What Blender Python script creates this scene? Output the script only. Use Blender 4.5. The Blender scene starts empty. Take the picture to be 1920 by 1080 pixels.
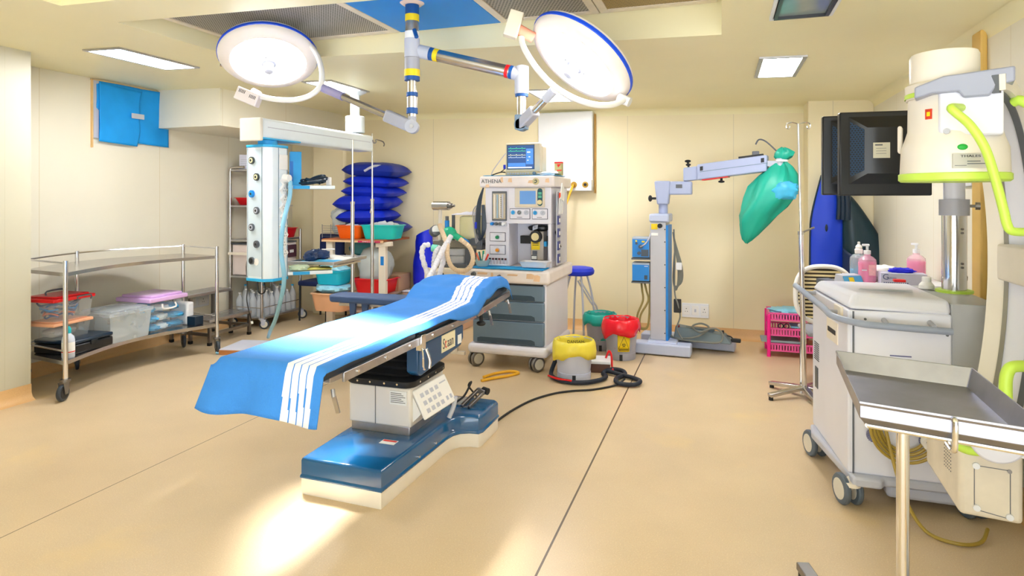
import bpy, bmesh, math, random
from math import pi, sin, cos, radians, sqrt
from mathutils import Vector, Matrix, noise as mnoise

random.seed(7)
SC = bpy.context.scene
COL = SC.collection

# ------------------------------------------------------------------ camera
YAW = math.atan(393 / 1170)            # the camera looks a little to the left of the room's long axis
cd = bpy.data.cameras.new('camera'); cam = bpy.data.objects.new('camera', cd); COL.objects.link(cam)
cam.location = (0, 0, 1.5); cam.rotation_euler = (pi / 2, 0, YAW)
cd.sensor_width = 36; cd.lens = 36 * 1170 / 1920; cd.shift_y = -168 / 1920
cd.clip_start = .05; cd.clip_end = 60
SC.camera = cam

# ------------------------------------------------------------------ world and exposure
w = bpy.data.worlds.new('world'); SC.world = w; w.use_nodes = True
bg = w.node_tree.nodes['Background']
wn = w.node_tree; wt = wn.nodes.new('ShaderNodeTexCoord'); ws = wn.nodes.new('ShaderNodeSeparateXYZ'); wr = wn.nodes.new('ShaderNodeMapRange')
wn.links.new(wt.outputs['Generated'], ws.inputs[0]); wn.links.new(ws.outputs['Z'], wr.inputs['Value'])
wr.inputs['From Min'].default_value = -.12; wr.inputs['From Max'].default_value = .12; wr.inputs['To Min'].default_value = 4.0; wr.inputs['To Max'].default_value = 1.4
wn.links.new(wr.outputs[0], bg.inputs[1]); bg.inputs[0].default_value = (.90, .96, 1, 1)      # fill light added through the open end, brighter below to lift the ceiling
SC.view_settings.view_transform = 'Standard'; SC.view_settings.look = 'None'
SC.view_settings.exposure = 1.0; SC.view_settings.gamma = 1; SC.view_settings.use_curve_mapping = False
SC.cycles.max_bounces = 7; SC.cycles.diffuse_bounces = 4; SC.cycles.transparent_max_bounces = 12
SC.cycles.sample_clamp_indirect = 6; SC.cycles.caustics_reflective = False; SC.cycles.caustics_refractive = False
try: SC.cycles.use_denoising = True
except Exception: pass
PANEL_EMIT = 27.0       # ceiling panels
LAMP_EMIT = 9.0         # surgical lamp faces
SPOT_W = 1150.0          # surgical lamp beams

def at(px, py, d):
    """the room point that stands d metres in front of the camera at photo position px, py"""
    x = (px - 960) / 1170; s, c = sin(YAW), cos(YAW)
    return Vector((d * (-s + c * x), d * (c + s * x), 1.5 + d * (372 - py) / 1170))
RT = Vector((cos(YAW), sin(YAW), 0)); FW = Vector((-sin(YAW), cos(YAW), 0)); UP = Vector((0, 0, 1))

# ------------------------------------------------------------------ materials
def lin(c):
    if isinstance(c, str):
        c = c.lstrip('#'); c = [int(c[i:i + 2], 16) / 255 for i in (0, 2, 4)]
    return tuple((v / 12.92 if v <= .04045 else ((v + .055) / 1.055) ** 2.4) for v in c) + (1,)
MATS = {}
def M(name, col='#cccccc', rough=.5, metal=0., var=.05, scale=6., bump=0., bscale=40., alpha=1., emit=0., spec=.5, coat=0., trans=0., sub=0.):
    if name in MATS: return MATS[name]
    m = bpy.data.materials.new(name); m.use_nodes = True; nt = m.node_tree; p = nt.nodes['Principled BSDF']
    c = lin(col)
    tc = nt.nodes.new('ShaderNodeTexCoord'); nz = nt.nodes.new('ShaderNodeTexNoise'); nz.inputs['Scale'].default_value = scale; nz.inputs['Detail'].default_value = 4
    nt.links.new(tc.outputs['Object'], nz.inputs['Vector'])
    rp = nt.nodes.new('ShaderNodeValToRGB')
    rp.color_ramp.elements[0].position = .3; rp.color_ramp.elements[1].position = .7
    rp.color_ramp.elements[0].color = tuple(v * (1 - var) for v in c[:3]) + (1,)
    rp.color_ramp.elements[1].color = tuple(min(1, v * (1 + var)) for v in c[:3]) + (1,)
    nt.links.new(nz.outputs['Fac'], rp.inputs['Fac']); nt.links.new(rp.outputs['Color'], p.inputs['Base Color'])
    p.inputs['Roughness'].default_value = rough; p.inputs['Metallic'].default_value = metal
    p.inputs['Specular IOR Level'].default_value = spec; p.inputs['Coat Weight'].default_value = coat
    p.inputs['Alpha'].default_value = alpha; p.inputs['Transmission Weight'].default_value = trans
    if emit:
        nt.links.new(rp.outputs['Color'], p.inputs['Emission Color']); p.inputs['Emission Strength'].default_value = emit
    if bump:
        n2 = nt.nodes.new('ShaderNodeTexNoise'); n2.inputs['Scale'].default_value = bscale; n2.inputs['Detail'].default_value = 3
        nt.links.new(tc.outputs['Object'], n2.inputs['Vector'])
        b = nt.nodes.new('ShaderNodeBump'); b.inputs['Strength'].default_value = bump; b.inputs['Distance'].default_value = .01
        nt.links.new(n2.outputs['Fac'], b.inputs['Height']); nt.links.new(b.outputs['Normal'], p.inputs['Normal'])
    MATS[name] = m
    return m
def lines(m, axis, pos, half, dark):
    """dark hairlines at fixed positions along one axis, mixed into a material's base colour"""
    nt = m.node_tree; p = nt.nodes['Principled BSDF']; src = p.inputs['Base Color'].links[0].from_socket
    geo = nt.nodes.new('ShaderNodeNewGeometry'); sep = nt.nodes.new('ShaderNodeSeparateXYZ'); nt.links.new(geo.outputs['Position'], sep.inputs[0])
    for q in pos:
        a = nt.nodes.new('ShaderNodeMath'); a.operation = 'COMPARE'; a.inputs[1].default_value = q; a.inputs[2].default_value = half
        nt.links.new(sep.outputs[axis], a.inputs[0])
        mx = nt.nodes.new('ShaderNodeMix'); mx.data_type = 'RGBA'; mx.inputs['B'].default_value = lin(dark)
        nt.links.new(a.outputs[0], mx.inputs['Factor']); nt.links.new(src, mx.inputs['A']); src = mx.outputs['Result']
    nt.links.new(src, p.inputs['Base Color'])
def speckle(m, scale, col, lo, hi, amt):
    nt = m.node_tree; p = nt.nodes['Principled BSDF']; src = p.inputs['Base Color'].links[0].from_socket
    geo = nt.nodes.new('ShaderNodeNewGeometry'); nz = nt.nodes.new('ShaderNodeTexNoise'); nz.inputs['Scale'].default_value = scale; nz.inputs['Detail'].default_value = 5
    nt.links.new(geo.outputs['Position'], nz.inputs['Vector'])
    mr = nt.nodes.new('ShaderNodeMapRange'); mr.inputs['From Min'].default_value = lo; mr.inputs['From Max'].default_value = hi; mr.inputs['To Max'].default_value = amt
    nt.links.new(nz.outputs['Fac'], mr.inputs['Value'])
    mx = nt.nodes.new('ShaderNodeMix'); mx.data_type = 'RGBA'; mx.inputs['B'].default_value = lin(col)
    nt.links.new(mr.outputs[0], mx.inputs['Factor']); nt.links.new(src, mx.inputs['A']); nt.links.new(mx.outputs['Result'], p.inputs['Base Color'])
def holes(m, sx, sy, r, dark, ax=(0, 1)):
    """a regular grid of dark openings (perforated or expanded metal)"""
    nt = m.node_tree; p = nt.nodes['Principled BSDF']; src = p.inputs['Base Color'].links[0].from_socket
    geo = nt.nodes.new('ShaderNodeNewGeometry'); sep = nt.nodes.new('ShaderNodeSeparateXYZ'); nt.links.new(geo.outputs['Position'], sep.inputs[0])
    def mth(op, a, b=None):
        n = nt.nodes.new('ShaderNodeMath'); n.operation = op
        for i, q in enumerate((a, b)):
            if q is None: continue
            if isinstance(q, (int, float)): n.inputs[i].default_value = q
            else: nt.links.new(q, n.inputs[i])
        return n.outputs[0]
    u = mth('MULTIPLY', sep.outputs[ax[0]], 1 / sx); v = mth('MULTIPLY', sep.outputs[ax[1]], 1 / sy)
    off = mth('MULTIPLY', mth('MODULO', mth('FLOOR', v), 2), .5)
    fu = mth('SUBTRACT', mth('FRACT', mth('ADD', mth('ADD', u, off), 100)), .5); fv = mth('SUBTRACT', mth('FRACT', mth('ADD', v, 100)), .5)
    d = mth('ADD', mth('MULTIPLY', fu, fu), mth('MULTIPLY', fv, fv))
    k = mth('LESS_THAN', d, r * r)
    mx = nt.nodes.new('ShaderNodeMix'); mx.data_type = 'RGBA'; mx.inputs['B'].default_value = lin(dark)
    nt.links.new(k, mx.inputs['Factor']); nt.links.new(src, mx.inputs['A']); nt.links.new(mx.outputs['Result'], p.inputs['Base Color'])

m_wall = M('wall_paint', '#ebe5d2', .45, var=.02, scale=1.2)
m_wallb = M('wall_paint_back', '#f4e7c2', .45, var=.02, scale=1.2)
m_walln = M('wall_paint_dimmed', '#c9c4ae', .45, var=.02, scale=1.2)  # wall paint darkened in its colour to offset strong light on this wall
m_ceil = M('ceiling_paint', '#f6edc2', .5, var=.02, scale=1.2)
m_floor = M('vinyl_floor', '#d9c29f', .32, var=.05, scale=2.2, spec=.4)
speckle(m_floor, 260, '#c79a62', .54, .66, .45); speckle(m_floor, 150, '#f4dcb4', .56, .68, .45)
speckle(m_floor, 1.7, '#f0cf86', .60, .74, .35)
lines(m_floor, 0, [-.70], .005, '#5a4630'); lines(m_floor, 0, [-3.02], .0028, '#6a543c')
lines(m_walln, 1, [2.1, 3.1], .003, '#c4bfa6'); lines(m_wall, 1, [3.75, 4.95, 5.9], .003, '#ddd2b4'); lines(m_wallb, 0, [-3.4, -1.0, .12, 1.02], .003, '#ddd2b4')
m_base = M('vinyl_skirting', '#e2b77f', .4, var=.05, scale=3); speckle(m_base, 200, '#c79a62', .54, .66, .4)
m_steel = M('stainless_steel', '#c9c6c4', .26, 1., var=.06, scale=9)
m_steelb = M('brushed_steel', '#bdbcc0', .38, 1., var=.08, scale=14)
m_chrome = M('chrome', '#e3e3e6', .12, 1., var=.03)
m_steeld = M('dull_steel', '#8d8a88', .4, 1., var=.1)
m_white = M('white_enamel', '#eef0f4', .35, var=.02)
m_whitep = M('white_plastic', '#f3f1ee', .4, var=.02)
m_cream = M('cream_enamel', '#efe6d6', .4, var=.04, scale=4)
m_dirty = M('worn_cream_enamel', '#e9ddc8', .45, var=.1, scale=5)
m_lilac = M('pale_grey_enamel', '#d6d8e6', .38, var=.03)
m_grey = M('grey_enamel', '#a9aab4', .4, var=.03)
m_greyl = M('light_grey_enamel', '#bfc2cf', .4, var=.03)
m_greyd = M('dark_grey_plastic', '#5c6068', .45, var=.05)
m_slate = M('slate_blue_enamel', '#6b8196', .38, var=.03)
m_slated = M('dark_slate_groove', '#33485a', .45, var=.03)
m_black = M('black_rubber', '#17191d', .55, var=.1)
m_blackp = M('black_plastic', '#15171c', .3, var=.08)
m_tyre = M('caster_tyre', '#2e3640', .5, var=.06)
m_tyreg = M('grey_caster_tyre', '#5a6673', .5, var=.05)
m_hubc = M('caster_hub', '#d9d4c6', .4, var=.04)
m_navy = M('navy_gloss', '#10588c', .14, var=.06, spec=.7, coat=.5)
m_navyd = M('dark_navy', '#14293d', .3, var=.08)
m_blue = M('bright_blue', '#0a84dc', .45, var=.05)
m_blued = M('royal_blue', '#0a2fd0', .5, var=.08)
m_tape = M('blue_tape', '#0d4f96', .5, var=.06)
m_tapel = M('light_blue_tape', '#1f9fe0', .5, var=.08)
m_yel = M('yellow_tape', '#f5d413', .5, var=.04)
m_red = M('red_plastic', '#e0121a', .4, var=.05)
m_pink = M('pink_plastic', '#ff5fae', .4, var=.05)
m_hot = M('hot_pink_plastic', '#ff1f94', .4, var=.05)
m_lime = M('lime_enamel', '#c6ea58', .4, var=.05)
m_clear = M('clear_plastic', '#e9f1f6', .12, var=.02, alpha=.10)
m_clear2 = M('frosted_plastic', '#e6eef2', .25, var=.03, alpha=.30)
m_paper = M('paper', '#f4f4f2', .7, var=.03)
m_glow = M('lamp_diffuser', '#fafaff', .4, var=.01, emit=PANEL_EMIT)
m_lampg = M('lamp_glass_lit', '#fbfaff', .3, var=.03, scale=5, emit=LAMP_EMIT)
m_wood = M('wood_edge', '#b5763f', .5, var=.15, scale=12)
m_text = M('dark_print', '#222428', .6, var=.02)
m_bluecloth = M('blue_cotton', '#3a8ae2', .85, var=.05, scale=9, bump=.35, bscale=120)
m_whitestripe = M('white_cotton', '#eef1fa', .85, var=.03, scale=9, bump=.3, bscale=120)

# ------------------------------------------------------------------ mesh helpers
class MB:
    def __init__(s, o=(0, 0, 0)):
        s.v = []; s.f = []; s.mi = []; s.o = Vector(o); s.T = None
    def _add(s, vs, fs, m=0):
        b = len(s.v)
        for q in vs:
            q = Vector(q)
            if s.T: q = s.T @ q
            s.v.append(q - s.o)
        for f in fs: s.f.append([b + i for i in f]); s.mi.append(m)
        return s
    def box(s, x0, x1, y0, y1, z0, z1, m=0):
        if x0 > x1: x0, x1 = x1, x0
        if y0 > y1: y0, y1 = y1, y0
        if z0 > z1: z0, z1 = z1, z0
        return s._add([(x0, y0, z0), (x1, y0, z0), (x1, y1, z0), (x0, y1, z0), (x0, y0, z1), (x1, y0, z1), (x1, y1, z1), (x0, y1, z1)],
                      [(0, 3, 2, 1), (4, 5, 6, 7), (0, 1, 5, 4), (1, 2, 6, 5), (2, 3, 7, 6), (3, 0, 4, 7)], m)
    def obox(s, c, ax, ay, az, m=0):
        """box about c with half axes ax, ay, az (vectors)"""
        c, ax, ay, az = map(Vector, (c, ax, ay, az))
        if ax.cross(ay).dot(az) < 0: ay = -ay
        vs = [c + i * ax + j * ay + k * az for k in (-1, 1) for i, j in ((-1, -1), (1, -1), (1, 1), (-1, 1))]
        return s._add(vs, [(0, 3, 2, 1), (4, 5, 6, 7), (0, 1, 5, 4), (1, 2, 6, 5), (2, 3, 7, 6), (3, 0, 4, 7)], m)
    def bar(s, p0, p1, w, h, m=0, up=(0, 0, 1)):
        p0, p1 = Vector(p0), Vector(p1); d = (p1 - p0); u = Vector(up)
        if abs(d.normalized().dot(u)) > .95: u = Vector((0, 1, 0))
        sd = d.cross(u).normalized(); u2 = sd.cross(d).normalized()
        return s.obox((p0 + p1) / 2, d / 2, sd * w / 2, u2 * h / 2, m)
    def loft(s, rings, m=0, caps=True, closed=False):
        n = len(rings[0]); vs = [q for r in rings for q in r]; fs = []
        R = len(rings)
        for i in range(R if closed else R - 1):
            for j in range(n):
                a = i * n + j; b = i * n + (j + 1) % n; c = ((i + 1) % R) * n + (j + 1) % n; d = ((i + 1) % R) * n + j
                fs.append((a, b, c, d))
        if caps and not closed:
            fs.append(tuple(range(n - 1, -1, -1))); fs.append(tuple((R - 1) * n + j for j in range(n)))
        return s._add(vs, fs, m)
    def cyl(s, p0, p1, r0, r1=None, n=20, m=0, caps=True):
        p0, p1 = Vector(p0), Vector(p1); r1 = r0 if r1 is None else r1
        d = (p1 - p0).normalized(); a = Vector((0, 0, 1)) if abs(d.z) < .9 else Vector((1, 0, 0))
        x = d.cross(a).normalized(); y = d.cross(x)
        return s.loft([[p + (x * cos(2 * pi * i / n) + y * sin(2 * pi * i / n)) * r for i in range(n)] for p, r in ((p0, r0), (p1, r1))], m, caps)
    def lathe(s, prof, c=(0, 0, 0), n=28, m=0, axis=(0, 0, 1), sq=1., caps=True):
        """rings of radius r at height z along axis; sq<1 squares the section"""
        c = Vector(c); d = Vector(axis).normalized(); a = Vector((1, 0, 0)) if abs(d.x) < .9 else Vector((0, 1, 0))
        y = d.cross(a).normalized(); x = y.cross(d)
        def sp(t): return math.copysign(abs(t) ** sq, t)
        return s.loft([[c + d * z + (x * sp(cos(2 * pi * i / n)) + y * sp(sin(2 * pi * i / n))) * max(r, 1e-4) for i in range(n)] for r, z in prof], m, caps)
    def prism(s, poly, z0, z1, m=0):
        return s.loft([[(x, y, z0) for x, y in poly], [(x, y, z1) for x, y in poly]], m)
    def slab(s, poly, o, ux, uy, w, m=0):
        """polygon (x, y) in the plane o, ux, uy, thickened by vector w"""
        o, ux, uy, w = map(Vector, (o, ux, uy, w))
        r = [o + ux * x + uy * y for x, y in poly]
        return s.loft([r, [q + w for q in r]], m)
    def tube(s, pts, r, n=8, m=0, sm=6, closed=False):
        P = [Vector(p) for p in pts]
        if sm and len(P) > 2:
            Q = []
            for i in range(len(P) - 1):
                a, b, c, d = P[max(i - 1, 0)], P[i], P[i + 1], P[min(i + 2, len(P) - 1)]
                for k in range(sm):
                    t = k / sm
                    Q.append(.5 * ((2 * b) + (c - a) * t + (2 * a - 5 * b + 4 * c - d) * t * t + (3 * b - a - 3 * c + d) * t ** 3))
            Q.append(P[-1]); P = Q
        rr = r if callable(r) else (lambda t: r)
        rings = []; prev = None
        for i, p in enumerate(P):
            d = (P[min(i + 1, len(P) - 1)] - P[max(i - 1, 0)]).normalized()
            if prev is None:
                a = Vector((0, 0, 1)) if abs(d.z) < .9 else Vector((1, 0, 0)); x = d.cross(a).normalized()
            else:
                x = (prev - d * prev.dot(d)); x = x.normalized() if x.length > 1e-6 else d.orthogonal().normalized()
            prev = x; y = d.cross(x); q = rr(i / max(1, len(P) - 1))
            rings.append([p + (x * cos(2 * pi * k / n) + y * sin(2 * pi * k / n)) * q for k in range(n)])
        return s.loft(rings, m)
    def ell(s, c, rx, ry, rz, n=16, k=10, m=0):
        c = Vector(c)
        return s.loft([[c + Vector((rx * sin(pi * j / k) * cos(2 * pi * i / n), ry * sin(pi * j / k) * sin(2 * pi * i / n), -rz * cos(pi * j / k))) if 0 < j < k else
                        c + Vector((rx * .02 * cos(2 * pi * i / n), ry * .02 * sin(2 * pi * i / n), -rz * cos(pi * j / k))) for i in range(n)] for j in range(k + 1)], m)
    def grid(s, fn, nu, nv, m=0, mf=None):
        vs = [fn(i / nu, j / nv) for i in range(nu + 1) for j in range(nv + 1)]
        b = len(s.v)
        s._add(vs, [], m)
        for i in range(nu):
            for j in range(nv):
                s.f.append([b + i * (nv + 1) + j, b + (i + 1) * (nv + 1) + j, b + (i + 1) * (nv + 1) + j + 1, b + i * (nv + 1) + j + 1])
                s.mi.append(mf((i + .5) / nu, (j + .5) / nv) if mf else m)
        return s
    def build(s, name, mat, parent=None, bevel=0., seg=2, smooth=35, solid=0., label=None, loc=None, rz=0., subsurf=0, fix=True):
        me = bpy.data.meshes.new(name); me.from_pydata([tuple(q) for q in s.v], [], s.f)
        mats = mat if isinstance(mat, (list, tuple)) else [mat]
        for q in mats: me.materials.append(q)
        if len(mats) > 1: me.polygons.foreach_set('material_index', s.mi)
        if fix:
            bm = bmesh.new(); bm.from_mesh(me); bmesh.ops.recalc_face_normals(bm, faces=bm.faces); bm.to_mesh(me); bm.free()
        me.update()
        if smooth:
            me.shade_smooth(); me.set_sharp_from_angle(angle=radians(smooth))
        ob = bpy.data.objects.new(name, me); COL.objects.link(ob)
        if parent: ob.parent = parent
        if loc is not None: ob.location = loc
        if rz: ob.rotation_euler = (0, 0, rz)
        if solid:
            q = ob.modifiers.new('thickness', 'SOLIDIFY'); q.thickness = solid; q.offset = 0
        if subsurf:
            q = ob.modifiers.new('subdivision', 'SUBSURF'); q.levels = subsurf; q.render_levels = subsurf
        if bevel:
            q = ob.modifiers.new('bevel', 'BEVEL'); q.width = bevel; q.segments = seg; q.limit_method = 'ANGLE'; q.angle_limit = radians(40)
        if label: ob['label'] = label
        return ob
def thing(name, label, cat, loc=(0, 0, 0), rz=0., group=None):
    o = bpy.data.objects.new(name, None); COL.objects.link(o); o.empty_display_size = .1
    o.location = loc; o.rotation_euler = (0, 0, rz)
    return tag(o, label, cat, group)
def tag(o, label, cat, group=None, kind=None):
    if label: o['label'] = label
    if cat: o['category'] = cat
    if group: o['group'] = group
    if kind: o['kind'] = kind
    return o
def struct(o, label=None, cat=None):
    o['kind'] = 'structure'
    if label: o['label'] = label
    if cat: o['category'] = cat
    return o
def dup(root, loc, rz=0., label=None, scale=None):
    r = root.copy(); COL.objects.link(r); r.location = loc; r.rotation_euler = (0, 0, rz)
    if label: r['label'] = label
    if scale: r.scale = scale
    for ch in list(root.children):
        c = ch.copy(); COL.objects.link(c); c.parent = r
        for g in list(ch.children):
            d = g.copy(); COL.objects.link(d); d.parent = c
    return r
def text(body, size, parent, loc, right, up, mat, name='lettering', ext=.0006, align='CENTER', squash=1.):
    cu = bpy.data.curves.new(name, 'FONT'); cu.body = body; cu.size = size; cu.extrude = ext; cu.align_x = align; cu.align_y = 'CENTER'
    cu.materials.append(mat)
    o = bpy.data.objects.new(name, cu); COL.objects.link(o)
    x = Vector(right).normalized(); z = x.cross(Vector(up)).normalized(); y = z.cross(x)
    me = bpy.data.meshes.new_from_object(o); bpy.data.objects.remove(o)
    o = bpy.data.objects.new(name, me); COL.objects.link(o)
    o.parent = parent
    o.matrix_local = Matrix.Translation(Vector(loc)) @ Matrix((x, y, z)).transposed().to_4x4() @ Matrix.Diagonal((squash, 1, 1, 1))
    return o
def caster(parent, x, y, r, ztop, ang=0., w=.022, tyre=None, hub=None, fork=None, twin=False, name='caster', o=(0, 0, 0)):
    """swivel caster whose wheel touches z = 0"""
    dx, dy = cos(ang), sin(ang); off = Vector((dx * r * .5, dy * r * .5, 0)); nx = Vector((-dy, dx, 0)); p = Vector((x, y, 0))
    b = MB(o); b.cyl(p + Vector((0, 0, ztop)), p + Vector((0, 0, ztop - .018)), r * .55, n=14)
    c = p + off + Vector((0, 0, r))
    if twin:
        b.cyl(p + Vector((0, 0, ztop)), c + Vector((0, 0, r * .1)), r * .38, r * .30, n=12)
    else:
        for sg in (-1, 1):
            b.slab([(-.55 * r, 0), (.55 * r, 0), (.28 * r, -(ztop - .015 - r * .8)), (-.28 * r, -(ztop - .015 - r * .8))], p + off * .6 + Vector((0, 0, ztop - .015)) + nx * sg * (w * .5 + .004), Vector((dx, dy, 0)), (0, 0, 1), nx * .003 * sg)
    b.cyl(c - nx * (w * .5 + .008 if not twin else w * 1.3), c + nx * (w * .5 + .008 if not twin else w * 1.3), r * .14, n=10)
    cs = b.build(name, fork or m_steelb, parent)
    for sg in ((-1, 1) if twin else (0,)):
        q = MB(o); cc = c + nx * sg * w * 1.0
        q.lathe([(r * .3, -w * .45), (r * .72, -w * .5), (r * .93, -w * .42), (r, -w * .2), (r, w * .2), (r * .93, w * .42), (r * .72, w * .5), (r * .3, w * .45)], cc, 24, 0, nx)
        q.lathe([(r * .02, -w * .54), (r * .68, -w * .54), (r * .70, -w * .3), (r * .7, w * .3), (r * .68, w * .54), (r * .02, w * .54)], cc, 20, 1, nx)
        q.build('wheel', [tyre or m_tyre, hub or m_hubc], cs)
    return cs
def crumple(w, d, h, seed, nu=14, nv=12, amp=1., freq=9.):
    """a crumpled sheet lying about the origin"""
    def fn(u, v):
        x = (u - .5) * w; y = (v - .5) * d
        e = max(0., 1 - (2 * u - 1) ** 4) * max(0., 1 - (2 * v - 1) ** 4)
        n1 = mnoise.noise(Vector((x * freq + seed, y * freq, seed * 1.7))); n2 = mnoise.noise(Vector((x * freq * 2.3, y * freq * 2.3 + seed, 3.1)))
        return (x + .12 * w * n2 * .6, y + .12 * d * n1 * .6, max(.003, h * (.25 + .75 * e * (.55 + .9 * n1 * amp + .5 * n2 * amp))))
    return MB().grid(fn, nu, nv)
def lump(w, d, h, seed, sq=2.6, amp=.22, freq=7., n=22, k=14):
    """a soft closed bundle resting on z = 0"""
    mb = MB(); rings = []
    for j in range(k + 1):
        ph = -pi / 2 + pi * j / k; ring = []
        for i in range(n):
            th = 2 * pi * i / n
            e = 2 / sq
            def sp(t): return math.copysign(abs(t) ** e, t)
            x = sp(max(.03, cos(ph))) * sp(cos(th)); y = sp(max(.03, cos(ph))) * sp(sin(th)); z = sp(sin(ph))
            q = 1 + amp * mnoise.noise(Vector((x * freq * .3 + seed, y * freq * .3, z * freq * .3 + seed * .7))) + amp * .5 * mnoise.noise(Vector((x * freq + seed, y * freq, z * freq)))
            ring.append((x * w / 2 * q, y * d / 2 * q, max(0, h / 2 + z * h / 2 * q)))
        rings.append(ring)
    return mb.loft(rings)
# ------------------------------------------------------------------ the room
def zc(x): return 2.47 - .0255 * x          # the ceiling falls a little to the right
YB, XL, XR, YF = 7.05, -5.5, 1.37, -1.3
struct(MB().box(XL - .6, XR + .15, YF, YB + .15, -.08, 0).build('floor', m_floor, smooth=0), 'tan speckled vinyl floor with dark welded seams', 'floor')
# ceiling with two rectangular recesses
RX0, RX1, RY0, RY1, RZ = -3.44, 0.0, 2.80, 3.90, 2.70
QX0, QX1, QY0, QY1 = -3.44, -.9, 1.35, 2.46
xs = [XL - .6, RX0, QX1, RX1, XR + .15]; ys = [YF, QY0, QY1, RY0, RY1, YB + .15]
cb = MB()
for i in range(len(xs) - 1):
    for j in range(len(ys) - 1):
        x0, x1, y0, y1 = xs[i], xs[i + 1], ys[j], ys[j + 1]
        if x0 >= RX0 and x1 <= RX1 and y0 >= RY0 and y1 <= RY1: continue
        if x0 >= QX0 and x1 <= QX1 and y0 >= QY0 and y1 <= QY1: continue
        cb._add([(x0, y0, zc(x0)), (x1, y0, zc(x1)), (x1, y1, zc(x1)), (x0, y1, zc(x0))], [(0, 1, 2, 3)])
for (x0, x1, y0, y1, zt) in ((RX0, RX1, RY0, RY1, RZ), (QX0, QX1, QY0, QY1, 2.86)):
    for (a, b) in (((x0, y0), (x1, y0)), ((x1, y0), (x1, y1)), ((x1, y1), (x0, y1)), ((x0, y1), (x0, y0))):
        cb._add([(a[0], a[1], zc(a[0])), (b[0], b[1], zc(b[0])), (b[0], b[1], zt), (a[0], a[1], zt)], [(0, 1, 2, 3)])
    cb._add([(x0, y0, zt), (x1, y0, zt), (x1, y1, zt), (x0, y1, zt)], [(0, 1, 2, 3)])
struct(cb.build('ceiling', m_ceil, smooth=0, fix=False), 'cream ceiling with a long rectangular recess over the operating table', 'ceiling')
def zt(x): return zc(x) + .02
struct(MB().box(XL - .1, XR + .1, YB, YB + .1, 0, 2.66).build('wall_back', m_wallb, smooth=0), 'cream panelled wall behind the equipment', 'wall')
struct(MB().box(XL - .1, XL, 3.2, YB, 0, 2.66).build('wall_left', m_wall, smooth=0), 'cream wall behind the curved steel trolley', 'wall')
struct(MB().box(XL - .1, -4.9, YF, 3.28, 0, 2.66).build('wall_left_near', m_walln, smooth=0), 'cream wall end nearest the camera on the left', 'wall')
struct(MB().box(XR, XR + .1, YF, YB, 0, 2.5).build('wall_right', m_wall, smooth=0), 'cream wall on the right behind the imaging cart', 'wall')
struct(MB().box(.80, XR, 6.70, YB, 0, 2.5).build('pillar', m_wallb, smooth=0, bevel=.01), 'cream boxed pillar where the lead aprons hang', 'pillar')
struct(MB().box(XL - .1, -2.4, YF - .1, YF, 0, 2.66).build('wall_front_blocker', m_wall, smooth=0), 'added unseen wall piece blocking light behind the camera at the left', 'wall')  # unseen piece, added to keep light off the near left wall
# soffit box at the left, duct panel on the back wall, coved edges
sb = MB(); sb._add([(XL, 4.92, 2.22), (-4.69, 4.92, 2.22), (-4.69, YB, 2.22), (XL, YB, 2.22), (XL, 4.92, 2.66), (-4.69, 4.92, 2.66), (-4.69, YB, 2.66), (XL, YB, 2.66)],
    [(0, 3, 2, 1), (0, 1, 5, 4), (1, 2, 6, 5), (2, 3, 7, 6), (3, 0, 4, 7)])
struct(sb.build('trim_1', m_wall, smooth=0), 'boxed soffit under the ceiling at the left', 'soffit')
struct(MB().box(-5.05, -4.55, 6.86, YB, 0, 2.24).build('trim_6', m_wallb, smooth=0, bevel=.03), 'rounded pilaster in the back left corner', 'pilaster')
m_yw = M('yellowed_paint', '#dcb45e', .5, var=.06)
struct(MB().box(XR - .035, XR, 4.03, 4.16, 0, 2.42).build('trim_2', m_yw, smooth=0, bevel=.01), 'ochre vertical strip on the right wall', 'trim')
def cove(p0, p1, inward, z, r=.07, flip=1):
    b = MB(); inward = Vector(inward); rings = []
    for p, zz in ((p0, z(p0[0])), (p1, z(p1[0]))):
        ring = [Vector((p[0], p[1], zz + .01)) - inward * .01]
        for k in range(7):
            a = pi / 2 * k / 6
            ring.append(Vector((p[0], p[1], zz)) + inward * (r - r * sin(a)) + Vector((0, 0, -(r - r * cos(a)))))
        rings.append(ring)
    return b.loft(rings)
struct(cove((XL, YB), (XR, YB), (0, -1, 0), zc).build('trim_3', m_ceil), 'coved ceiling edge along the back wall', 'trim')
struct(cove((XR, YF), (XR, YB), (-1, 0, 0), zc).build('trim_4', m_ceil), 'coved ceiling edge along the right wall', 'trim')
def skirting(name, p0, p1, inward, h=.115):
    inward = Vector(inward); b = MB(); rings = []
    for p in (p0, p1):
        q = Vector((p[0], p[1], 0))
        rings.append([q + inward * x + Vector((0, 0, z)) for x, z in ((0, 0), (.06, .0), (.045, .004), (.022, .02), (.008, .05), (.006, h), (0, h))])
    return struct(b.loft(rings).build(name, m_base, smooth=60), None, 'skirting')
skirting('baseboard_back', (-4.55, YB), (.8, YB), (0, -1, 0))['label'] = 'tan vinyl skirting along the back wall'
skirting('baseboard_left', (XL, 3.28), (XL, YB), (1, 0, 0))['label'] = 'tan vinyl skirting under the left wall'
skirting('baseboard_left_near', (-4.9, YF), (-4.9, 3.28), (1, 0, 0))['label'] = 'tan vinyl skirting under the near left wall end'
skirting('baseboard_right', (XR, YF), (XR, 6.7), (-1, 0, 0))['label'] = 'tan vinyl skirting under the right wall'
skirting('baseboard_pillar', (.80, 6.70), (XR, 6.70), (0, -1, 0))['label'] = 'tan vinyl skirting round the boxed pillar'
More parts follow.
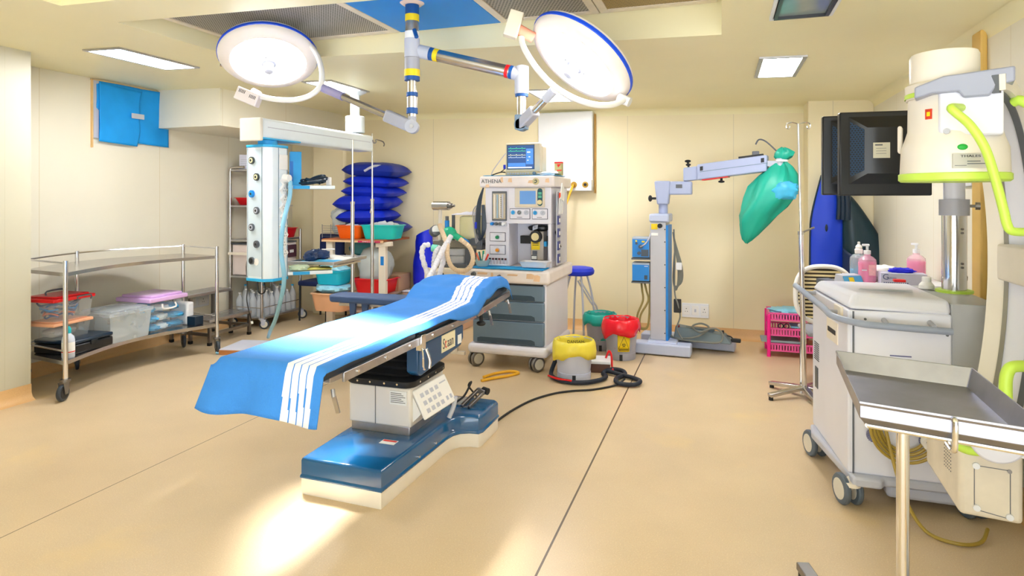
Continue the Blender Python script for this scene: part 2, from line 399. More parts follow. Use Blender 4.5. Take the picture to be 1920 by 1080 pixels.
# duct panel standing proud of the back wall
struct(MB().box(-2.02, -1.38, 6.96, YB, 1.62, 2.49).build('trim_5', m_white, smooth=0, bevel=.012), 'white boxed duct panel on the back wall above the gas outlets', 'duct panel')
m_ochre = M('ochre_brown', '#b58a3c', .6, var=.08)
struct(MB().box(-1.375, -1.355, 7.03, YB, 1.56, 2.46).build('trim_7', m_ochre, smooth=0), 'narrow brown strip beside the white duct panel', 'trim')  # narrow brown strip down the right edge of the duct panel

# ceiling lights
def ceiling_light(x0, x1, y0, y1, label):
    xm, ym = (x0 + x1) / 2, (y0 + y1) / 2; z = zc(xm)
    t = thing('ceiling_light', label, 'light', (xm, ym, z), 0, 'recessed ceiling light panels')
    t.rotation_euler = (0, math.atan(.0255), 0)
    hx, hy = (x1 - x0) / 2, (y1 - y0) / 2; f = .028
    b = MB()
    for a in ((-hx, hx, -hy, -hy + f), (-hx, hx, hy - f, hy), (-hx, -hx + f, -hy + f, hy - f), (hx - f, hx, -hy + f, hy - f)): b.box(*a, -.012, .004)
    b.build('frame', m_steelb, t)
    MB().box(-hx + f, hx - f, -hy + f, hy - f, -.008, .0).build('diffuser', m_glow, t)
    return t
ceiling_light(-4.40, -4.04, 3.30, 4.02, 'long lit ceiling panel above the curved trolley at left')
ceiling_light(-3.60, -3.28, 4.74, 5.37, 'lit ceiling panel behind the left surgical lamp near the pendant mount')
ceiling_light(-1.74, -1.44, 5.56, 6.28, 'lit ceiling panel behind the right surgical lamp arm')
ceiling_light(.245, .545, 4.57, 5.30, 'lit ceiling panel above the arm of the floor microscope at right')
# air outlet
t = thing('ceiling_vent', 'dark framed square air grille in the ceiling at upper right', 'vent', (.39, 3.27, zc(.39)))
b = MB()
for a in ((-.15, .15, -.30, -.285), (-.15, .15, .285, .30), (-.15, -.135, -.285, .285), (.135, .15, -.285, .285)): b.box(*a, -.02, .0)
b.build('frame', m_white, t)
b = MB()
for a in ((-.13, .13, -.28, -.262), (-.13, .13, .262, .28), (-.13, -.112, -.262, .262), (.112, .13, -.262, .262)): b.box(*a, -.026, -.004)
b.build('inner_frame', m_blackp, t)
MB().box(-.111, .111, -.261, .261, -.012, -.006).build('panel', M('grey_glass', '#8d9a9a', .12, var=.12, scale=5), t)
# laminar flow grilles inside the recess
m_mesh = M('expanded_metal', '#bab6b0', .45, .3, var=.12, scale=2); holes(m_mesh, .017, .012, .36, '#39372f')
m_mesh2 = M('expanded_metal_brown', '#b99f62', .45, .3, var=.12, scale=2); holes(m_mesh2, .022, .012, .36, '#3f3520')
m_perf = M('perforated_metal', '#a9a29a', .4, .3, var=.1, scale=2); holes(m_perf, .022, .022, .32, '#25221e')
def grille(x0, x1, mat, label, name='ceiling_grille', cat='grille', edge=None, grp='air flow grilles in the ceiling recess'):
    t = thing(name, label, cat, ((x0 + x1) / 2, (RY0 + RY1) / 2, RZ - .03), 0, grp)
    hx, hy = (x1 - x0) / 2 - .004, (RY1 - RY0) / 2 - .02; f = .05
    b = MB()
    for a in ((-hx, hx, -hy, -hy + f), (-hx, hx, hy - f, hy), (-hx, -hx + f, -hy + f, hy - f), (hx - f, hx, -hy + f, hy - f)): b.box(*a, -.012, .03)
    b.build('frame', edge or m_dirty, t)
    MB().box(-hx + f, hx - f, -hy + f, hy - f, -.004, .02).build('mesh', mat, t)
    return t
grille(RX0 + .02, -2.12, m_mesh, 'grey expanded metal air grille left of the blue ceiling cover')
grille(-1.38, -.72, m_perf, 'grey perforated air grille just right of the blue ceiling cover')
grille(-.72, -.02, m_mesh2, 'brown slotted air grille at the right end of the recess')
m_bluesheet = M('blue_sheet', '#0a8fe8', .5, var=.04, scale=3)
tag(MB().box(-.37, .37, -.53, .53, -.012, .02).build('blue_cover_sheet', m_bluesheet, bevel=.004, loc=(-1.75, 3.35, RZ - .03)), 'flat blue sheet covering the ceiling recess round the lamp mount', 'sheet')

# blue cloth over the opening in the left wall
t = thing('blue_window_cloth', 'bright blue cloth taped over an opening high on the left wall', 'cloth', (XL, 4.64, 2.33))
def cl(u, v):
    y = -.40 + .80 * u; z = -.27 + .53 * v - .03 * u * (1 - v)
    return (.02 + .018 * mnoise.noise(Vector((y * 5, z * 4, 1))) + .012 * abs(sin(6 * (y - .3 * z))) * v, y, z)
MB().grid(cl, 30, 20).build('cloth', M('blue_drape', '#0a9cf0', .7, var=.07, scale=4, bump=.3, bscale=12), t, solid=.004)
def cl2(u, v):
    z = -.30 + .545 * v; y = -.385 + u * (.40 + .03 * sin(v * 5) + .16 * max(0, v - .55)); 
    return (.046 + .014 * mnoise.noise(Vector((y * 6, z * 5, 4))) + .014 * max(0, 1 - abs((y - .02) - .45 * (z - .02)) / .03) * (z > 0), y, z - .02 * u)
MB().grid(cl2, 26, 22).build('cloth_fold', M('blue_drape', '#0a9cf0'), t, solid=.004)
b = MB(); b.bar((.006, -.44, .265), (.006, .41, .265), .03, .012); b.bar((.006, -.43, .27), (.006, -.43, -.36), .03, .012); b.bar((.006, .425, .20), (.006, .425, .27), .03, .012)
b.build('tape', M('masking_tape', '#e3bd84', .6, var=.1), t)
b = MB(); b.bar((.012, -.40, .26), (.012, -.40, -.27), .03, .05); b.build('frame_edge', m_greyl, t)
MB().box(.064, .070, -.07, .07, -.05, .0).build('label_patch', m_greyl, t, bevel=.003)
# wall plate at the far left edge
tag(MB().box(0, .03, -.12, .12, -.07, .07).build('wall_switch_box', m_whitep, bevel=.006, loc=(-4.9, 2.86, 2.20)), 'white box on the near left wall at the picture edge', 'switch box')
# ------------------------------------------------------------------ operating table
t = thing('operating_table', 'blue and white operating table with a wide floor base in the middle of the room', 'operating table', (-1.78, 3.2, 0))
O = (-1.78, 3.2, 0)
def arc(cx, cy, r, a0, a1, n=6): return [(cx + r * cos(radians(a0 + (a1 - a0) * k / n)), cy + r * sin(radians(a0 + (a1 - a0) * k / n))) for k in range(n + 1)]
outl = [(-2.02, 2.66)] + [(-1.552, 2.645)] + [(-1.535, 3.22), (-1.532, 3.34), (-1.52, 3.41), (-1.49, 3.46), (-1.44, 3.485), (-1.385, 3.49), (-1.372, 3.52), (-1.372, 3.80)] + \
       [(-1.40, 3.83), (-2.17, 3.83), (-2.20, 3.80), (-2.20, 3.52), (-2.18, 3.49), (-2.12, 3.485), (-2.08, 3.46), (-2.05, 3.41), (-2.04, 3.34), (-2.035, 3.22)]
def inset(poly, d):
    cx, cy = -1.79, 3.25
    n = len(poly); out = []
    for i in range(n):
        a, p, b_ = Vector(poly[i - 1]), Vector(poly[i]), Vector(poly[(i + 1) % n])
        e1 = (p - a).normalized(); e2 = (b_ - p).normalized(); nn = (Vector((-e1.y, e1.x)) + Vector((-e2.y, e2.x)))
        nn = nn.normalized(); out.append(tuple(p + nn * d))
    return out
b = MB(O); b.loft([[(x, y, z) for x, y in inset(outl, d)] for d, z in ((.006, .0), (.0, .012), (0, .085))])
b.build('base_skirt', M('base_white', '#f1ebe0', .3, var=.04, scale=6), t)
b = MB(O); b.loft([[(x, y, z) for x, y in inset(outl, d)] for d, z in ((-.006, .085), (-.008, .092), (-.004, .10), (0.0, .104), (.0, .172), (.004, .181), (.012, .187), (.022, .19))])
dk = b.build('base_cover', m_navy, t, smooth=30)
q = MB(O); q.box(-1.74, -1.65, 2.94, 2.995, .1901, .1915); q.build('warning_sticker', m_paper, dk)
q = MB(O); q.box(-1.735, -1.655, 2.972, 2.99, .1915, .1922); q.build('sticker_stripe', m_red, dk)
b = MB(O)
for (x, y) in ((-1.529, 3.0), (-1.527, 3.2), (-1.51, 3.41)): b.cyl((x - .02, y, .12), (x + .003, y, .12), .006, n=10)
b.build('screw', m_chrome, dk)
# pedestal
b = MB(O); b.box(-2.01, -1.62, 3.07, 3.50, .235, .455); pe = b.build('pedestal', M('pedestal_white', '#ece6df', .3, var=.02), t, bevel=.012)
b = MB(O); b.box(-2.0, -1.63, 3.08, 3.49, .188, .237); b.build('pedestal_foot', m_steelb, t, bevel=.004)
q = MB(O); q.box(-1.745, -1.64, 3.064, 3.071, .36, .435); q.build('data_plate', m_paper, pe)
q = MB(O)
for k in range(6): q.box(-1.738, -1.648 - .012 * (k % 3), 3.0625, 3.0645, .372 + k * .010, .3745 + k * .010)
q.build('data_plate_print', m_text, pe)
q = MB(O); q.box(-1.84, -1.836, 3.068, 3.0705, .24, .45); q.build('seam', m_steeld, pe)
b = MB(O); rings = []
prof = [(-.014, .455), (-.02, .462), (-.02, .49), (-.010, .497), (.018, .507), (-.006, .527), (.022, .547), (.0, .567), (.028, .587), (.006, .607), (.034, .627), (.014, .647), (.04, .665), (.03, .70)]
for d, z in prof:
    x0, x1, y0, y1 = -2.01 + d, -1.62 - d, 3.07 + d, 3.50 - d; r = .06; ring = []
    for (cx, cy, a0) in ((x1 - r, y0 + r, -90), (x1 - r, y1 - r, 0), (x0 + r, y1 - r, 90), (x0 + r, y0 + r, 180)):
        ring += [(px, py, z) for px, py in arc(cx, cy, r, a0, a0 + 90, 4)]
    rings.append(ring)
b.loft(rings); b.build('bellows', m_black, t, smooth=50)
b = MB(O)
for x in (-1.94, -1.86, -1.77, -1.69): b.cyl((x, 3.046, .477), (x, 3.052, .477), .006, n=10)
for y in (3.14, 3.24, 3.34, 3.44): b.cyl((-1.602, y, .477), (-1.594, y, .477), .006, n=10)
b.build('bellows_rivet', m_chrome, t)
# control panel leaning on the right side of the pedestal
pc = Vector((-1.555, 3.24, .37)); ux = Vector((.18, .98, .08)).normalized(); uy = Vector((-.45, .05, .86)); uy = (uy - ux * uy.dot(ux)).normalized(); nn = ux.cross(uy)
b = MB(O); b.obox(pc, ux * .15, uy * .085, nn * .008); cp = b.build('control_panel', m_whitep, t, bevel=.006)
q = MB(O)
for r in range(3):
    for c_ in range(4): q.obox(pc + ux * (-.10 + c_ * .045) + uy * (-.05 + r * .045) + nn * .0085, ux * .014, uy * .012, nn * .0008)
q.build('keypad', m_greyl, cp); q = MB(O)
for k in range(2): q.obox(pc + ux * (.085 + .035 * k) + uy * (-.045) + nn * .0085, ux * .009, uy * .012, nn * .0008)
q.build('side_keys', m_greyl, cp); q = MB(O)
q.obox(pc + ux * .1 + uy * .05 + nn * .0085, ux * .03, uy * .004, nn * .0008)
q.build('panel_heading', m_greyl, cp)
b = MB(O); b._add([(-1.62, 3.1, .26), (-1.62, 3.42, .26), (-1.57, 3.42, .31), (-1.57, 3.1, .31), (-1.62, 3.1, .40), (-1.62, 3.42, .40)], [(0, 1, 2, 3), (3, 2, 5, 4), (0, 3, 4), (1, 5, 2)]); b.build('panel_bracket', m_whitep, t)
b = MB(O); b.tube([(-1.52, 3.36, .21), (-1.50, 3.38, .27), (-1.49, 3.385, .33)], .014, n=10); b.build('brake_handle', m_greyl, t)
# top: rails, frame, mattress, side cover
def ztop(y): return .70 if y < 2.95 else (.70 if y < 3.75 else .70)
b = MB(O); b.box(-1.98, -1.60, 2.30, 4.35, .700, .735); b.build('top_frame', m_steelb, t, bevel=.004)
for sx, xx in ((1, -1.535), (-1, -2.055)):
    for (y0, y1, z, z2) in ((2.30, 3.00, .735, .735), (3.05, 3.82, .735, .735), (3.86, 4.50, .735, .775)):
        b = MB(O); b.bar((xx, y0, z), (xx, y1, z2), .012, .042); rl = b.build('side_rail', m_steelb, t, bevel=.003)
        q = MB(O)
        for k in range(3):
            yy = y0 + (y1 - y0) * (.15 + .35 * k); q.cyl((xx, yy, z + .0), (xx + sx * .012, yy, z), .008, n=10)
        q.build('rail_bolt', m_chrome, rl)
for (y0, y1, z0, z1) in ((2.17, 3.0, .742, .742), (3.02, 3.83, .742, .742), (3.85, 4.5, .742, .79)):
    b = MB(O); b._add([(-2.04, y0, z0), (-1.548, y0, z0), (-1.548, y1, z1), (-2.04, y1, z1), (-2.04, y0, z0 + .07), (-1.548, y0, z0 + .07), (-1.548, y1, z1 + .07), (-2.04, y1, z1 + .07)],
                     [(0, 3, 2, 1), (4, 5, 6, 7), (0, 1, 5, 4), (1, 2, 6, 5), (2, 3, 7, 6), (3, 0, 4, 7)])
    b.build('mattress', m_navyd, t, bevel=.015)
b = MB(O); poly = [(3.02, .71), (3.62, .71), (3.64, .70), (3.64, .62), (3.60, .58), (3.06, .535), (3.02, .56)]
b.slab(poly, (-1.62, 0, 0), (0, 1, 0), (0, 0, 1), (.075, 0, 0)); sc = b.build('side_cover', M('side_navy', '#134a78', .25, var=.05), t, bevel=.01)
b = MB(O); b.slab(poly, (-2.045, 0, 0), (0, 1, 0), (0, 0, 1), (.075, 0, 0)); b.build('side_cover', M('side_navy', '#134a78'), t, bevel=.01)
b = MB(O); b.box(-1.545, -1.5415, 3.31, 3.50, .60, .70); nb = b.build('name_plate', M('plate_cream', '#f6ecc8', .4, var=.02), sc)
text('S', .085, sc, Vector((-1.5405, 3.335, .645)) - Vector(O), (0, 1, 0), UP, M('plate_grey', '#55565a', .5), squash=.8)
text('t', .085, sc, Vector((-1.5405, 3.363, .645)) - Vector(O), (0, 1, 0), UP, M('plate_red', '#d02818', .5), squash=.8)
text('aan', .085, sc, Vector((-1.5405, 3.43, .645)) - Vector(O), (0, 1, 0), UP, M('plate_grey', '#55565a', .5), squash=.8)
b = MB(O); b.box(-1.545, -1.542, 3.545, 3.60, .60, .655); b.build('rating_plate', m_paper, sc)
# clamp with spring lever and rail levers
b = MB(O); b.box(-1.55, -1.515, 3.00, 3.05, .685, .77); b.tube([(-1.515, 3.0, .70), (-1.50, 2.985, .66), (-1.50, 2.99, .60), (-1.505, 3.02, .585)], .006, n=8); b.tube([(-1.51, 3.04, .69), (-1.49, 3.045, .63), (-1.49, 3.04, .585)], .009, n=8); b.build('rail_clamp', m_chrome, t, bevel=.003)
for (x, y, z) in ((-1.545, 2.24, .70), (-1.53, 4.05, .72), (-1.53, 4.45, .735)):
    b = MB(O); b.tube([(x, y, z), (x + .012, y - .01, z - .03)], .009, n=8); b.bar((x + .012, y - .01, z - .025), (x + .02, y + .01, z - .10), .018, .008); b.build('release_lever', m_steelb, t)
b = MB(O); b.cyl((-1.56, 3.98, .70), (-1.56, 3.98, .655), .012); b.ell((-1.56, 3.98, .645), .032, .032, .018); b.build('clamp_knob', m_black, t)
# head end section and arm board
b = MB(O); b.bar((-2.1, 3.93, .745), (-2.62, 3.90, .735), .05, .02); b.build('armboard_bracket', m_steelb, t)
b = MB(O); b.loft([[(x, y, z) for x, y in ((-2.66, 3.82), (-2.69, 3.86), (-2.69, 3.96), (-2.66, 4.0), (-2.08, 4.02), (-2.08, 3.80))] for z in (.757, .808)]); b.build('armboard', M('armboard_navy', '#34507e', .5, var=.06), t, bevel=.014)
for dx in (-2.50, -2.40):
    b = MB(O); b.slab([(-.026, 0), (.026, 0), (.018, -.09), (-.018, -.09)], (dx, 3.86, .757), (1, 0, 0), UP, (0, .02, 0)); b.build('armboard_strap', M('armboard_navy', '#34507e'), t)
# foot control and its cable lying on the base
fp = MB(); fp.bar((0, 0, .012), (.05, .17, .075), .022, .022); fp.bar((.05, -.01, .012), (.085, .15, .06), .022, .022); fp.bar((.04, .16, .07), (.10, .145, .062), .03, .03)
h = thing('table_hand_control', 'grey forked clamp lying on the far end of the table base', 'clamp', (-1.54, 3.60, .19)); fp.build('body', m_steeld, h, bevel=.004)
q = MB(); q.cyl((.075, .17, .07), (.115, .16, .065), .022, n=12); q.build('end_cap', m_black, h)
tag(MB((-1.50, 3.9, .006)).tube([(-1.62, 3.62, .196), (-1.58, 3.72, .22), (-1.6, 3.9, .26), (-1.66, 4.0, .2), (-1.64, 4.1, .10), (-1.52, 4.02, .012), (-1.43, 3.95, .008)], .007).build('power_cable', m_black, loc=(-1.50, 3.9, .006)), 'short black cable looping behind the table base', 'cable')

# ---- blue cotton table sheet with white stripes
X0, X1, Y0, Y1 = -2.055, -1.535, 2.145, 4.49
def zs(y, x):
    z = .818
    if y > 3.80: z += .075 * min(1, (y - 3.80) / .15) - 0 
    if y > 4.0: z += .035 * sin(min(1, (y - 4.0) / .42) * pi)
    if y > 3.85: z += .02 * mnoise.noise(Vector((x * 7, y * 7, 2.)))
    if y > 4.44: z -= .10 * ((y - 4.44) / .06)
    return z + .007 * mnoise.noise(Vector((x * 4, y * 3, 5)))
HANG = .19; LEN = HANG + (Y1 - Y0)
def sheet(u, v):
    s_ = u * LEN; w0 = (v - .5)
    sl = .035 + .018 * mnoise.noise(Vector((u * 9, 3.3, 1)))        # the right edge hangs a little over the rail
    x = X0 - .015 + v * (X1 - X0 + .04)
    if s_ < HANG:
        k = 1 - s_ / HANG; z = .818 - k * HANG * (1 + .12 * v + .06 * sin(9 * v)) - .01
        y = Y0 - .012 - .04 * k - .012 * sin(v * 14) * k - .03 * k * (1 - v)
        x += -.03 * k * (1 - v) * (1 if v < .5 else 0)
        rr = min(1, (s_ - HANG + .03) / .03)
        return (x, y, z)
    y = Y0 + (s_ - HANG)
    z = zs(y, x)
    e = .97
    drop = max(0, (v - .95) / .05) ** 1.6 * (.012 + (.05 if y > 3.35 else .0) * min(1, max(0, y - 3.35) / .2) + sl * .3) + max(0, (.06 - v) / .06) ** 1.6 * .05
    x += (.012 * mnoise.noise(Vector((y * 5, 1, 1))) if v > .9 else 0)
    return (x, y, z - drop + (.02 if v > .93 else 0) * 0)
def stripe(u, v):
    c_ = .80 - .012 * sin(u * 7) - (.16 * max(0, (u - .62) / .38))
    for k in range(4):
        q = c_ - .12 + k * .064
        if q <= v < q + .053: return 1
    return 0
b = MB(); b.grid(sheet, 120, 110, mf=stripe)
for i in range(len(b.v)): b.v[i] = b.v[i] - Vector((-1.78, 3.2, .8))
ob = b.build('table_sheet', [m_bluecloth, m_whitestripe], solid=.005, loc=(-1.78, 3.2, .8), smooth=70)
tag(ob, 'blue cotton sheet with four white stripes spread over the operating table', 'sheet')

# ------------------------------------------------------------------ surgical light
CX, CY = -1.74, 3.32
t = thing('surgical_light', 'double headed operating lamp hanging on jointed steel arms from the ceiling recess', 'surgical light', (CX, CY, 2.695)); O = (CX, CY, 2.695)
def zz(y, d=3.72): return 1.5 + (372 - y) * d / 1170
c = lambda z: Vector((CX, CY, z))
b = MB(O); b.lathe([(.10, 2.694), (.10, 2.68), (.075, 2.66), (.055, 2.645)], (CX, CY, 0), 20); b.build('ceiling_cover', M('pinkish_cover', '#ecd2c4', .6, var=.05), t)
b = MB(O); b.cyl(c(2.68), c(2.33), .040); b.build('column', m_steel, t)
def ring(z0, z1, r, mat, name, at_=c): b = MB(O); b.cyl(at_(z0), at_(z1), r); return b.build(name, mat, t)
ring(2.645, 2.588, .0412, m_tape, 'tape_band'); ring(2.588, 2.548, .0418, m_yel, 'tape_band')
ring(2.487, 2.445, .043, m_whitep, 'collar'); ring(2.445, 2.335, .046, m_greyl, 'swivel_joint'); ring(2.333, 2.255, .045, m_grey, 'lower_joint')
ring(2.262, 2.222, .047, m_yel, 'tape_band'); ring(2.222, 2.198, .046, m_tape, 'tape_band')
ring(2.20, 1.985, .026, m_steel, 'drop_tube'); ring(2.128, 2.105, .034, m_tape, 'tape_band'); ring(2.10, 2.03, .031, m_steelb, 'sleeve'); ring(2.036, 2.002, .034, m_tape, 'tape_band')
b = MB(O); b.cyl((CX + .03, CY - .03, 2.49), (CX + .055, CY - .05, 2.44), .012); b.build('cable_tie', m_tape, t)
# right arm
E1 = at(978, 140, 3.55); S1 = at(790, 97, 3.71); dr = (E1 - S1)
b = MB(O); b.cyl(at(772, 93, 3.72), S1 + dr * .09, .040); b.build('arm_socket', m_greyl, t)
b = MB(O); b.cyl(S1 + dr * .06, S1 + dr * .93, .036); b.build('horizontal_arm', m_steel, t)
for a0, a1, mt in ((.085, .135, m_tape), (.135, .18, m_yel), (.85, .88, m_red), (.89, .945, m_tape)):
    b = MB(O); b.cyl(S1 + dr * a0, S1 + dr * a1, .0385); b.build('tape_band', mt, t)
b = MB(O); b.cyl(S1 + dr * .92, E1 + dr.normalized() * .02, .039); b.cyl(E1 + UP * .045, E1 - UP * .11, .040); b.ell(E1 + UP * .035, .041, .041, .02); b.build('elbow', m_greyl, t)
e = lambda z: Vector((E1.x, E1.y, z))
ring(E1.z - .09, E1.z - .125, .037, m_tape, 'tape_band', e); ring(E1.z - .12, 1.955, .027, m_steel, 'drop_tube', e)
K1 = Vector((E1.x, E1.y, 1.92)); YR = at(1040, 168, 3.32)
b = MB(O); b.cyl(K1 + Vector((-.0, .03, .0)), K1 - Vector((0, .03, 0)), .038); b.box(K1.x - .034, K1.x + .034, K1.y - .03, K1.y + .03, K1.z - .03, K1.z + .055); b.build('knuckle', m_slate, t, bevel=.006)
b = MB(O); b.bar(K1 + (YR - K1) * -.05, K1 + (YR - K1) * .42, .055, .06); b.build('spring_housing', m_grey, t, bevel=.008)
b = MB(O); b.cyl(K1 + (YR - K1) * .35, K1 + (YR - K1) * .78, .021); b.build('spring_arm', m_steel, t)
b = MB(O); b.cyl(K1 + (YR - K1) * .74, YR, .026); b.build('arm_sleeve', m_greyl, t)
# left arm
K2 = c(1.925); YL = at(601, 163, 4.02)
d2 = YL - K2
b = MB(O); b.cyl(c(2.0), c(1.955), .025); b.cyl(K2 + RT * .0 - FW * .03, K2 + FW * .03, .040); b.build('knuckle', m_grey, t)
b = MB(O); b.bar(K2, K2 + d2 * .27, .05, .075); b.build('spring_housing', m_grey, t, bevel=.012)
b = MB(O); b.cyl(K2 + FW * -.035, K2 - FW * .030, .012); b.build('pivot_bolt', m_steeld, t)
b = MB(O); b.cyl(K2 + d2 * .25, K2 + d2 * .80, .021); b.build('spring_arm', m_steel, t)
b = MB(O); b.cyl(K2 + d2 * .74, K2 + d2 * .985, .027); b.build('arm_sleeve', M('lilac_sleeve', '#a9a4cf', .35, .3), t)
m_ring = M('lamp_housing', '#efe7e2', .35, var=.04, scale=5); m_rim = M('lamp_rim_blue', '#1250e6', .4, var=.03)
def head(cn, n, r, a_up):
    n = Vector(n).normalized(); cn = Vector(cn); k = r / .32
    b = MB(O); b.lathe([(.238, .0), (.250, .004), (.268, .0), (.296, -.012), (.314, -.032), (.318, -.05)] , cn, 48, 0, n, caps=False)
    b.lathe([(.318, -.05), (.312, -.082), (.26, -.105), (.12, -.118), (.01, -.12)], cn, 48, 0, n, caps=False)
    hs = b.build('lamp_head', m_ring, t, smooth=50)
    b = MB(O); b.lathe([(.3185, -.046), (.3225, -.05), (.3215, -.066), (.3165, -.070)], cn, 48, 0, n, caps=False); b.build('rim', m_rim, hs)
    b = MB(O); b.lathe([(.24, .0015), (.17, .008), (.09, .0115), (.004, .0125)], cn, 48, 0, n, caps=False); b.build('lit_glass', m_lampg, hs)
    b = MB(O); b.lathe([(.05, .012), (.047, .019), (.034, .021), (.032, .03), (.03, .075), (.025, .082), (.002, .083)], cn, 24, 0, n); b.build('handle', m_greyl, hs)
    x = n.orthogonal().normalized(); y = n.cross(x)
    b = MB(O)
    for q in range(4):
        p = cn + (x * cos(q * pi / 2 + .4) + y * sin(q * pi / 2 + .4)) * .063 + n * .0118; b.cyl(p, p + n * .003, .005, n=10)
    b.build('screw', m_text, hs)
    return hs
HL, NL = at(504, 117, 4.2), (.30, -.35, -.885)
hl = head(HL, NL, .32, 0)
b = MB(O); b.tube([at(545, 64, 4.36), at(572, 76, 4.24), at(593, 100, 4.12), at(603, 130, 4.04), at(602, 158, 4.0), at(585, 177, 3.97), at(555, 187, 3.96), at(520, 187, 3.98), at(490, 181, 4.02), at(474, 173, 4.06)], .017, n=12); yk = b.build('yoke', m_whitep, t)
b = MB(O); b.cyl(at(540, 62, 4.36), at(552, 67, 4.34), .030); b.cyl(at(474, 172, 4.06), at(486, 178, 4.04), .024); b.build('yoke_pivot', m_whitep, yk)
bc = at(466, 182, 4.02); bx = (RT * .92 - UP * .38).normalized(); by = FW; bz = bx.cross(by).normalized()
b = MB(O); b.obox(bc, bx * .075, by * .035, bz * .042); cbx = b.build('control_box', M('control_box_white', '#e8dedd', .4, var=.05), t, bevel=.006)
q = MB(O)
for g0 in (-.055, .02):
    for k in range(5): q.obox(bc + bx * (g0 + k * .009) + bz * (.02 if g0 < 0 else .01) - by * .0352, bx * .002, by * .0006, bz * .011)
q.build('vent_slot', m_text, cbx)
b = MB(O); b.tube([at(437, 78, 4.25), at(422, 92, 4.28), at(416, 112, 4.26), at(414, 124, 4.24)], .007, n=8); b.tube([at(416, 114, 4.26), at(424, 115, 4.24)], .006, n=8); b.build('side_handle', m_steel, hl)
HR, NR = at(1080, 122, 3.40), (-.50, -.40, -.77)
hr = head(HR, NR, .32, 0)
b = MB(O); b.tube([at(978, 66, 3.42), at(980, 84, 3.36), at(995, 112, 3.3), at(1018, 142, 3.26), at(1046, 167, 3.23), at(1083, 187, 3.22), at(1120, 197, 3.24), at(1150, 196, 3.28), at(1170, 187, 3.32)], .016, n=12); yk = b.build('yoke', m_whitep, t)
b = MB(O); b.cyl(at(1160, 183, 3.36), at(1181, 192, 3.33), .026); b.build('yoke_pivot', m_whitep, yk)
b = MB(O); b.cyl(at(972, 55, 3.40), at(1000, 71, 3.42), .030); b.build('taped_joint', M('orange_tape', '#f4a184', .6, var=.08), yk)
bc = at(963, 46, 3.38); bx = (RT * .30 + UP * .95).normalized(); by = FW; bz = bx.cross(by).normalized()
b = MB(O); b.obox(bc, bx * .072, by * .03, bz * .038); b.build('control_box', M('control_box_cream', '#f0e6cf', .45, var=.05), t, bevel=.005)
# light from the two heads
def spot(p, target, wtt, ang, name):
    l = bpy.data.lights.new(name, 'SPOT'); l.energy = wtt; l.spot_size = radians(ang); l.spot_blend = .8; l.shadow_soft_size = .2; l.color = (1, .97, .93)
    o = bpy.data.objects.new(name, l); COL.objects.link(o); o.location = p; o.rotation_euler = (Vector(target) - Vector(p)).to_track_quat('-Z', 'Y').to_euler(); return o
spot(HL + Vector(NL).normalized() * .10, (-1.84, 2.70, .60), SPOT_W, 23.5, 'lamp_beam')
spot(HR + Vector(NR).normalized() * .10, (-1.66, 2.86, .82), SPOT_W * .9, 13.5, 'lamp_beam')
# ------------------------------------------------------------------ anaesthesia machine
t = thing('anaesthesia_machine', 'tall white anaesthesia machine with slate blue drawers against the back wall', 'anaesthesia machine', (-1.78, 5.55, 0)); O = (-1.78, 5.55, 0)
m_mw = M('machine_white', '#e9e7f1', .35, var=.025, scale=3); m_worn = M('machine_white_worn', '#efe6e4', .42, var=.06, scale=7); m_peel = M('peeled_tape', '#eac6a0', .7, var=.1)
b = MB(O); b.box(-2.15, -1.41, 5.14, 6.02, .125, .215); b.build('base', m_mw, t, bevel=.035, seg=3)
for (x, y) in ((-2.07, 5.24), (-1.50, 5.22), (-2.07, 5.94), (-1.48, 5.94)): caster(t, x, y, .068, .128, ang=-2.2, w=.026, tyre=m_steeld, hub=m_hubc, fork=m_greyl, twin=True, o=O)
b = MB(O); b.box(-2.11, -1.435, 5.20, 6.0, .215, .76); b.build('cabinet', m_mw, t, bevel=.008)
for k, (z0, z1) in enumerate(((.222, .424), (.432, .598), (.604, .742))):
    b = MB(O); b.box(-2.105, -1.447, 5.165, 5.21, z0, z1); dw = b.build('drawer', m_slate, t, bevel=.012)
    q = MB(O); q.slab([(-2.03, 0), (-1.56, 0), (-1.53, -.012), (-1.525, -.045), (-2.06, -.045), (-2.06, -.01)], (0, 5.1625, z0 + .052), (1, 0, 0), UP, (0, .004, 0)); q.build('grip_recess', m_slated, dw)
    if k == 2:
        q = MB(O); q.cyl((-1.86, 5.166, .715), (-1.86, 5.158, .715), .010, n=14); q.build('lock', m_chrome, dw)
b = MB(O); b.box(-2.09, -1.46, 5.17, 5.21, .742, .758); b.build('shadow_gap', m_text, t)
b = MB(O); b.box(-2.17, -1.39, 5.135, 6.02, .758, .878); wt = b.build('worktop', m_worn, t, bevel=.025, seg=3)
for (x, z, w_, h_) in ((-2.0, .84, .05, .02), (-1.91, .825, .012, .05), (-1.72, .835, .05, .016), (-1.56, .83, .035, .045), (-1.50, .815, .03, .055)): MB(O).slab([(-w_, -h_ * .5), (w_ * .8, -h_ * .55), (w_, h_ * .3), (w_ * .2, h_ * .5), (-w_ * .9, h_ * .42)], (x, 5.1345, z), (1, 0, 0), UP, (0, .001, 0)).build('peeling_patch', m_peel, wt)
for (x, r, z) in ((-2.08, .021, .832), (-1.84, .016, .818)):
    b = MB(O); b.cyl((x, 5.135, z), (x, 5.10, z), r, r * .85, n=16); b.build('socket_knob', m_greyd, t)
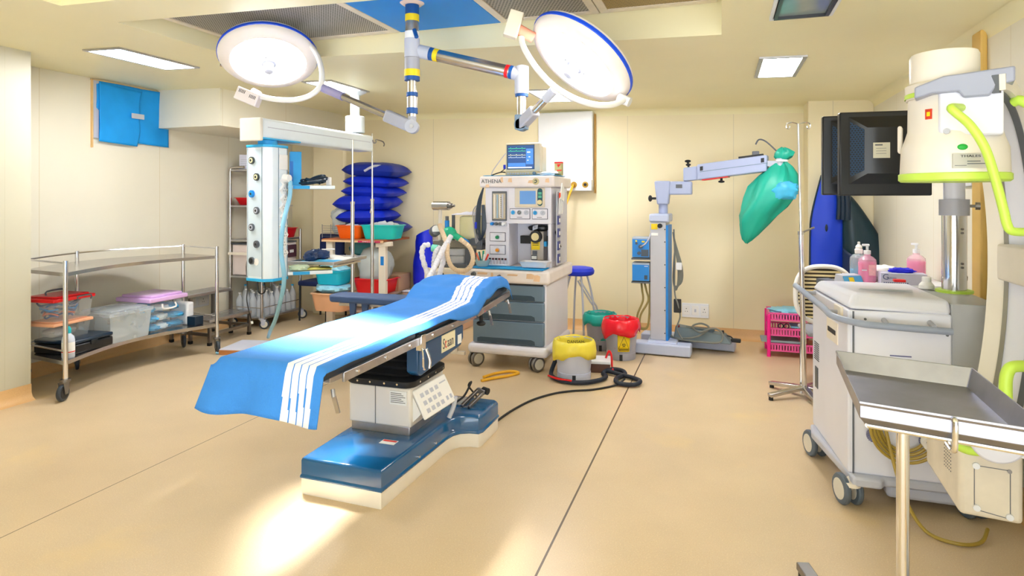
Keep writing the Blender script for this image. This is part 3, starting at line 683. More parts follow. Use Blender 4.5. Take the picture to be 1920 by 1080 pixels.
# upper body with a niche at the right
UX0, UX1, UY = -2.075, -1.445, 5.40
b = MB(O); b.box(UX0, -1.845, UY, 6.0, .878, 1.27); b.box(UX0, UX1, UY, 6.0, 1.27, 1.60); b.box(-1.845, UX1, 5.66, 6.0, .878, 1.27); b.box(-1.475, UX1, UY, 5.66, .878, 1.27)
b.build('upper_body', m_mw, t, bevel=.006)
b = MB(O); b.box(-2.12, -1.405, 5.36, 6.02, 1.60, 1.705); hd = b.build('top_hood', m_worn, t, bevel=.02, seg=3)
for (x, z, w_, h_) in ((-2.04, 1.615, .02, .03), (-1.90, 1.67, .015, .05), (-1.82, 1.665, .02, .04), (-1.62, 1.65, .03, .03), (-1.47, 1.66, .02, .04)): MB(O).slab([(-w_, -h_ * .4), (w_, -h_ * .5), (w_ * .8, h_ * .5), (-w_ * .7, h_ * .4)], (x, 5.3595, z), (1, 0, 0), UP, (0, .001, 0)).build('peeling_patch', m_peel, hd)
text('ATHENA', .05, hd, Vector((-2.0, 5.3585, 1.655)) - Vector(O), (1, 0, 0), UP, M('athena_grey', '#55585e', .5), ext=.0012)
q = MB(O); q.cyl((-1.575, 5.36, 1.652), (-1.575, 5.355, 1.652), .031, n=24); em = q.build('maker_badge', M('badge_gold', '#c9bd93', .35, .4), hd)
q = MB(O); q.tube([(-1.585, 5.354, 1.66), (-1.57, 5.354, 1.664), (-1.566, 5.354, 1.650), (-1.578, 5.354, 1.64), (-1.588, 5.354, 1.642)], .004, n=6); q.build('badge_swirl', M('badge_dark', '#2c4a4a', .4), em)
F_ = UY - .001
def panel(name, x0, x1, z0, z1, mat, dep=.006, bev=.004, lbl=None, par=None): return MB(O).box(x0, x1, F_ - dep, F_ + .001, z0, z1).build(name, mat, par or t, bevel=bev, label=lbl)
fm = panel('flowmeter', -2.005, -1.862, 1.295, 1.565, m_greyd, .012)
q = MB(O); q.box(-1.994, -1.873, F_ - .014, F_ - .011, 1.31, 1.545); q.build('flow_tube_block', M('flow_beige', '#c9bda6', .35, var=.1, scale=20), fm)
for x, mt in ((-1.975, m_cream), (-1.95, M('tube_blue', '#9fb9cc', .3)), (-1.925, m_cream), (-1.90, m_greyl)):
    q = MB(O); q.cyl((x, F_ - .016, 1.32), (x, F_ - .016, 1.535), .008, n=10); q.build('flow_tube', mt, fm)
q = MB(O)
for k in range(10): q.box(-1.917, -1.908, F_ - .0255, F_ - .024, 1.335 + k * .019, 1.339 + k * .019)
q.build('scale_mark', m_text, fm)
kb = panel('flow_knob_bar', -2.02, -1.862, 1.245, 1.288, m_lilac, .03)
for x, mt in ((-1.99, m_blue), (-1.952, m_greyd), (-1.915, m_greyd), (-1.88, m_white)):
    q = MB(O); q.cyl((x, F_ - .03, 1.268), (x, F_ - .065, 1.268), .016, .014, n=14); q.build('flow_knob', mt, kb)
sp = panel('ventilator_panel', -1.785, -1.50, 1.418, 1.595, M('panel_beige', '#ddd2bd', .4, var=.03), .012, .01)
q = MB(O); q.box(-1.735, -1.585, F_ - .0135, F_ - .011, 1.448, 1.568); q.build('screen', M('lcd_blue', '#5b87bd', .25, var=.03, emit=.25), sp)
q = MB(O); q.slab(arc(0, .062, .024, 0, 180) + arc(0, -.05, .024, 180, 360), (-1.545, F_ - .0135, 1.505), (1, 0, 0), UP, (0, .002, 0)); q.build('key_strip', M('key_teal', '#12505c', .4), sp)
for z in (1.545, 1.515):
    q = MB(O); q.box(-1.561, -1.529, F_ - .016, F_ - .013, z - .011, z + .011); q.build('key', M('key_green', '#5cb99c', .4), sp, bevel=.003)
q = MB(O); q.cyl((-1.545, F_ - .013, 1.466), (-1.545, F_ - .03, 1.466), .021, n=20); q.build('dial', M('dial_cream', '#e9d9a2', .4), sp)
def outlined(name, x0, x1, z0, z1):
    p = panel(name, x0, x1, z0, z1, M('outline_dark', '#3a3f55', .4), .003, .012)
    q = MB(O); q.box(x0 + .005, x1 - .005, F_ - .0045, F_ - .002, z0 + .005, z1 - .005); q.build('face_plate', m_mw, p, bevel=.0)
    return p
g = outlined('gauge_panel', -1.835, -1.64, 1.312, 1.408)
m_gb = M('gauge_blue', '#2aa0e6', .3); m_gg = M('gauge_grey', '#6d7076', .3)
def gauge(par, x, z, mt, r=.022):
    q = MB(O); q.cyl((x, F_ - .004, z), (x, F_ - .014, z), r, n=22); gg = q.build('gauge', m_greyl, par)
    q = MB(O); q.cyl((x, F_ - .0135, z), (x, F_ - .0155, z), r * .82, n=22); q.build('dial_face', mt, gg)
    q = MB(O); q.bar((x - r * .3, F_ - .0162, z - r * .3), (x + r * .45, F_ - .0162, z + r * .45), .003, .001); q.build('needle', m_text if mt is not m_gg else m_paper, gg)
for x, mt in ((-1.80, m_gb), (-1.74, m_gg), (-1.675, m_greyl)): gauge(g, x, 1.372, mt)
q = MB(O); q.box(-1.765, -1.715, F_ - .0052, F_ - .004, 1.326, 1.330); q.build('panel_print', m_text, g)
g = outlined('gauge_panel', -1.622, -1.475, 1.312, 1.408)
for x, mt in ((-1.59, m_gb), (-1.52, m_greyl)): gauge(g, x, 1.37, mt)
q = MB(O); q.box(-1.575, -1.53, F_ - .0052, F_ - .004, 1.326, 1.330); q.build('panel_print', m_text, g)
for z0, z1, mt in ((1.105, 1.188, M('knob_green', '#128a58', .3)), (.985, 1.072, M('knob_orange', '#f59a12', .3))):
    g = outlined('knob_panel', -2.03, -1.875, z0, z1); zc_ = (z0 + z1) / 2 - .003
    q = MB(O); q.cyl((-1.952, F_ - .004, zc_), (-1.952, F_ - .010, zc_), .022, n=20); q.build('knob_ring', m_greyl, g)
    q = MB(O); q.cyl((-1.952, F_ - .009, zc_), (-1.952, F_ - .03, zc_), .017, .014, n=20); q.build('knob', mt, g)
    q = MB(O); q.box(-1.99, -1.91, F_ - .0052, F_ - .004, z1 - .018, z1 - .0145); q.build('panel_print', m_greyl, g)
# niche: rail, vaporiser
b = MB(O); b.box(-1.80, -1.49, 5.60, 5.66, 1.075, 1.15); b.build('vaporiser_rail', m_blackp, t, bevel=.004)
b = MB(O); b.box(-1.665, -1.54, 5.49, 5.62, .93, 1.20); vp = b.build('vaporiser', M('vaporiser_grey', '#b9b0a6', .35, .3, var=.08), t, bevel=.01)
q = MB(O); q.cyl((-1.61, 5.49, 1.15), (-1.61, 5.455, 1.15), .058, .055, n=28); q.build('dial', m_black, vp)
q = MB(O); q.cyl((-1.61, 5.4555, 1.15), (-1.61, 5.45, 1.15), .036, n=24); q.build('dial_centre', M('dial_cream', '#e9d9a2'), vp)
q = MB(O); q.box(-1.655, -1.575, 5.484, 5.491, 1.03, 1.105); q.build('warning_label', m_yel, vp)
q = MB(O); q.box(-1.64, -1.60, 5.47, 5.491, .985, 1.02); q.box(-1.655, -1.60, 5.483, 5.491, .935, .98); q.build('filler', m_greyd, vp)
q = MB(O); q.box(-1.650, -1.605, 5.478, 5.484, .945, .972); q.build('filler_label', m_paper, vp)
q = MB(O); q.box(-1.541, -1.515, 5.50, 5.56, 1.06, 1.105); q.build('lock_tab', m_tapel, vp)
q = MB(O)
for z in (1.085, 1.07): q.box(-1.645, -1.585, 5.4825, 5.4842, z, z + .005)
q.build('label_print', m_text, vp)
# hanging organiser on the right side
b = MB(O); b.box(-1.405, -1.395, 5.42, 5.80, .90, 1.56); og = b.build('hanging_organiser', M('organiser_clear', '#cfd2e2', .25, var=.04, alpha=.75), t, bevel=.003)
b = MB(O)
for k in range(4): b.box(-1.394, -1.384, 5.43, 5.50, .92 + k * .115, 1.0 + k * .115)
b.build('organiser_pocket', M('pocket_navy', '#26307e', .4, var=.12, scale=20), og)
b = MB(O)
for k in range(4): b.box(-1.3835, -1.3825, 5.445, 5.485, .94 + k * .115, .975 + k * .115)
b.build('pocket_tag', m_paper, og)
for k in range(3):
    b = MB(O); y = 5.44 + .05 * k; b.tube([(-1.38, y, 1.36), (-1.375, y + .01 * k, 1.56)], .006, n=8); pt = b.build('packed_tube', m_whitep, og)
    q = MB(O); q.cyl((-1.375, y + .01 * k, 1.50), (-1.375, y + .01 * k, 1.55), .008, n=8); q.build('tube_end', M('orange_red', '#f04a22', .5), pt)
b = MB(O); b.slab([(-.07, 0), (.06, -.03), (.09, .08), (.0, .14)], (-1.375, 5.50, 1.50), (0, 1, 0), UP, (.01, 0, 0)); b.build('folded_paper', m_paper, og)
# cables hanging at the left side
b = MB(O)
for k in range(4): b.tube([(-2.105, 5.43, 1.60), (-2.12 - .01 * k, 5.40, 1.45), (-2.13 - .012 * k, 5.40, 1.22), (-2.115 - .005 * k, 5.40, 1.14 - .01 * k), (-2.10 + .01 * k, 5.39, 1.22), (-2.105 + .006 * k, 5.40, 1.44)], .007, n=6)
b.build('sensor_cable_bundle', m_navyd, t)
b = MB(O)
for k in range(3): b.tube([(-2.12, 5.42, 1.46), (-2.16 - .02 * k, 5.41, 1.38), (-2.15 - .012 * k, 5.40, 1.20 - .03 * k), (-2.145 - .01 * k, 5.40, 1.10 - .01 * k)], .0055, n=6)
b.build('lead_bundle', M('lead_grey', '#a7a4a8', .5), t)
b = MB(O); b.cyl((-2.165, 5.39, 1.22), (-2.165, 5.39, 1.28), .011, n=10); b.build('lead_plug', m_blued, t)
# absorber and breathing system on the left
b = MB(O); b.box(-2.62, -2.12, 5.42, 5.50, 1.03, 1.10); ab = b.build('absorber_block', m_steeld, t, bevel=.006)
q = MB(O); q.box(-2.30, -2.12, 5.40, 5.52, 1.06, 1.13); q.box(-2.17, -2.11, 5.41, 5.50, 1.02, 1.115); q.build('valve_block', m_greyd, ab, bevel=.005)
b = MB(O); b.cyl((-2.56, 5.46, 1.08), (-2.56, 5.46, 1.42), .018); b.build('bellows_post', m_cream, t)
b = MB(O); b.cyl((-2.63, 5.46, 1.43), (-2.46, 5.44, 1.43), .042, n=24); sb_ = b.build('steel_canister', m_steel, t)
q = MB(O); q.cyl((-2.46, 5.44, 1.43), (-2.43, 5.437, 1.43), .024); q.cyl((-2.43, 5.437, 1.43), (-2.40, 5.434, 1.43), .012); q.build('outlet', m_steeld, sb_)
b = MB(O); b.cyl((-2.48, 5.44, 1.10), (-2.48, 5.44, 1.33), .017); b.cyl((-2.44, 5.50, 1.10), (-2.44, 5.50, 1.34), .016); b.build('valve_post', m_greyd, t)
b = MB(O); b.cyl((-2.48, 5.44, 1.22), (-2.48, 5.44, 1.29), .022); b.build('blue_cuff', m_blue, t)
b = MB(O); b.lathe([(.125, 1.12), (.125, 1.30), (.12, 1.325), (.10, 1.335), (.01, 1.337)], (-2.25, 5.52, 0), 28); b.build('bellows_dome', M('dome_yellowish', '#e6e2b0', .12, alpha=.5), t)
b = MB(O); b.lathe([(.02, .0), (.105, .0), (.105, .06), (.09, .065), (.105, .075), (.105, .13), (.02, .13)], (-2.38, 5.47, .895), 28); can = b.build('lime_canister', M('canister_clear', '#c6c9d2', .2, var=.06, alpha=.75), t)
q = MB(O); q.box(-2.52, -2.24, 5.36, 5.58, .85, .893); q.box(-2.52, -2.47, 5.40, 5.55, .89, 1.03); q.box(-2.28, -2.22, 5.40, 5.55, .85, 1.03); q.build('canister_cradle', m_greyd, t, bevel=.006)
b = MB(O); b.cyl((-2.60, 5.40, 1.18), (-2.56, 5.37, 1.20), .052, n=24); b.build('pressure_gauge', m_greyd, t)
b = MB(O); b.cyl((-2.565, 5.374, 1.199), (-2.557, 5.368, 1.2005), .045, n=24); b.build('gauge_face', m_paper, t)
b = MB(O); b.ell((-2.42, 5.36, 1.17), .075, .05, .065); b.cyl((-2.38, 5.36, 1.16), (-2.27, 5.34, 1.11), .034, .026); b.build('green_connector', M('green_rubber', '#17b58c', .4), t)
b = MB(O); b.cyl((-2.28, 5.342, 1.115), (-2.22, 5.33, 1.085), .026); b.build('blue_cuff', m_blue, t)
b = MB(O); b.cyl((-2.60, 5.37, 1.03), (-2.54, 5.37, 1.025), .036); b.build('green_connector', M('mint_rubber', '#7fe0c8', .4), t)
b = MB(O); b.cyl((-2.115, 5.43, 1.075), (-2.085, 5.43, 1.075), .010); b.ell((-2.07, 5.43, 1.075), .024, .026, .028); b.build('valve_knob', m_blackp, t)
def corr(pts, r, name, mat):
    L = 260
    b = MB(O); b.tube(pts, lambda q: r * (1 + .09 * (1 if int(q * L) % 2 else -1)), n=12, sm=24); return b.build(name, mat, t, smooth=25)
m_hosew = M('hose_white', '#ecebf2', .4, var=.03); m_hoseb = M('hose_beige', '#ecd3b2', .45, var=.04)
corr([at(846, 442, 5.32), at(832, 465, 5.25), at(815, 500, 5.1), at(795, 540, 4.9), at(786, 560, 4.8)], .022, 'breathing_hose', m_hosew)
corr([at(842, 446, 5.34), at(834, 480, 5.28), at(822, 520, 5.2), at(808, 552, 5.1)], .022, 'breathing_hose', m_hosew)
corr([at(806, 459, 5.36), at(795, 461, 5.34), at(791, 475, 5.32), at(797, 500, 5.3), at(810, 530, 5.22), at(820, 556, 5.1)], .022, 'breathing_hose', m_hosew)
corr([at(826, 462, 5.36), at(816, 475, 5.34), at(813, 505, 5.3), at(820, 540, 5.25)], .02, 'breathing_hose', m_hosew)
corr([at(862, 448, 5.3), at(880, 463, 5.28), at(887, 484, 5.26), at(880, 502, 5.24), at(864, 509, 5.23), at(847, 500, 5.23), at(839, 480, 5.24), at(838, 458, 5.28), at(828, 432, 5.34), at(824, 420, 5.36)], .02, 'breathing_hose', m_hoseb)
b = MB(O); b.box(-2.60, -2.56, 5.20, 5.24, .0, .86); b.bar((-2.60, 5.22, .84), (-2.12, 5.22, .84), .03, .03); b.box(-2.30, -2.27, 5.20, 5.24, .1, .84); b.bar((-2.60, 5.22, .1), (-2.2, 5.22, .1), .03, .03); b.build('hose_frame', m_cream, t, bevel=.003)
for k, (x0, y0) in enumerate(((842, 520), (835, 495))):
    b = MB(O); b.tube([at(822, 500 + k * 12, 5.4), at(835, 520, 5.38), at(842 + 6 * k, 532, 5.36), at(838, 548, 5.3)], .006, n=6); b.build('gas_tube', M('teal_tube', '#1c8fa0', .4) if k else m_black, t)
# blue seat edge at the right of the machine
# ---- things standing on the machine
def place(name, label, cat, mb, mat, loc, bevel=.0, rz=0., group=None, smooth=35, solid=0.):
    o = mb.build(name, mat, loc=loc, bevel=bevel, rz=rz, smooth=smooth, solid=solid); return tag(o, label, cat, group)
mo = thing('patient_monitor', 'beige patient monitor with a lit blue trace screen on top of the anaesthesia machine', 'monitor', (-1.76, 5.62, 1.712), .06)
b = MB(); b.box(-.165, .165, -.09, .0, .035, .305); b.box(-.145, .175, .0, .16, .02, .285); b.build('case', M('monitor_beige', '#d9cfb7', .4, var=.03), mo, bevel=.012)
b = MB(); b.box(-.165, .145, -.095, .0, .0, .04); b.build('button_foot', M('monitor_beige2', '#cdbf9a', .4), mo, bevel=.006)
b = MB(); b.box(-.152, .115, -.0925, -.089, .058, .288); b.build('bezel', m_slated, mo, bevel=.003)
b = MB(); b.box(-.142, .108, -.094, -.092, .066, .280); sn = b.build('screen', M('trace_screen', '#2b4a7c', .25, var=.12, scale=3, emit=.5), mo)
b = MB(); b.box(.035, .102, -.0955, -.0935, .105, .25); b.box(-.138, .03, -.0955, -.0935, .085, .118); b.build('number_field', M('screen_field', '#3f74bf', .3, emit=.6), sn)
for z, c_ in ((.252, '#3fd27a'), (.228, '#3fd27a'), (.190, '#e6e6a0'), (.168, '#c9d6e6')):
    b = MB(); b.tube([(-.135 + .165 * k / 30, -.0955, z + (.010 if k % 10 == 4 else (-.003 if k % 10 == 5 else 0))) for k in range(31)], .0012, n=4, sm=0); b.build('trace', M('trace' + c_, c_, .4, emit=.9), sn)
b = MB(); b.box(-.138, .09, -.0955, -.0935, .070, .080); b.box(.045, .075, -.0965, -.095, .212, .222); b.box(.06, .075, -.0965, -.095, .17, .176); b.box(.045, .06, -.0965, -.095, .14, .145); b.build('screen_print', M('screen_white', '#dfeaf6', .4, emit=.8), sn)
b = MB()
for k in range(9): b.box(-.145 + k * .024, -.130 + k * .024, -.0985, -.094, .012, .028)
b.build('button', m_greyl, mo, bevel=.002)
b = MB(); b.cyl((.115, -.094, .02), (.115, -.115, .02), .016, n=16); b.build('selector', m_slate, mo)
b = MB(); b.tube([(-.165, .0, .24), (-.22, -.02, .17), (-.29, -.06, .06), (-.30, -.10, .01)], .004, n=6); b.build('lead', M('lead_lilac', '#b5b2c8', .5), mo)
b = MB(); b.tube([(-.165, -.02, .03), (-.22, -.05, .035), (-.30, -.10, .004)], .006, n=6); b.tube([(-.18, -.04, .08), (-.19, -.05, .06), (-.23, -.06, .03)], .004, n=6); b.build('probe_lead', m_black, mo)
b = MB(); b.obox((-.185, -.045, .085), (.012, 0, 0), (0, .01, 0), (0, 0, .02)); b.build('probe_plug', m_blued, mo, bevel=.004)
place('blue_cloth', 'blue cloth spread on the anaesthesia machine top under the monitor', 'cloth', MB().grid(lambda u, v: (-.33 + .68 * u, -.22 + .42 * v, .004 + .006 * abs(mnoise.noise(Vector((u * 6, v * 6, 1))))), 24, 12), m_tapel, (-1.76, 5.60, 1.705), solid=.003)
place('crumpled_wrap', 'white crumpled wrap beside the patient monitor', 'wrap', crumple(.20, .12, .05, 3), m_paper, (-1.52, 5.58, 1.716), solid=.003)
bx = thing('medicine_box', 'small green and red medicine box standing on the right end of the machine top', 'box', (-1.44, 5.66, 1.714), -.1)
MB().box(-.036, .036, -.02, .02, 0, .125).build('carton', M('box_olive', '#b9b27c', .6, var=.05), bx, bevel=.002)
MB().box(-.0365, .0365, -.0206, .0206, .112, .1255).build('top_band', m_red, bx)
MB().slab([(-.012, .045), (.03, .045), (.0, .015)], (0, -.0208, .058), (1, 0, 0), UP, (0, -.0006, 0)).build('triangle_mark', m_red, bx)
MB().box(-.012, .035, -.0212, -.0204, .042, .052).build('red_band', m_red, bx)
place('blue_work_cloth', 'bright blue cloth lying on the worktop of the anaesthesia machine', 'cloth', MB().grid(lambda u, v: (-.345 + .69 * u, -.115 + .23 * v - (.02 * u), .004 + .008 * abs(mnoise.noise(Vector((u * 9, v * 5, 3))))), 26, 10), M('cloth_cyan', '#169de0', .8, var=.08), (-1.79, 5.265, .8785), solid=.003)
bw = thing('syringe_bowl', 'clear bowl full of syringes on the left of the machine worktop', 'bowl', (-2.04, 5.24, .890))
MB().lathe([(.045, 0), (.055, .01), (.075, .055), (.078, .058), (.072, .055), (.05, .012), (.002, .008)], n=24).build('bowl', M('bowl_clear', '#bfe0e2', .15, alpha=.5), bw)
cols = ['#e24434', '#f2f2f2', '#1d9a83', '#f4f4f4', '#e8734f', '#2b6d73', '#ffffff']
for k in range(7):
    a = k * .9; b = MB(); b.cyl((.02 * cos(a), .02 * sin(a), .02), (.055 * cos(a), .055 * sin(a), .10 + .012 * (k % 3)), .009, n=8)
    tag(b.build('syringe', M('syringe' + cols[k], cols[k], .5), loc=(-2.04, 5.24, .899)), 'plastic syringe standing in the clear bowl on the worktop', 'syringe', 'syringes in the clear bowl')
vr = thing('vial_rack', 'row of small dark capped vials standing on the worktop', 'vial rack', (-1.93, 5.35, .890))
MB().box(-.10, .09, -.025, .025, 0, .012).build('rack', m_white, vr, bevel=.003)
for k in range(6):
    p = MB(); p.cyl((-.08 + .03 * k, 0, .012), (-.08 + .03 * k, 0, .05), .012, n=12); v = p.build('vial', M('vial_glass', '#d7d2dc', .2, var=.1), vr)
    p = MB(); p.cyl((-.08 + .03 * k, 0, .05), (-.08 + .03 * k, 0, .066), .011, n=12); p.build('cap', M('vial_cap', '#5a1c1c', .4) if k % 2 else m_text, v)
tr = thing('white_tray', 'white open plastic tray on the worktop below the vaporiser', 'tray', (-1.56, 5.30, .892))
MB().loft([[(x * k, y * k, z) for x, y in ((-.13, -.07), (.13, -.07), (.13, .07), (-.13, .07))] for k, z in ((.82, 0), (1, .05), (1.03, .052), (.98, .05), (.80, .006))]).build('tray', M('tray_white', '#f2f0f4', .35, alpha=.85), tr, bevel=.004)
mk = thing('black_face_mask', 'shiny black breathing mask lying on top of the vaporiser', 'mask', (-1.60, 5.54, 1.20))
lump(.20, .10, .055, 4, amp=.12).build('cushion', m_blackp, mk); MB().tube([(.08, 0, .03), (.15, .01, .0), (.22, -.05, -.14)], .008, n=8).build('tube', m_black, mk)
MB().obox((-.02, -.045, .035), (.025, 0, .01), (0, .006, .004), (0, 0, .02)).build('clear_window', m_greyl, mk, bevel=.004)
pp = thing('folded_plastic_sheet', 'white folded printed sheet lying on the clear bellows dome', 'sheet', (-2.27, 5.50, 1.338))
crumple(.30, .20, .035, 9).build('sheet', M('sheet_lilac', '#e2e4f6', .5, var=.06), pp, solid=.004)
# stool behind the machine
st = thing('blue_stool', 'round blue padded stool half hidden behind the anaesthesia machine', 'stool', (-1.42, 6.42, 0))
MB().lathe([(.01, .70), (.14, .70), (.16, .715), (.165, .745), (.15, .775), (.10, .785), (.01, .787)], n=28).build('seat', m_blued, st)
for k in range(4):
    a = k * pi / 2 + .5; MB().tube([(.09 * cos(a), .09 * sin(a), .70), (.15 * cos(a), .15 * sin(a), .45), (.20 * cos(a), .20 * sin(a), .0)], .011, n=8).build('leg', m_greyl, st)
# foot pump box with wires behind the yellow bin
# gas outlets and hoses
go = thing('gas_outlet_plate', 'white wall plate with a row of medical gas sockets below the duct panel', 'gas outlet plate', (-1.70, 7.0, 1.655))
b = MB(); b.box(-.32, .315, -.075, .03, -.07, .055); b.build('plate', m_white, go, bevel=.006)
m_brass = M('brass', '#c9a24a', .3, .9, var=.05)
for k, x in enumerate((-.10, .0, .115, .245)):
    b = MB(); b.cyl((x, -.075, 0), (x, -.085, 0), .034, n=24); o_ = b.build('gas_socket', m_brass if k > 1 else m_steel, go)
    b = MB(); b.cyl((x, -.084, 0), (x, -.089, 0), .017, n=18); b.build('socket_hole', m_text, o_)
    if k in (0, 1, 2):
        b = MB(); b.cyl((x, -.085, 0), (x, -.125, -.008), .016, n=14); b.build('probe', m_steeld if k < 2 else m_brass, o_)
tag(MB((-1.72, 6.88, 1.2)).tube([(-1.70, 6.88, 1.648), (-1.715, 6.83, 1.56), (-1.76, 6.6, 1.25), (-1.80, 6.2, 1.0), (-1.75, 6.06, .9)], .012, n=10).build('gas_hose', m_navyd, loc=(-1.72, 6.88, 1.2)), 'dark blue gas hose hanging from the wall outlet plate', 'hose')
tag(MB((-1.6, 6.88, 1.2)).tube([(-1.585, 6.88, 1.65), (-1.60, 6.83, 1.58), (-1.68, 6.6, 1.22), (-1.74, 6.25, .92), (-1.70, 6.06, .85)], .012, n=10).build('gas_hose', M('hose_yellow', '#f0b52a', .45), loc=(-1.6, 6.88, 1.2)), 'yellow gas hose hanging from the wall outlet plate', 'hose')
# the folding bed frame behind the bins
fr = thing('wire_drip_frame', 'thin white folded metal frame standing behind the anaesthesia machine', 'frame', (-1.30, 6.55, 0))
MB().tube([(-.16, 0, .62), (-.02, 0, .40), (.035, 0, .30), (.04, 0, .0)], .009, n=8, sm=3).build('bent_rod', m_greyl, fr)
MB().tube([(-.16, .1, .62), (-.02, .1, .40), (.035, .1, .30), (.04, .1, .0)], .009, n=8, sm=3).build('bent_rod', m_greyl, fr)
MB().tube([(.04, 0, .07), (.04, .1, .07)], .006, n=8, sm=0).build('cross_rod', m_greyl, fr)
for yy in (0, .1): MB().cyl((.04, yy, 0), (.04, yy, .02), .014, n=10).build('foot', m_black, fr)
# ------------------------------------------------------------------ curved instrument trolley
t = thing('curved_trolley', 'curved two-shelf stainless steel instrument trolley along the left wall', 'trolley', (-4.9, 4.1, 0)); O = (-4.9, 4.1, 0)
def front(u): return Vector((-4.63 - .20 * sin(pi * u) ** 1.0 - .01 * u, 3.345 + 1.48 * u, 0))
def back(u): return Vector((-5.16 - .24 * sin(pi * u), 3.42 + 1.50 * u, 0))
def shelf(z, th, name):
    b = MB(O); N = 24; rings = []
    for i in range(N + 1):
        f, k = front(i / N), back(i / N)
        rings.append([f + UP * (z - th), f + UP * z, f * .985 + k * .015 + UP * (z + .0), k * .985 + f * .015 + UP * z, k + UP * z, k + UP * (z - th)])
    b.loft(rings); return b.build(name, m_steel, t, smooth=40)
shelf(.945, .028, 'shelf'); shelf(.285, .03, 'shelf')
legs = [front(0), front(1), back(0), back(.38), back(1)]
for i, p in enumerate(legs):
    b = MB(O); b.cyl(p + UP * .15, p + UP * 1.035, .0165, n=16); b.build('leg', m_chrome, t)
    caster(t, p.x, p.y, .062, .155, ang=(-1.2 if i == 0 else -.6), w=.03, tyre=m_tyre, hub=m_black, fork=m_steeld, o=O)
for z in (1.02, .36):
    b = MB(O)
    b.tube([back(i / 16) + UP * z for i in range(17)], .008, n=8, sm=2); b.cyl(front(0) + UP * z, back(0) + UP * z, .008, n=8); b.cyl(front(1) + UP * z, back(1) + UP * z, .008, n=8)
    b.build('guard_rail', m_chrome, t)
# things on the lower shelf
S = .2855
cs = thing('black_case', 'flat black plastic case at the left end of the lower trolley shelf', 'case', (-4.98, 3.65, S), .12)
MB().box(-.16, .21, -.19, .19, 0, .075).build('body', m_blackp, cs, bevel=.012); MB().box(-.16, .212, -.192, .192, .077, .112).build('lid', m_navyd, cs, bevel=.014)
MB().box(.208, .22, -.03, .03, .05, .085).build('latch', m_black, cs, bevel=.003)
def lidded(name, label, loc, rz, w, d, h, lidm, lidh, group, content=None, lidlip=.012, handle=None):
    t_ = thing(name, label, 'box', loc, rz, group)
    b = MB(); b.loft([[(x * k, y * k, z) for x, y in ((-w / 2, -d / 2), (w / 2, -d / 2), (w / 2, d / 2), (-w / 2, d / 2))] for k, z in ((.90, 0), (.99, h), (.975, h), (.885, .006))]); b.build('tub', m_clear if content != 'frost' else m_clear2, t_, bevel=.006)
    b = MB(); b.box(-w / 2 - lidlip, w / 2 + lidlip, -d / 2 - lidlip, d / 2 + lidlip, h - .012, h + lidh * .55); b.box(-w / 2 * .9, w / 2 * .9, -d / 2 * .88, d / 2 * .88, h + lidh * .5, h + lidh); b.build('lid', lidm, t_, bevel=.008)
    return t_
G = 'lidded boxes on the lower trolley shelf'
BZ = S + .112
p1 = lidded('storage_box', 'clear box with a peach lid stacked on the black case', (-5.0, 3.56, BZ), .12, .27, .33, .125, M('peach_plastic', '#f6b890', .45, var=.05), .022, G)
p2 = lidded('storage_box', 'clear box with a red lid and dark handles on top of the peach lidded box', (-5.0, 3.56, BZ + .148), .12, .29, .35, .165, m_red, .03, G)
for s_ in (-1, 1):
    b = MB(); b.tube([(.145 * 1, s_ * .08 - .06, .14), (.158, s_ * .08 - .06, .17), (.158, s_ * .08 - .06, .175), (.158, s_ * .08 + .06, .175), (.158, s_ * .08 + .06, .14)][0:5], .006, n=6, sm=2)
    if s_ > 0: b.build('side_handle', m_greyd, p2)
b = MB(); b.tube([(-.02, -.09, .19), (-.02, -.085, .225), (-.02, .06, .225), (-.02, .07, .19)], .007, n=6, sm=3); b.build('top_handle', m_greyd, p2)
for k, c_ in enumerate(('#2b4d8e', '#d96a4a', '#46608a', '#2f8fd6', '#8a8fa8', '#23406e')):
    b = MB(); r = .075 + .008 * k; b.tube([(r * cos(a * pi / 6) * 1.0, r * 1.3 * sin(a * pi / 6), .02 + .022 * k + .012 * sin(a * 2 + k)) for a in range(12)], .007, n=6, sm=3, closed=False)
    o_ = b.build('coiled_cable', M('coil' + c_, c_, .5), loc=(-5.0, 3.56, BZ + .152)); tag(o_, 'coloured coiled cable packed inside the red lidded box', 'cable', 'cables in the red lidded box')
b = lump(.18, .22, .07, 21); tag(b.build('grey_pouch', M('pouch_grey', '#b8b5b2', .6), loc=(-5.0, 3.56, BZ + .008)), 'grey pouch inside the peach lidded box', 'pouch')
bt = thing('antiseptic_bottle', 'white plastic bottle with turquoise cap in front of the black case', 'bottle', (-4.725, 3.435, S))
MB().lathe([(.01, 0), (.040, 0), (.043, .008), (.043, .13), (.038, .16), (.02, .18), (.016, .19)], n=24).build('bottle', M('bottle_milky', '#dfe7f6', .3, alpha=.85), bt)
MB().lathe([(.019, .187), (.02, .215), (.012, .235), (.004, .24)], n=18).build('cap', M('cap_turquoise', '#23b9c4', .4), bt)
MB().lathe([(.0435, .04), (.0435, .12)], n=24, caps=False).build('label', m_paper, bt)
MB().lathe([(.0438, .045), (.0438, .052)], n=24, caps=False).build('label_band', m_red, bt)
p3 = lidded('storage_bin', 'frosted clear bin with translucent lid in the middle of the lower trolley shelf', (-4.98, 4.03, S), .05, .36, .42, .235, m_clear2, .04, G, 'frost')
b = MB()
for k in range(4): b.tube([(.10 * cos(a * pi / 5 + k), .13 * sin(a * pi / 5 + k), .03 + .02 * k + .02 * sin(a)) for a in range(10)], .008, n=6, sm=3)
tag(b.build('grey_tubing', M('tubing_grey', '#98a7ae', .5), loc=(-4.96, 4.05, S + .01)), 'grey coiled tubing lying inside the frosted bin', 'tubing')
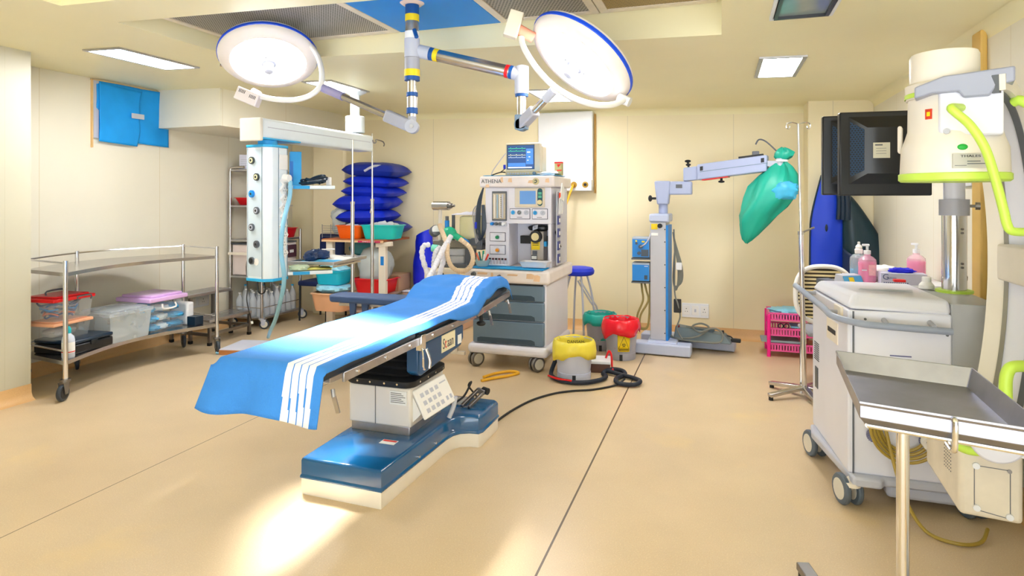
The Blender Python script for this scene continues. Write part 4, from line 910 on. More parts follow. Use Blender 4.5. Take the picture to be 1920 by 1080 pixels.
b = lump(.2, .26, .07, 33); tag(b.build('white_bundle', m_paper, loc=(-4.98, 3.98, S + .008)), 'white bundle at the bottom of the frosted bin', 'bundle')
p4 = lidded('storage_bin', 'large clear bin with a pink lid full of blue packs', (-5.02, 4.44, S), .02, .38, .40, .29, M('lid_lilac', '#dcb4e6', .35, var=.06, scale=3), .05, G)
b = MB(); b.tube([(.19, -.07, .25), (.205, -.065, .21), (.205, .065, .21), (.19, .07, .25)], .008, n=8, sm=3); b.build('side_handle', m_whitep, p4)
for k in range(18):
    b = lump(.17 + .03 * (k % 3), .10 + .02 * (k % 2), .055, 40 + k, amp=.3, freq=11)
    o_ = b.build('blue_pack', M('pack_blue', '#3aaee6', .6, var=.15, scale=14) if k % 3 else M('pack_white', '#dff0fa', .6, var=.08), rz=k * .9)
    o_.location = (-5.02 + .095 * ((k % 2) * 2 - 1) * .8, 4.44 - .12 + .12 * (k // 2 % 3), S + .008 + .085 * (k // 6) + .0)
    o_.location.z += .0
    tag(o_, 'wrapped blue or white pack inside the pink lidded bin', 'pack', 'packs in the pink lidded bin')
wb = thing('white_canister', 'white flat plastic canister beside the pink lidded bin', 'canister', (-4.95, 4.715, S))
MB().box(-.10, .10, -.045, .045, 0, .215).build('body', m_white, wb, bevel=.018); MB().cyl((-.05, 0, .213), (-.05, 0, .235), .024).build('cap', m_whitep, wb)
db = MB(); db.box(-.05, .05, -.05, .05, 0, .085); tag(db.build('dark_box', m_navyd, bevel=.004, loc=(-4.80, 4.72, S)), 'small dark blue box at the right end of the lower trolley shelf', 'box')
# ------------------------------------------------------------------ two step stool
t = thing('step_stool', 'two-step stainless steel stool standing behind the curved trolley', 'step stool', (-5.2, 5.3, 0)); O = (-5.2, 5.3, 0)
def step(x0, x1, y0, y1, z):
    b = MB(O); b.box(x0, x1, y0, y1, z - .03, z); s_ = b.build('tread', m_steelb, t, bevel=.004)
    q = MB(O)
    for k in range(3): q.box(x0 + (x1 - x0) * (.25 + .22 * k), x0 + (x1 - x0) * (.32 + .22 * k), y0 + .03, y1 - .03, z, z + .003)
    q.build('tread_rib', m_chrome, s_)
step(-5.20, -4.92, 5.02, 5.62, .265); step(-5.46, -5.20, 5.02, 5.62, .50)
for (x, y, z) in ((-4.94, 5.04, .235), (-4.94, 5.60, .235), (-5.19, 5.04, .47), (-5.19, 5.60, .47), (-5.44, 5.04, .47), (-5.44, 5.60, .47)):
    b = MB(O); b.box(x - .014, x + .014, y - .014, y + .014, .02, z); lg = b.build('leg', m_steeld, t); q = MB(O); q.box(x - .017, x + .017, y - .017, y + .017, 0, .03); q.build('foot', m_black, lg)
b = MB(O)
for y in (5.04, 5.60): b.bar((-5.44, y, .11), (-4.94, y, .11), .022, .03)
b.bar((-4.94, 5.04, .11), (-4.94, 5.60, .11), .022, .03); b.bar((-5.44, 5.04, .11), (-5.44, 5.60, .11), .022, .03); b.build('stretcher', m_steeld, t)
# wall socket plates low on the left wall
def socket_plate(loc, rz, label, w=.17, h=.12, n=3):
    s_ = thing('socket_plate', label, 'socket', loc, rz, 'wall socket plates')
    MB().box(-w / 2, w / 2, -.012, .0, -h / 2, h / 2).build('plate', m_white, s_, bevel=.004)
    for k in range(n):
        x = -w / 2 + w * (k + .5) / n; f = MB(); f.box(x - w / n * .38, x + w / n * .38, -.0155, -.011, -h * .33, h * .33); fo = f.build('outlet', m_whitep, s_, bevel=.002)
        q = MB()
        if n == 3 and k == 1: q.box(x - .010, x + .010, -.019, -.0155, -.016, .016)
        else:
            for (dx, dz, r) in ((0, .018, .005), (-.011, -.012, .004), (.011, -.012, .004)): q.cyl((x + dx, -.0162, dz), (x + dx, -.015, dz), r, n=10)
        q.build('switch' if n == 3 and k == 1 else 'pin_hole', m_greyl if n == 3 and k == 1 else m_text, fo)
    return s_
socket_plate((XL + .002, 5.42, .36), pi / 2, 'white double socket plate low on the left wall behind the step stool', .34, .13, 2)
# ------------------------------------------------------------------ tall shelf trolley in the left back corner
t = thing('shelf_trolley', 'tall steel shelf trolley loaded with bottles behind the ceiling pendant', 'trolley', (-5.22, 6.2, 0)); O = (-5.22, 6.2, 0)
for (x, y, z) in ((-5.45, 5.87, 1.80), (-5.45, 6.56, 1.80), (-5.0, 5.87, .62), (-5.0, 6.56, 1.12)):
    b = MB(O); b.cyl((x, y, .10), (x, y, z), .0155, n=12); b.build('post', m_steel, t)
    caster(t, x, y, .055, .125, ang=.6, w=.03, fork=m_greyl, o=O)
b = MB(O); b.tube([(-5.45, 5.87, 1.79), (-5.445, 5.87, 1.83), (-5.42, 5.87, 1.86), (-5.25, 5.87, 1.862)], .0155, n=12); b.tube([(-5.45, 6.56, 1.79), (-5.445, 6.56, 1.83), (-5.42, 6.56, 1.86), (-5.25, 6.56, 1.862)], .0155, n=12); b.build('handle', m_steel, t)
for (z, x1) in ((.13, -4.99), (.60, -4.99), (1.02, -5.0), (1.42, -5.12), (1.84, -5.15)):
    b = MB(O); b.box(-5.46, x1, 5.86, 6.57, z - .022, z); b.build('shelf', m_steelb, t, bevel=.003)
b = MB(O)
for z in (.24,): b.cyl((-5.0, 5.87, z), (-5.0, 6.56, z), .005, n=6); b.cyl((-5.45, 5.87, z), (-5.0, 5.87, z), .005, n=6)
b.build('guard_rail', m_steel, t)
b = MB(O); b.bar((-5.45, 5.845, .86), (-4.93, 5.845, .86), .02, .03); b.build('push_rail', m_cream, t)
db = thing('white_drawer_box', 'pale pink plastic drawer box on the middle shelf of the shelf trolley', 'drawer box', (-5.22, 6.18, .601))
MB().box(-.22, .20, -.29, .33, 0, .36).build('body', M('drawer_pinkish', '#eadbd6', .45, var=.04), db, bevel=.012); MB().box(.18, .212, .10, .32, .18, .33).build('drawer', M('drawer_maroon', '#5d3a44', .4), db, bevel=.004)
MB().box(.212, .217, .19, .26, .235, .27).build('drawer_label', m_paper, db)
MB().box(-.225, .205, -.295, .335, .36, .375).build('lid', m_greyd, db, bevel=.003)
def bottle(loc, h, r, rz, capm):
    o_ = thing('empty_bottle', 'clear empty plastic bottle on the bottom shelf of the shelf trolley', 'bottle', loc, rz, 'empty bottles on the shelf trolley')
    b = MB(); b.lathe([(.01, 0), (r, 0), (r * 1.02, .012), (r, h * .2), (r * .96, h * .3), (r, h * .62), (r * .8, h * .74), (r * .34, h * .88), (r * .32, h * .97)], n=16); b.build('bottle', M('pet_clear', '#e8eef5', .15, alpha=.42), o_)
    b = MB(); b.cyl((0, 0, h * .955), (0, 0, h), r * .4, n=12); b.build('cap', capm, o_)
    return o_
proto = None
capb = M('cap_blue', '#1aa0e0', .4)
first = bottle((-5.07, 5.93, .131), .27, .042, 0, m_whitep); firstb = bottle((-5.07, 6.50, .131), .30, .042, 0, capb)
k = 0
for i in range(4):
    for j in range(7):
        if (i, j) in ((0, 0), (0, 6)): continue
        q = (firstb if (i * 3 + j * 5) % 7 == 0 else first); k += 1
        dup(q, (-5.07 - .098 * i, 5.93 + .095 * j, .131), k * .7, scale=(1, 1, .92 + .06 * ((i * 7 + j * 3) % 5)))
def basin(name, label, loc, w, d, h, mat, rz=0., group='plastic tubs', tap=.82, lip=.014, cat='tub'):
    t_ = thing(name, label, cat, loc, rz, group)
    def rr(k, z, g=0): 
        W, D = w * k / 2 + g, d * k / 2 + g; r = min(W, D) * .35
        return [(x, y, z) for (cx, cy, a0) in ((W - r, -D + r, -90), (W - r, D - r, 0), (-W + r, D - r, 90), (-W + r, -D + r, 180)) for x, y in arc(cx, cy, r, a0, a0 + 90, 4)]
    b = MB(); b.loft([rr(tap, 0), rr(tap + .03, .012), rr(1, h * .94), rr(.975, h * .94), rr(tap + .01, .014)], caps=True)
    b.build('tub', mat, t_, smooth=50)
    b = MB(); b.loft([rr(.985, h * .93), rr(1, h * .92, lip), rr(1, h * .965, lip), rr(.99, h), rr(.965, h)], caps=False); b.build('rim', mat, t_, smooth=50)
    return t_
m_reds = M('tub_red', '#e01420', .35, var=.05)
basin('red_tray', 'shallow red tray on the second shelf from the top of the shelf trolley', (-5.28, 6.2, 1.421), .28, .62, .09, m_reds)
basin('red_tray', 'red tray on top of the pale drawer box right of the pendant', (-5.15, 6.36, 1.021), .28, .36, .12, m_reds)
wt_ = lump(.14, .16, .14, 51); tag(wt_.build('white_packet', m_paper, loc=(-5.27, 6.05, 1.44)), 'white packet in the upper red tray', 'packet')
tag(lump(.13, .16, .22, 52, amp=.1).build('blue_cap_bundle', M('cap_blue_cloth', '#2f7fd0', .7, var=.1), loc=(-5.27, 6.25, 1.44)), 'blue cloth bundle in the upper red tray', 'bundle')
cb_ = thing('white_carton', 'white carton with grey print on top of the shelf trolley', 'carton', (-5.30, 5.98, 1.841), .5)
MB().box(-.075, .075, -.06, .06, 0, .17).build('carton', M('carton_lilac', '#dfe0f2', .5), cb_, bevel=.002)
b = MB()
for k in range(4): b.box(-.06, .02 + .01 * k, -.0612, -.0598, .04 + .022 * k, .046 + .022 * k)
b.build('carton_print', m_greyl, cb_)
for k, (x, y, z) in enumerate(((-5.25, 5.98, 1.021), (-5.3, 6.08, 1.021))):
    o_ = thing('spray_bottle', 'small clear bottle lying ready on the shelf trolley middle shelf', 'bottle', (x, y, z), k, 'small clear bottles on the shelf trolley')
    MB().lathe([(.01, 0), (.032, 0), (.034, .06), (.02, .09), (.012, .12)], n=14).build('bottle', M('pet_clear', '#e8eef5'), o_); MB().cyl((0, 0, .118), (0, 0, .145), .013, n=10).build('cap', m_whitep, o_)
# chair
t = thing('office_chair', 'dark blue upholstered chair behind the shelf trolley', 'chair', (-4.72, 6.62, 0), 0); m_up = M('navy_fabric', '#122454', .8, var=.1, bump=.2, bscale=200)
MB().loft([[(x, y + .03 * z, z) for x, y in ((-.18, .16), (.18, .16), (.18, .21), (-.18, .21))] for z in (.62, .75, .95, 1.05)]).build('backrest', m_up, t, bevel=.03, seg=3)
MB().box(-.20, .20, -.22, .2, .43, .49).build('seat', m_up, t, bevel=.02, seg=3)
for sx in (-.19, .19):
    MB().tube([(sx, .21, .80), (sx, .22, .45), (sx, .23, .0)], .012, n=8).build('leg', m_black, t); MB().tube([(sx, -.18, .44), (sx, -.19, .0)], .012, n=8).build('leg', m_black, t)

# ------------------------------------------------------------------ ceiling pendant
HX, HY_ = -3.45, 4.12; MX, MY = -3.40, 5.30
t = thing('ceiling_pendant', 'white ceiling supply pendant with gas sockets and a hanging service column', 'ceiling pendant', (MX, MY, zc(MX))); O = (MX, MY, zc(MX))
m_pw = M('pendant_white', '#e9f2f8', .3, var=.02); m_pp = M('pendant_panel', '#cfdfea', .35, var=.02); m_pb = M('pendant_blue_trim', '#2bb2ea', .4)
b = MB(O); b.cyl((MX, MY, zc(MX)), (MX, MY, 2.25), .045, n=24); b.lathe([(.11, zc(MX) - .002), (.11, zc(MX) - .02), (.05, zc(MX) - .05)], (MX, MY, 0), 24); b.build('ceiling_tube', m_pw, t)
b = MB(O); b.cyl((MX, MY, 2.30), (MX, MY, 2.14), .092, n=32); b.build('bearing_drum', m_pw, t, bevel=.006)
A = Vector((MX, MY, 0)); B = Vector((HX, HY_, 0)); dv = (B - A).normalized(); sv = Vector((-dv.y, dv.x, 0))
p0 = A - dv * .17; p1 = B + dv * .17
b = MB(O); b.obox((p0 + p1) / 2 + UP * 2.045, (p1 - p0) / 2, sv * .10, UP * .080); am = b.build('arm', m_pw, t, bevel=.022, seg=3)
b = MB(O); b.obox((p0 + p1) / 2 + UP * 2.055, (p1 - p0) * .46, sv * .1015, UP * .003); b.build('arm_seam', m_greyl, am)
b = MB(O); b.obox(p1 + UP * 2.035 + dv * .006, dv * .015, sv * .104, UP * .09); b.build('end_cap', m_cream, am, bevel=.008)
b = MB(O); b.obox(B + dv * -.05 + UP * 1.968, dv * .22, sv * .102, UP * .006); b.build('blue_strip', m_pb, am)
b = MB(O); b.cyl(B + UP * 1.97, B + UP * 1.925, .075, n=24); b.build('swivel', m_pb, t)
b = MB(O); hk = p0 + sv * .0 + UP * 2.05; b.tube([hk - dv * -.03 + sv * .11 + UP * .03, hk - dv * -.03 + sv * .12 + UP * -.0, hk - dv * -.0 + sv * .13 + UP * .01, hk - dv * .0 + sv * .13 + UP * .035, hk - dv * .10 + sv * .14 + UP * .025, hk - dv * .13 + sv * .14 + UP * -.0, hk - dv * .12 + sv * .14 + UP * -.02], .006, n=6); b.build('wire_hook', m_steeld, t)
# service column: local frame, front edge toward the middle of the room
th = .695; R = Matrix.Translation((HX, HY_, 0)) @ Matrix.Rotation(th, 4, 'Z')
cpoly = [(-.155, .02), (-.035, -.125), (.035, -.125), (.075, -.09), (.15, -.0), (.15, .06), (.10, .11), (-.10, .11), (-.155, .06)]
b = MB(O); b.T = R; b.prism(cpoly, .865, 1.905); cl_ = b.build('service_column', m_pw, t, bevel=.006)
for z0, z1 in ((1.905, 1.925), (.845, .868)):
    b = MB(O); b.T = R; b.prism([(x * 1.03, y * 1.03) for x, y in cpoly], z0, z1); b.build('blue_trim', m_pb, t, bevel=.003)
Lf0, Lf1 = Vector((-.155, .02, 0)), Vector((-.035, -.125, 0)); lu = (Lf1 - Lf0).normalized(); ln = Vector((lu.y, -lu.x, 0)); LW = (Lf1 - Lf0).length
Rf0, Rf1 = Vector((.075, -.09, 0)), Vector((.15, 0, 0)); ru = (Rf1 - Rf0).normalized(); rn = Vector((ru.y, -ru.x, 0)); RW = (Rf1 - Rf0).length
b = MB(O); b.T = R; b.obox(Lf0 + lu * LW * .5 + UP * 1.385, lu * LW * .43, ln * .002, UP * .50); b.build('gas_panel', m_pp, cl_)
b = MB(O); b.T = R
for a_ in (.055, .945): b.obox(Lf0 + lu * LW * a_ + UP * 1.385, lu * .002, ln * .0025, UP * .515)
for a_ in (.06, .94): b.obox(Rf0 + ru * RW * a_ + UP * 1.385, ru * .002, rn * .0025, UP * .515)
b.build('panel_edge', M('edge_slate', '#4a6a80', .4), cl_)
for k in range(7):
    z = 1.80 - .132 * k; p = Lf0 + lu * LW * (.36 if k % 2 == 0 else .66) + UP * z
    b = MB(O); b.T = R; b.cyl(p, p + ln * .016, .029, n=20); gs = b.build('gas_socket', m_blue if k == 2 else (m_greyd if k > 2 else M('socket_black_ring', '#3a3f3c', .4)), cl_)
    b = MB(O); b.T = R; b.cyl(p + ln * .0155, p + ln * .019, .020, n=18); b.build('socket_ring', [M('ring_cream', '#efe6b8', .4), M('ring_cream', '#efe6b8', .4), m_tapel, m_greyl, m_greyl, m_greyd, m_black][k], gs)
    b = MB(O); b.T = R; b.cyl(p + ln * .0185, p + ln * .021, .010, n=14); b.build('socket_hole', m_text, gs)
b = MB(O); b.T = R; p = Lf0 + lu * LW * .62 + UP * 1.0; b.cyl(p, p + ln * .006, .028, n=20); b.build('blank_cap', m_whitep, cl_)
b = MB(O); b.T = R; p = Rf0 + ru * RW * .5 + UP * 1.79; b.obox(p + rn * .004, ru * .048, rn * .006, UP * .06); b.build('switch_plate', m_whitep, cl_, bevel=.003)
for k in range(9):
    z = 1.64 - .072 * k; p = Rf0 + ru * RW * (.45 if k % 2 else .55) + UP * z; dg = (ru * .7 + UP * .7); dg2 = (ru * -.7 + UP * .7)
    b = MB(O); b.T = R; b.obox(p + rn * .008, dg * .030, rn * .012, dg2 * .030); so = b.build('power_socket', m_whitep, cl_, bevel=.003)
    b = MB(O); b.T = R
    for (a1, a2) in ((0, .014), (-.010, -.008), (.010, -.008)): b.cyl(p + rn * .0195 + ru * a1 + UP * a2, p + rn * .021 + ru * a1 + UP * a2, .0035, n=8)
    b.build('pin_hole', m_text, so)
b = MB(O); b.T = R; p = Rf0 + ru * RW * .5 + UP * 1.66; b.cyl(p + rn * .015, p + rn * .065, .036, .030, n=18); b.build('plug', m_whitep, t)
def rw(p): return R @ Vector(p)
pl = rw(Rf0 + ru * RW * .62 + UP * 1.64 + rn * .06)
b = MB(O); b.tube([pl, pl + Vector((.012, -.02, -.12)), at(531, 420, 4.80), at(527, 470, 4.80), at(533, 520, 4.80), at(527, 560, 4.95), at(516, 600, 5.4), at(507, 620, 6.0), at(503, 632, 6.5)], .017, n=10); b.build('supply_hose', M('hose_paleblue', '#8ec8e6', .5, var=.04), t)
b = MB(O); b.tube([at(483, 526, 5.05), at(484, 545, 5.05), at(490, 551, 5.04), at(497, 545, 5.02), at(495, 527, 5.0)], .005, n=6); b.tube([at(466, 480, 5.06), at(462, 500, 5.1), at(464, 540, 5.2), at(463, 565, 5.3), at(472, 603, 5.4)], .0045, n=6); b.build('thin_cable', m_black, t)
b = MB(O); b.cyl(at(472, 602, 5.4), at(473, 607, 5.4), .010, n=8); b.build('cable_plug', m_paper, t)
# side shelves of the pendant
def pshelf(x0, x1, z, name='side_shelf', dp=.30):
    b = MB(O); b.T = R; b.box(x0, x1, -.02, -.02 + dp, z - .028, z); s_ = b.build(name, m_pw, t, bevel=.004)
    q = MB(O); q.T = R; q.box(x0 + .04, x0 + .17, -.0225, -.018, z - .027, z - .001); q.build('blue_tape', m_tapel, s_)
    return s_
pshelf(.15, .52, 1.605); pshelf(.15, .50, .905)
def onshelf(x, y, z): return R @ Vector((x, y, z))
SX = thing('blue_folder_box', 'tall blue box standing on the upper pendant shelf', 'box', onshelf(.215, .16, 1.606), th)
MB().box(-.045, .045, -.09, .09, 0, .28).build('box', m_tapel, SX, bevel=.003); MB().box(-.0455, -.02, -.0912, -.088, .03, .2).build('box_label', M('label_blue', '#1c74c8', .5), SX)
b = MB()
for k in range(5): b.tube([(.09 * cos(a * .7 + k) + .02 * k, .06 * sin(a * .7 + k * 2), .012 + .014 * k + .01 * sin(a + k)) for a in range(10)], .009, n=6, sm=3)
tag(b.build('cable_tangle', m_navyd, loc=onshelf(.33, .08, 1.610)), 'tangle of dark cables on the upper pendant shelf', 'cable')
sm_ = MB(); sm_.box(-.018, .018, -.015, .015, 0, .07); tag(sm_.build('white_adapter', m_whitep, bevel=.004, loc=onshelf(.475, .04, 1.606)), 'small white block at the end of the upper pendant shelf', 'block')
tag(crumple(.28, .20, .02, 61).build('yellow_paper', M('yellow_sheet', '#e8e07a', .7, var=.15, scale=9), loc=onshelf(.36, .12, .907), rz=th, solid=.003), 'yellow paper on the lower pendant shelf', 'paper')
tag(lump(.16, .14, .05, 62).build('green_white_bag', M('bag_greenish', '#cfe0c2', .5, var=.2, scale=14), loc=onshelf(.24, .05, .907)), 'pale green plastic bag on the lower pendant shelf', 'bag')
# ------------------------------------------------------------------ instrument tray on its own stand, drip pole beside it
pA = at(661, 400, 5.65); pB = at(698, 400, 6.42)
t = thing('tray_stand', 'steel instrument tray on a telescopic drip stand beside the pendant', 'tray stand', (pA.x, pA.y, 0)); O = (pA.x, pA.y, 0)
def pole(par, p, z0, zm, z1, o):
    b = MB(o); b.cyl((p.x, p.y, zm - .02), (p.x, p.y, z1), .0075, n=12); b.build('inner_pole', m_chrome, par)
    b = MB(o); b.cyl((p.x, p.y, z0), (p.x, p.y, zm), .0175, n=16); b.cyl((p.x, p.y, zm - .01), (p.x, p.y, zm + .012), .021, n=16); b.build('outer_pole', m_steel, par)
pole(t, pA, .12, 1.46, 2.03, O)
def starbase(par, p, o, n=5, r=.30):
    for k in range(n):
        a = 2 * pi * k / n + .3; b = MB(o); b.tube([(p.x, p.y, .14), (p.x + .12 * cos(a), p.y + .12 * sin(a), .10), (p.x + r * cos(a), p.y + r * sin(a), .07)], .013, n=8); b.build('foot', m_steel, par)
        caster(par, p.x + r * cos(a), p.y + r * sin(a), .03, .075, ang=a, w=.016, o=o)
starbase(t, pA, O, 5, .24)
c0 = at(625, 497, 5.15); zt_ = c0.z; c1 = at(688, 478, 5.75); c1.z = zt_; c3 = at(543, 487, 5.62); c3.z = zt_
c1 = c0 + (c1 - c0).normalized() * .60; e2 = (c3 - c0); e2 = (e2 - (c1 - c0).normalized() * e2.dot((c1 - c0).normalized())).normalized() * .42
cc = c0 + (c1 - c0) / 2 + e2 / 2; U_, V_ = (c1 - c0) / 2, e2 / 2
b = MB(O); b.obox(cc, U_, V_, UP * .004)
for s_, a_, l_ in ((-1, V_, U_), (1, V_, U_), (-1, U_, V_), (1, U_, V_)): b.obox(cc + a_ * s_ + UP * .012, l_, a_.normalized() * .006, UP * .012)
tp = b.build('tray', m_steelb, t, bevel=.003)
b = MB(O); b.bar((pA.x, pA.y, zt_ - .02), cc - UP * .02, .03, .02); b.bar(cc - U_ * .8 - V_ * .85 - UP * .022, cc + U_ * .8 - V_ * .85 - UP * .022, .014, .014); b.bar(cc - U_ * .8 + V_ * .85 - UP * .022, cc + U_ * .8 + V_ * .85 - UP * .022, .014, .014); b.bar(cc - V_ * .85 - UP * .022, cc + V_ * .85 - UP * .022, .014, .014); b.build('tray_support', m_steel, t)
rzt = math.atan2(U_.y, U_.x); tz = zt_ + .005
def ontray(a_, b_, h=0): return cc + U_ * a_ + V_ * b_ + UP * (.005 + h)
tag(crumple(.34, .30, .03, 71).build('paper_sheets', m_paper, loc=ontray(.35, .0), rz=rzt, solid=.003), 'white paper sheets on the right half of the instrument tray', 'paper')
tag(crumple(.26, .34, .022, 72).build('blue_wrapper', M('wrap_blue', '#4fb6ea', .6, var=.15, scale=12), loc=ontray(-.5, -.1), rz=rzt, solid=.003), 'light blue wrapper on the left half of the instrument tray', 'wrapper')
m_nv = M('navy_foil', '#1b3560', .35, var=.15)
for k, (a_, b_) in enumerate(((-.75, .2), (-.40, .45), (-.12, .55), (.15, .62), (-.2, .1))):
    tag(lump(.11, .10, .075, 73 + k, amp=.35, freq=10).build('dark_pouch', m_nv, loc=ontray(a_, b_, .018), rz=k), ['dark blue pouch nearest the pendant on the instrument tray', 'second dark blue pouch from the pendant on the tray', 'third dark blue pouch from the pendant on the tray', 'dark blue pouch furthest from the pendant on the tray', 'dark blue pouch at the middle of the instrument tray'][k], 'pouch', 'dark pouches on the instrument tray')
b = MB(); b.cyl((0, 0, 0), (0, 0, .07), .008, n=8); b.cyl((-.02, 0, .07), (.10, .02, .075), .006, n=8); tag(b.build('white_valve', m_whitep, loc=ontray(.15, .35, .02)), 'small white plastic tap standing on the instrument tray', 'tap')
t = thing('drip_pole', 'plain telescopic steel drip pole standing in front of the blue pillows', 'drip pole', (pB.x, pB.y, 0)); O = (pB.x, pB.y, 0)
pole(t, pB, .12, 1.484, 2.168, O); starbase(t, pB, O, 5, .22)
b = MB(O); b.tube([(pB.x - .02, pB.y, 1.42), (pB.x + .0, pB.y - .02, 1.40), (pB.x - .01, pB.y - .02, 1.35)], .007, n=6); b.build('clamp_lever', m_chrome, t)
# ------------------------------------------------------------------ floor box, platform
t = thing('floor_platform', 'low pale platform on the floor under the pendant hose', 'platform', (-4.30, 5.02, 0), .2)
MB().box(-.3, .3, -.2, .2, 0, .06).build('top', m_lilac, t, bevel=.004); MB().box(-.302, .302, -.202, -.196, .005, .05).build('front_edge', m_wood, t)
t = thing('floor_socket_box', 'small light blue socket box standing on the floor near the pendant hose', 'socket box', (-4.02, 5.48, 0), .45)
MB().box(-.07, .07, -.05, .05, 0, .12).build('box', M('socket_blue', '#74c0e6', .5, var=.06), t, bevel=.004); MB().tube([(-.03, -.052, .08), (.0, -.055, .05), (.04, -.055, .075)], .005, n=6).build('cable', m_slated, t)
tag(MB((-4.45, 4.75, .014)).tube([(-4.60, 4.78, .016), (-4.50, 4.80, .018), (-4.38, 4.88, .016), (-4.25, 4.95, .016)], .014, n=8).build('floor_hose', M('hose_paleblue', '#8ec8e6'), loc=(-4.45, 4.75, .014)), 'pale blue hose end lying on the floor by the curved trolley caster', 'hose')
# ------------------------------------------------------------------ wooden topped table with tubs and pillows
t = thing('overbed_table', 'white legged table with a brown wooden top by the back wall', 'table', (-4.05, 6.5, 0)); O = (-4.05, 6.5, 0)
b = MB(O); b.box(-4.44, -3.62, 6.22, 6.84, 1.005, 1.03); tp = b.build('tabletop', M('tabletop_brown', '#a85a2c', .45, var=.12, scale=8), t, bevel=.004)
q = MB(O); q.box(-4.44, -3.62, 6.214, 6.222, .995, 1.018); q.build('edge_strip', M('tabletop_edge', '#ecc79c', .5), tp)
q = MB(O); q.box(-3.95, -3.66, 6.212, 6.2145, .996, 1.016); q.build('red_print', M('edge_red', '#c2185b', .5, var=.1), tp)
text('EMPO LUXI', .02, tp, Vector((-3.81, 6.2115, 1.006)) - Vector(O), (1, 0, 0), UP, m_white, squash=1.6)
for x in (-3.66, -4.36):
    b = MB(O); b.box(x - .045, x + .045, 6.25, 6.31, .03, 1.0); b.build('leg', m_cream, t, bevel=.008)
    b = MB(O); b.box(x - .055, x + .055, 6.20, 6.80, .0, .05); b.build('foot', m_cream, t, bevel=.006)
b = MB(O); b.box(-3.675, -3.635, 6.246, 6.25, .74, .84); b.build('blue_tag', m_blue, t)
b = MB(O); b.bar((-3.74, 6.27, .965), (-3.54, 6.27, .985), .05, .05); b.build('bracket', m_cream, t, bevel=.004)
b = MB(O); b.box(-4.15, -3.6, 6.34, 6.80, .385, .405); b.build('shelf', M('shelf_taupe', '#b09a90', .5, var=.06), t)
b = MB(O); b.box(-4.42, -3.70, 6.30, 6.80, .18, .20); b.build('shelf', M('shelf_taupe', '#b09a90'), t)
m_or = M('tub_orange', '#ff6a12', .35, var=.05); m_tq = M('tub_turquoise', '#1fd0cc', .35, var=.05); m_cy = M('tub_cyan', '#17bfe0', .35, var=.05); m_pe = M('tub_peach', '#eab389', .4, var=.05)
basin('orange_tub', 'orange plastic tub on the wooden topped table', (-4.15, 6.44, 1.031), .34, .26, .155, m_or)
basin('turquoise_tub', 'turquoise plastic tub on the right of the wooden topped table', (-3.74, 6.42, 1.031), .44, .30, .165, m_tq, .08)
tag(crumple(.34, .24, .09, 81).build('clear_wrappers', M('wrap_clear', '#dfe6ee', .3, alpha=.8), loc=(-3.74, 6.42, 1.16), solid=.003), 'clear plastic wrappers heaped in the turquoise tub', 'wrappers')
tag(crumple(.26, .19, .05, 82).build('clear_wrappers', M('wrap_clear', '#dfe6ee'), loc=(-4.15, 6.44, 1.15), solid=.003), 'clear plastic wrappers heaped in the orange tub', 'wrappers')
basin('cyan_tub', 'cyan plastic tub stacked over the peach tub at the table left side', (-4.30, 6.26, .505), .36, .30, .165, m_cy)
tag(crumple(.36, .30, .10, 83).build('blue_sheets', M('sheet_paleblue', '#9fdcf4', .6, var=.15, scale=12), loc=(-4.30, 6.26, .65), solid=.003), 'pale blue crumpled sheets in the cyan tub', 'sheets')
basin('peach_tub', 'peach plastic basin under the cyan tub', (-4.28, 6.24, .205), .44, .34, .21, m_pe)
tag(lump(.42, .32, .10, 84, amp=.25, freq=9).build('blue_sheets', M('sheet_paleblue', '#9fdcf4'), loc=(-4.29, 6.25, .405)), 'pale blue crumpled sheets between the cyan and peach tubs', 'sheets')
basin('red_tub', 'red plastic tub on the lower shelf of the wooden topped table', (-3.84, 6.44, .406), .46, .34, .17, m_reds)
tag(lump(.42, .26, .42, 85, amp=.22, freq=6).build('clear_bag', M('bag_clear', '#dfe9ea', .2, var=.08, alpha=.7), loc=(-3.86, 6.46, .50)), 'bulging clear plastic bag in the red tub', 'bag')
tag(lump(.46, .22, .20, 86, amp=.15, freq=5).build('teal_bundle', M('bundle_teal', '#4f98a2', .7, var=.12), loc=(-4.05, 6.60, .80)), 'teal cloth bundle under the wooden table top behind the tray', 'bundle')
bx_ = MB(); bx_.box(-.11, .11, -.15, .15, 0, .19); tag(bx_.build('cardboard_box', M('cardboard', '#b79478', .7, var=.08), bevel=.003, loc=(-3.71, 6.68, .406)), 'brown cardboard box at the right end of the lower shelf', 'box')
cg = MB()
for k in range(6): cg.cyl((-.12, 0, .02 + .024 * k), (.12, 0, .02 + .024 * k), .003, n=6)
for k in (-.12, 0, .12): cg.cyl((k, 0, 0), (k, 0, .16), .004, n=6)
tag(cg.build('wire_rack', m_steeld, loc=(-4.40, 6.34, 1.031)), 'small grey wire rack beside the orange tub', 'rack')
# pillows
def pillow(w_, d_, h_, seed):
    b = MB()
    for sg in (1, -1):
        def fn(u, v):
            x = 2 * u - 1; y = 2 * v - 1; pin = 1 - .07 * (1 - y * y) if True else 1
            e = max(0, (1 - x ** 4) * (1 - y ** 4)) ** .45
            n_ = .12 * mnoise.noise(Vector((x * 2 + seed, y * 2, sg)))
            return (x * w_ / 2 * (1 - .06 * (1 - abs(y)) * 1), y * d_ / 2 * (1 - .06 * (1 - abs(x))), h_ / 2 + sg * h_ / 2 * e * (1 + n_) * (1 if sg > 0 else .8))
        b.grid(fn, 22, 16)
    return b
labs = ['lowest royal blue pillow of the stack on the wooden table', 'second royal blue pillow from the bottom of the stack', 'third royal blue pillow from the bottom of the stack', 'fourth royal blue pillow from the bottom of the stack', 'fifth royal blue pillow from the bottom of the stack', 'topmost royal blue pillow of the stack with a pale strap']
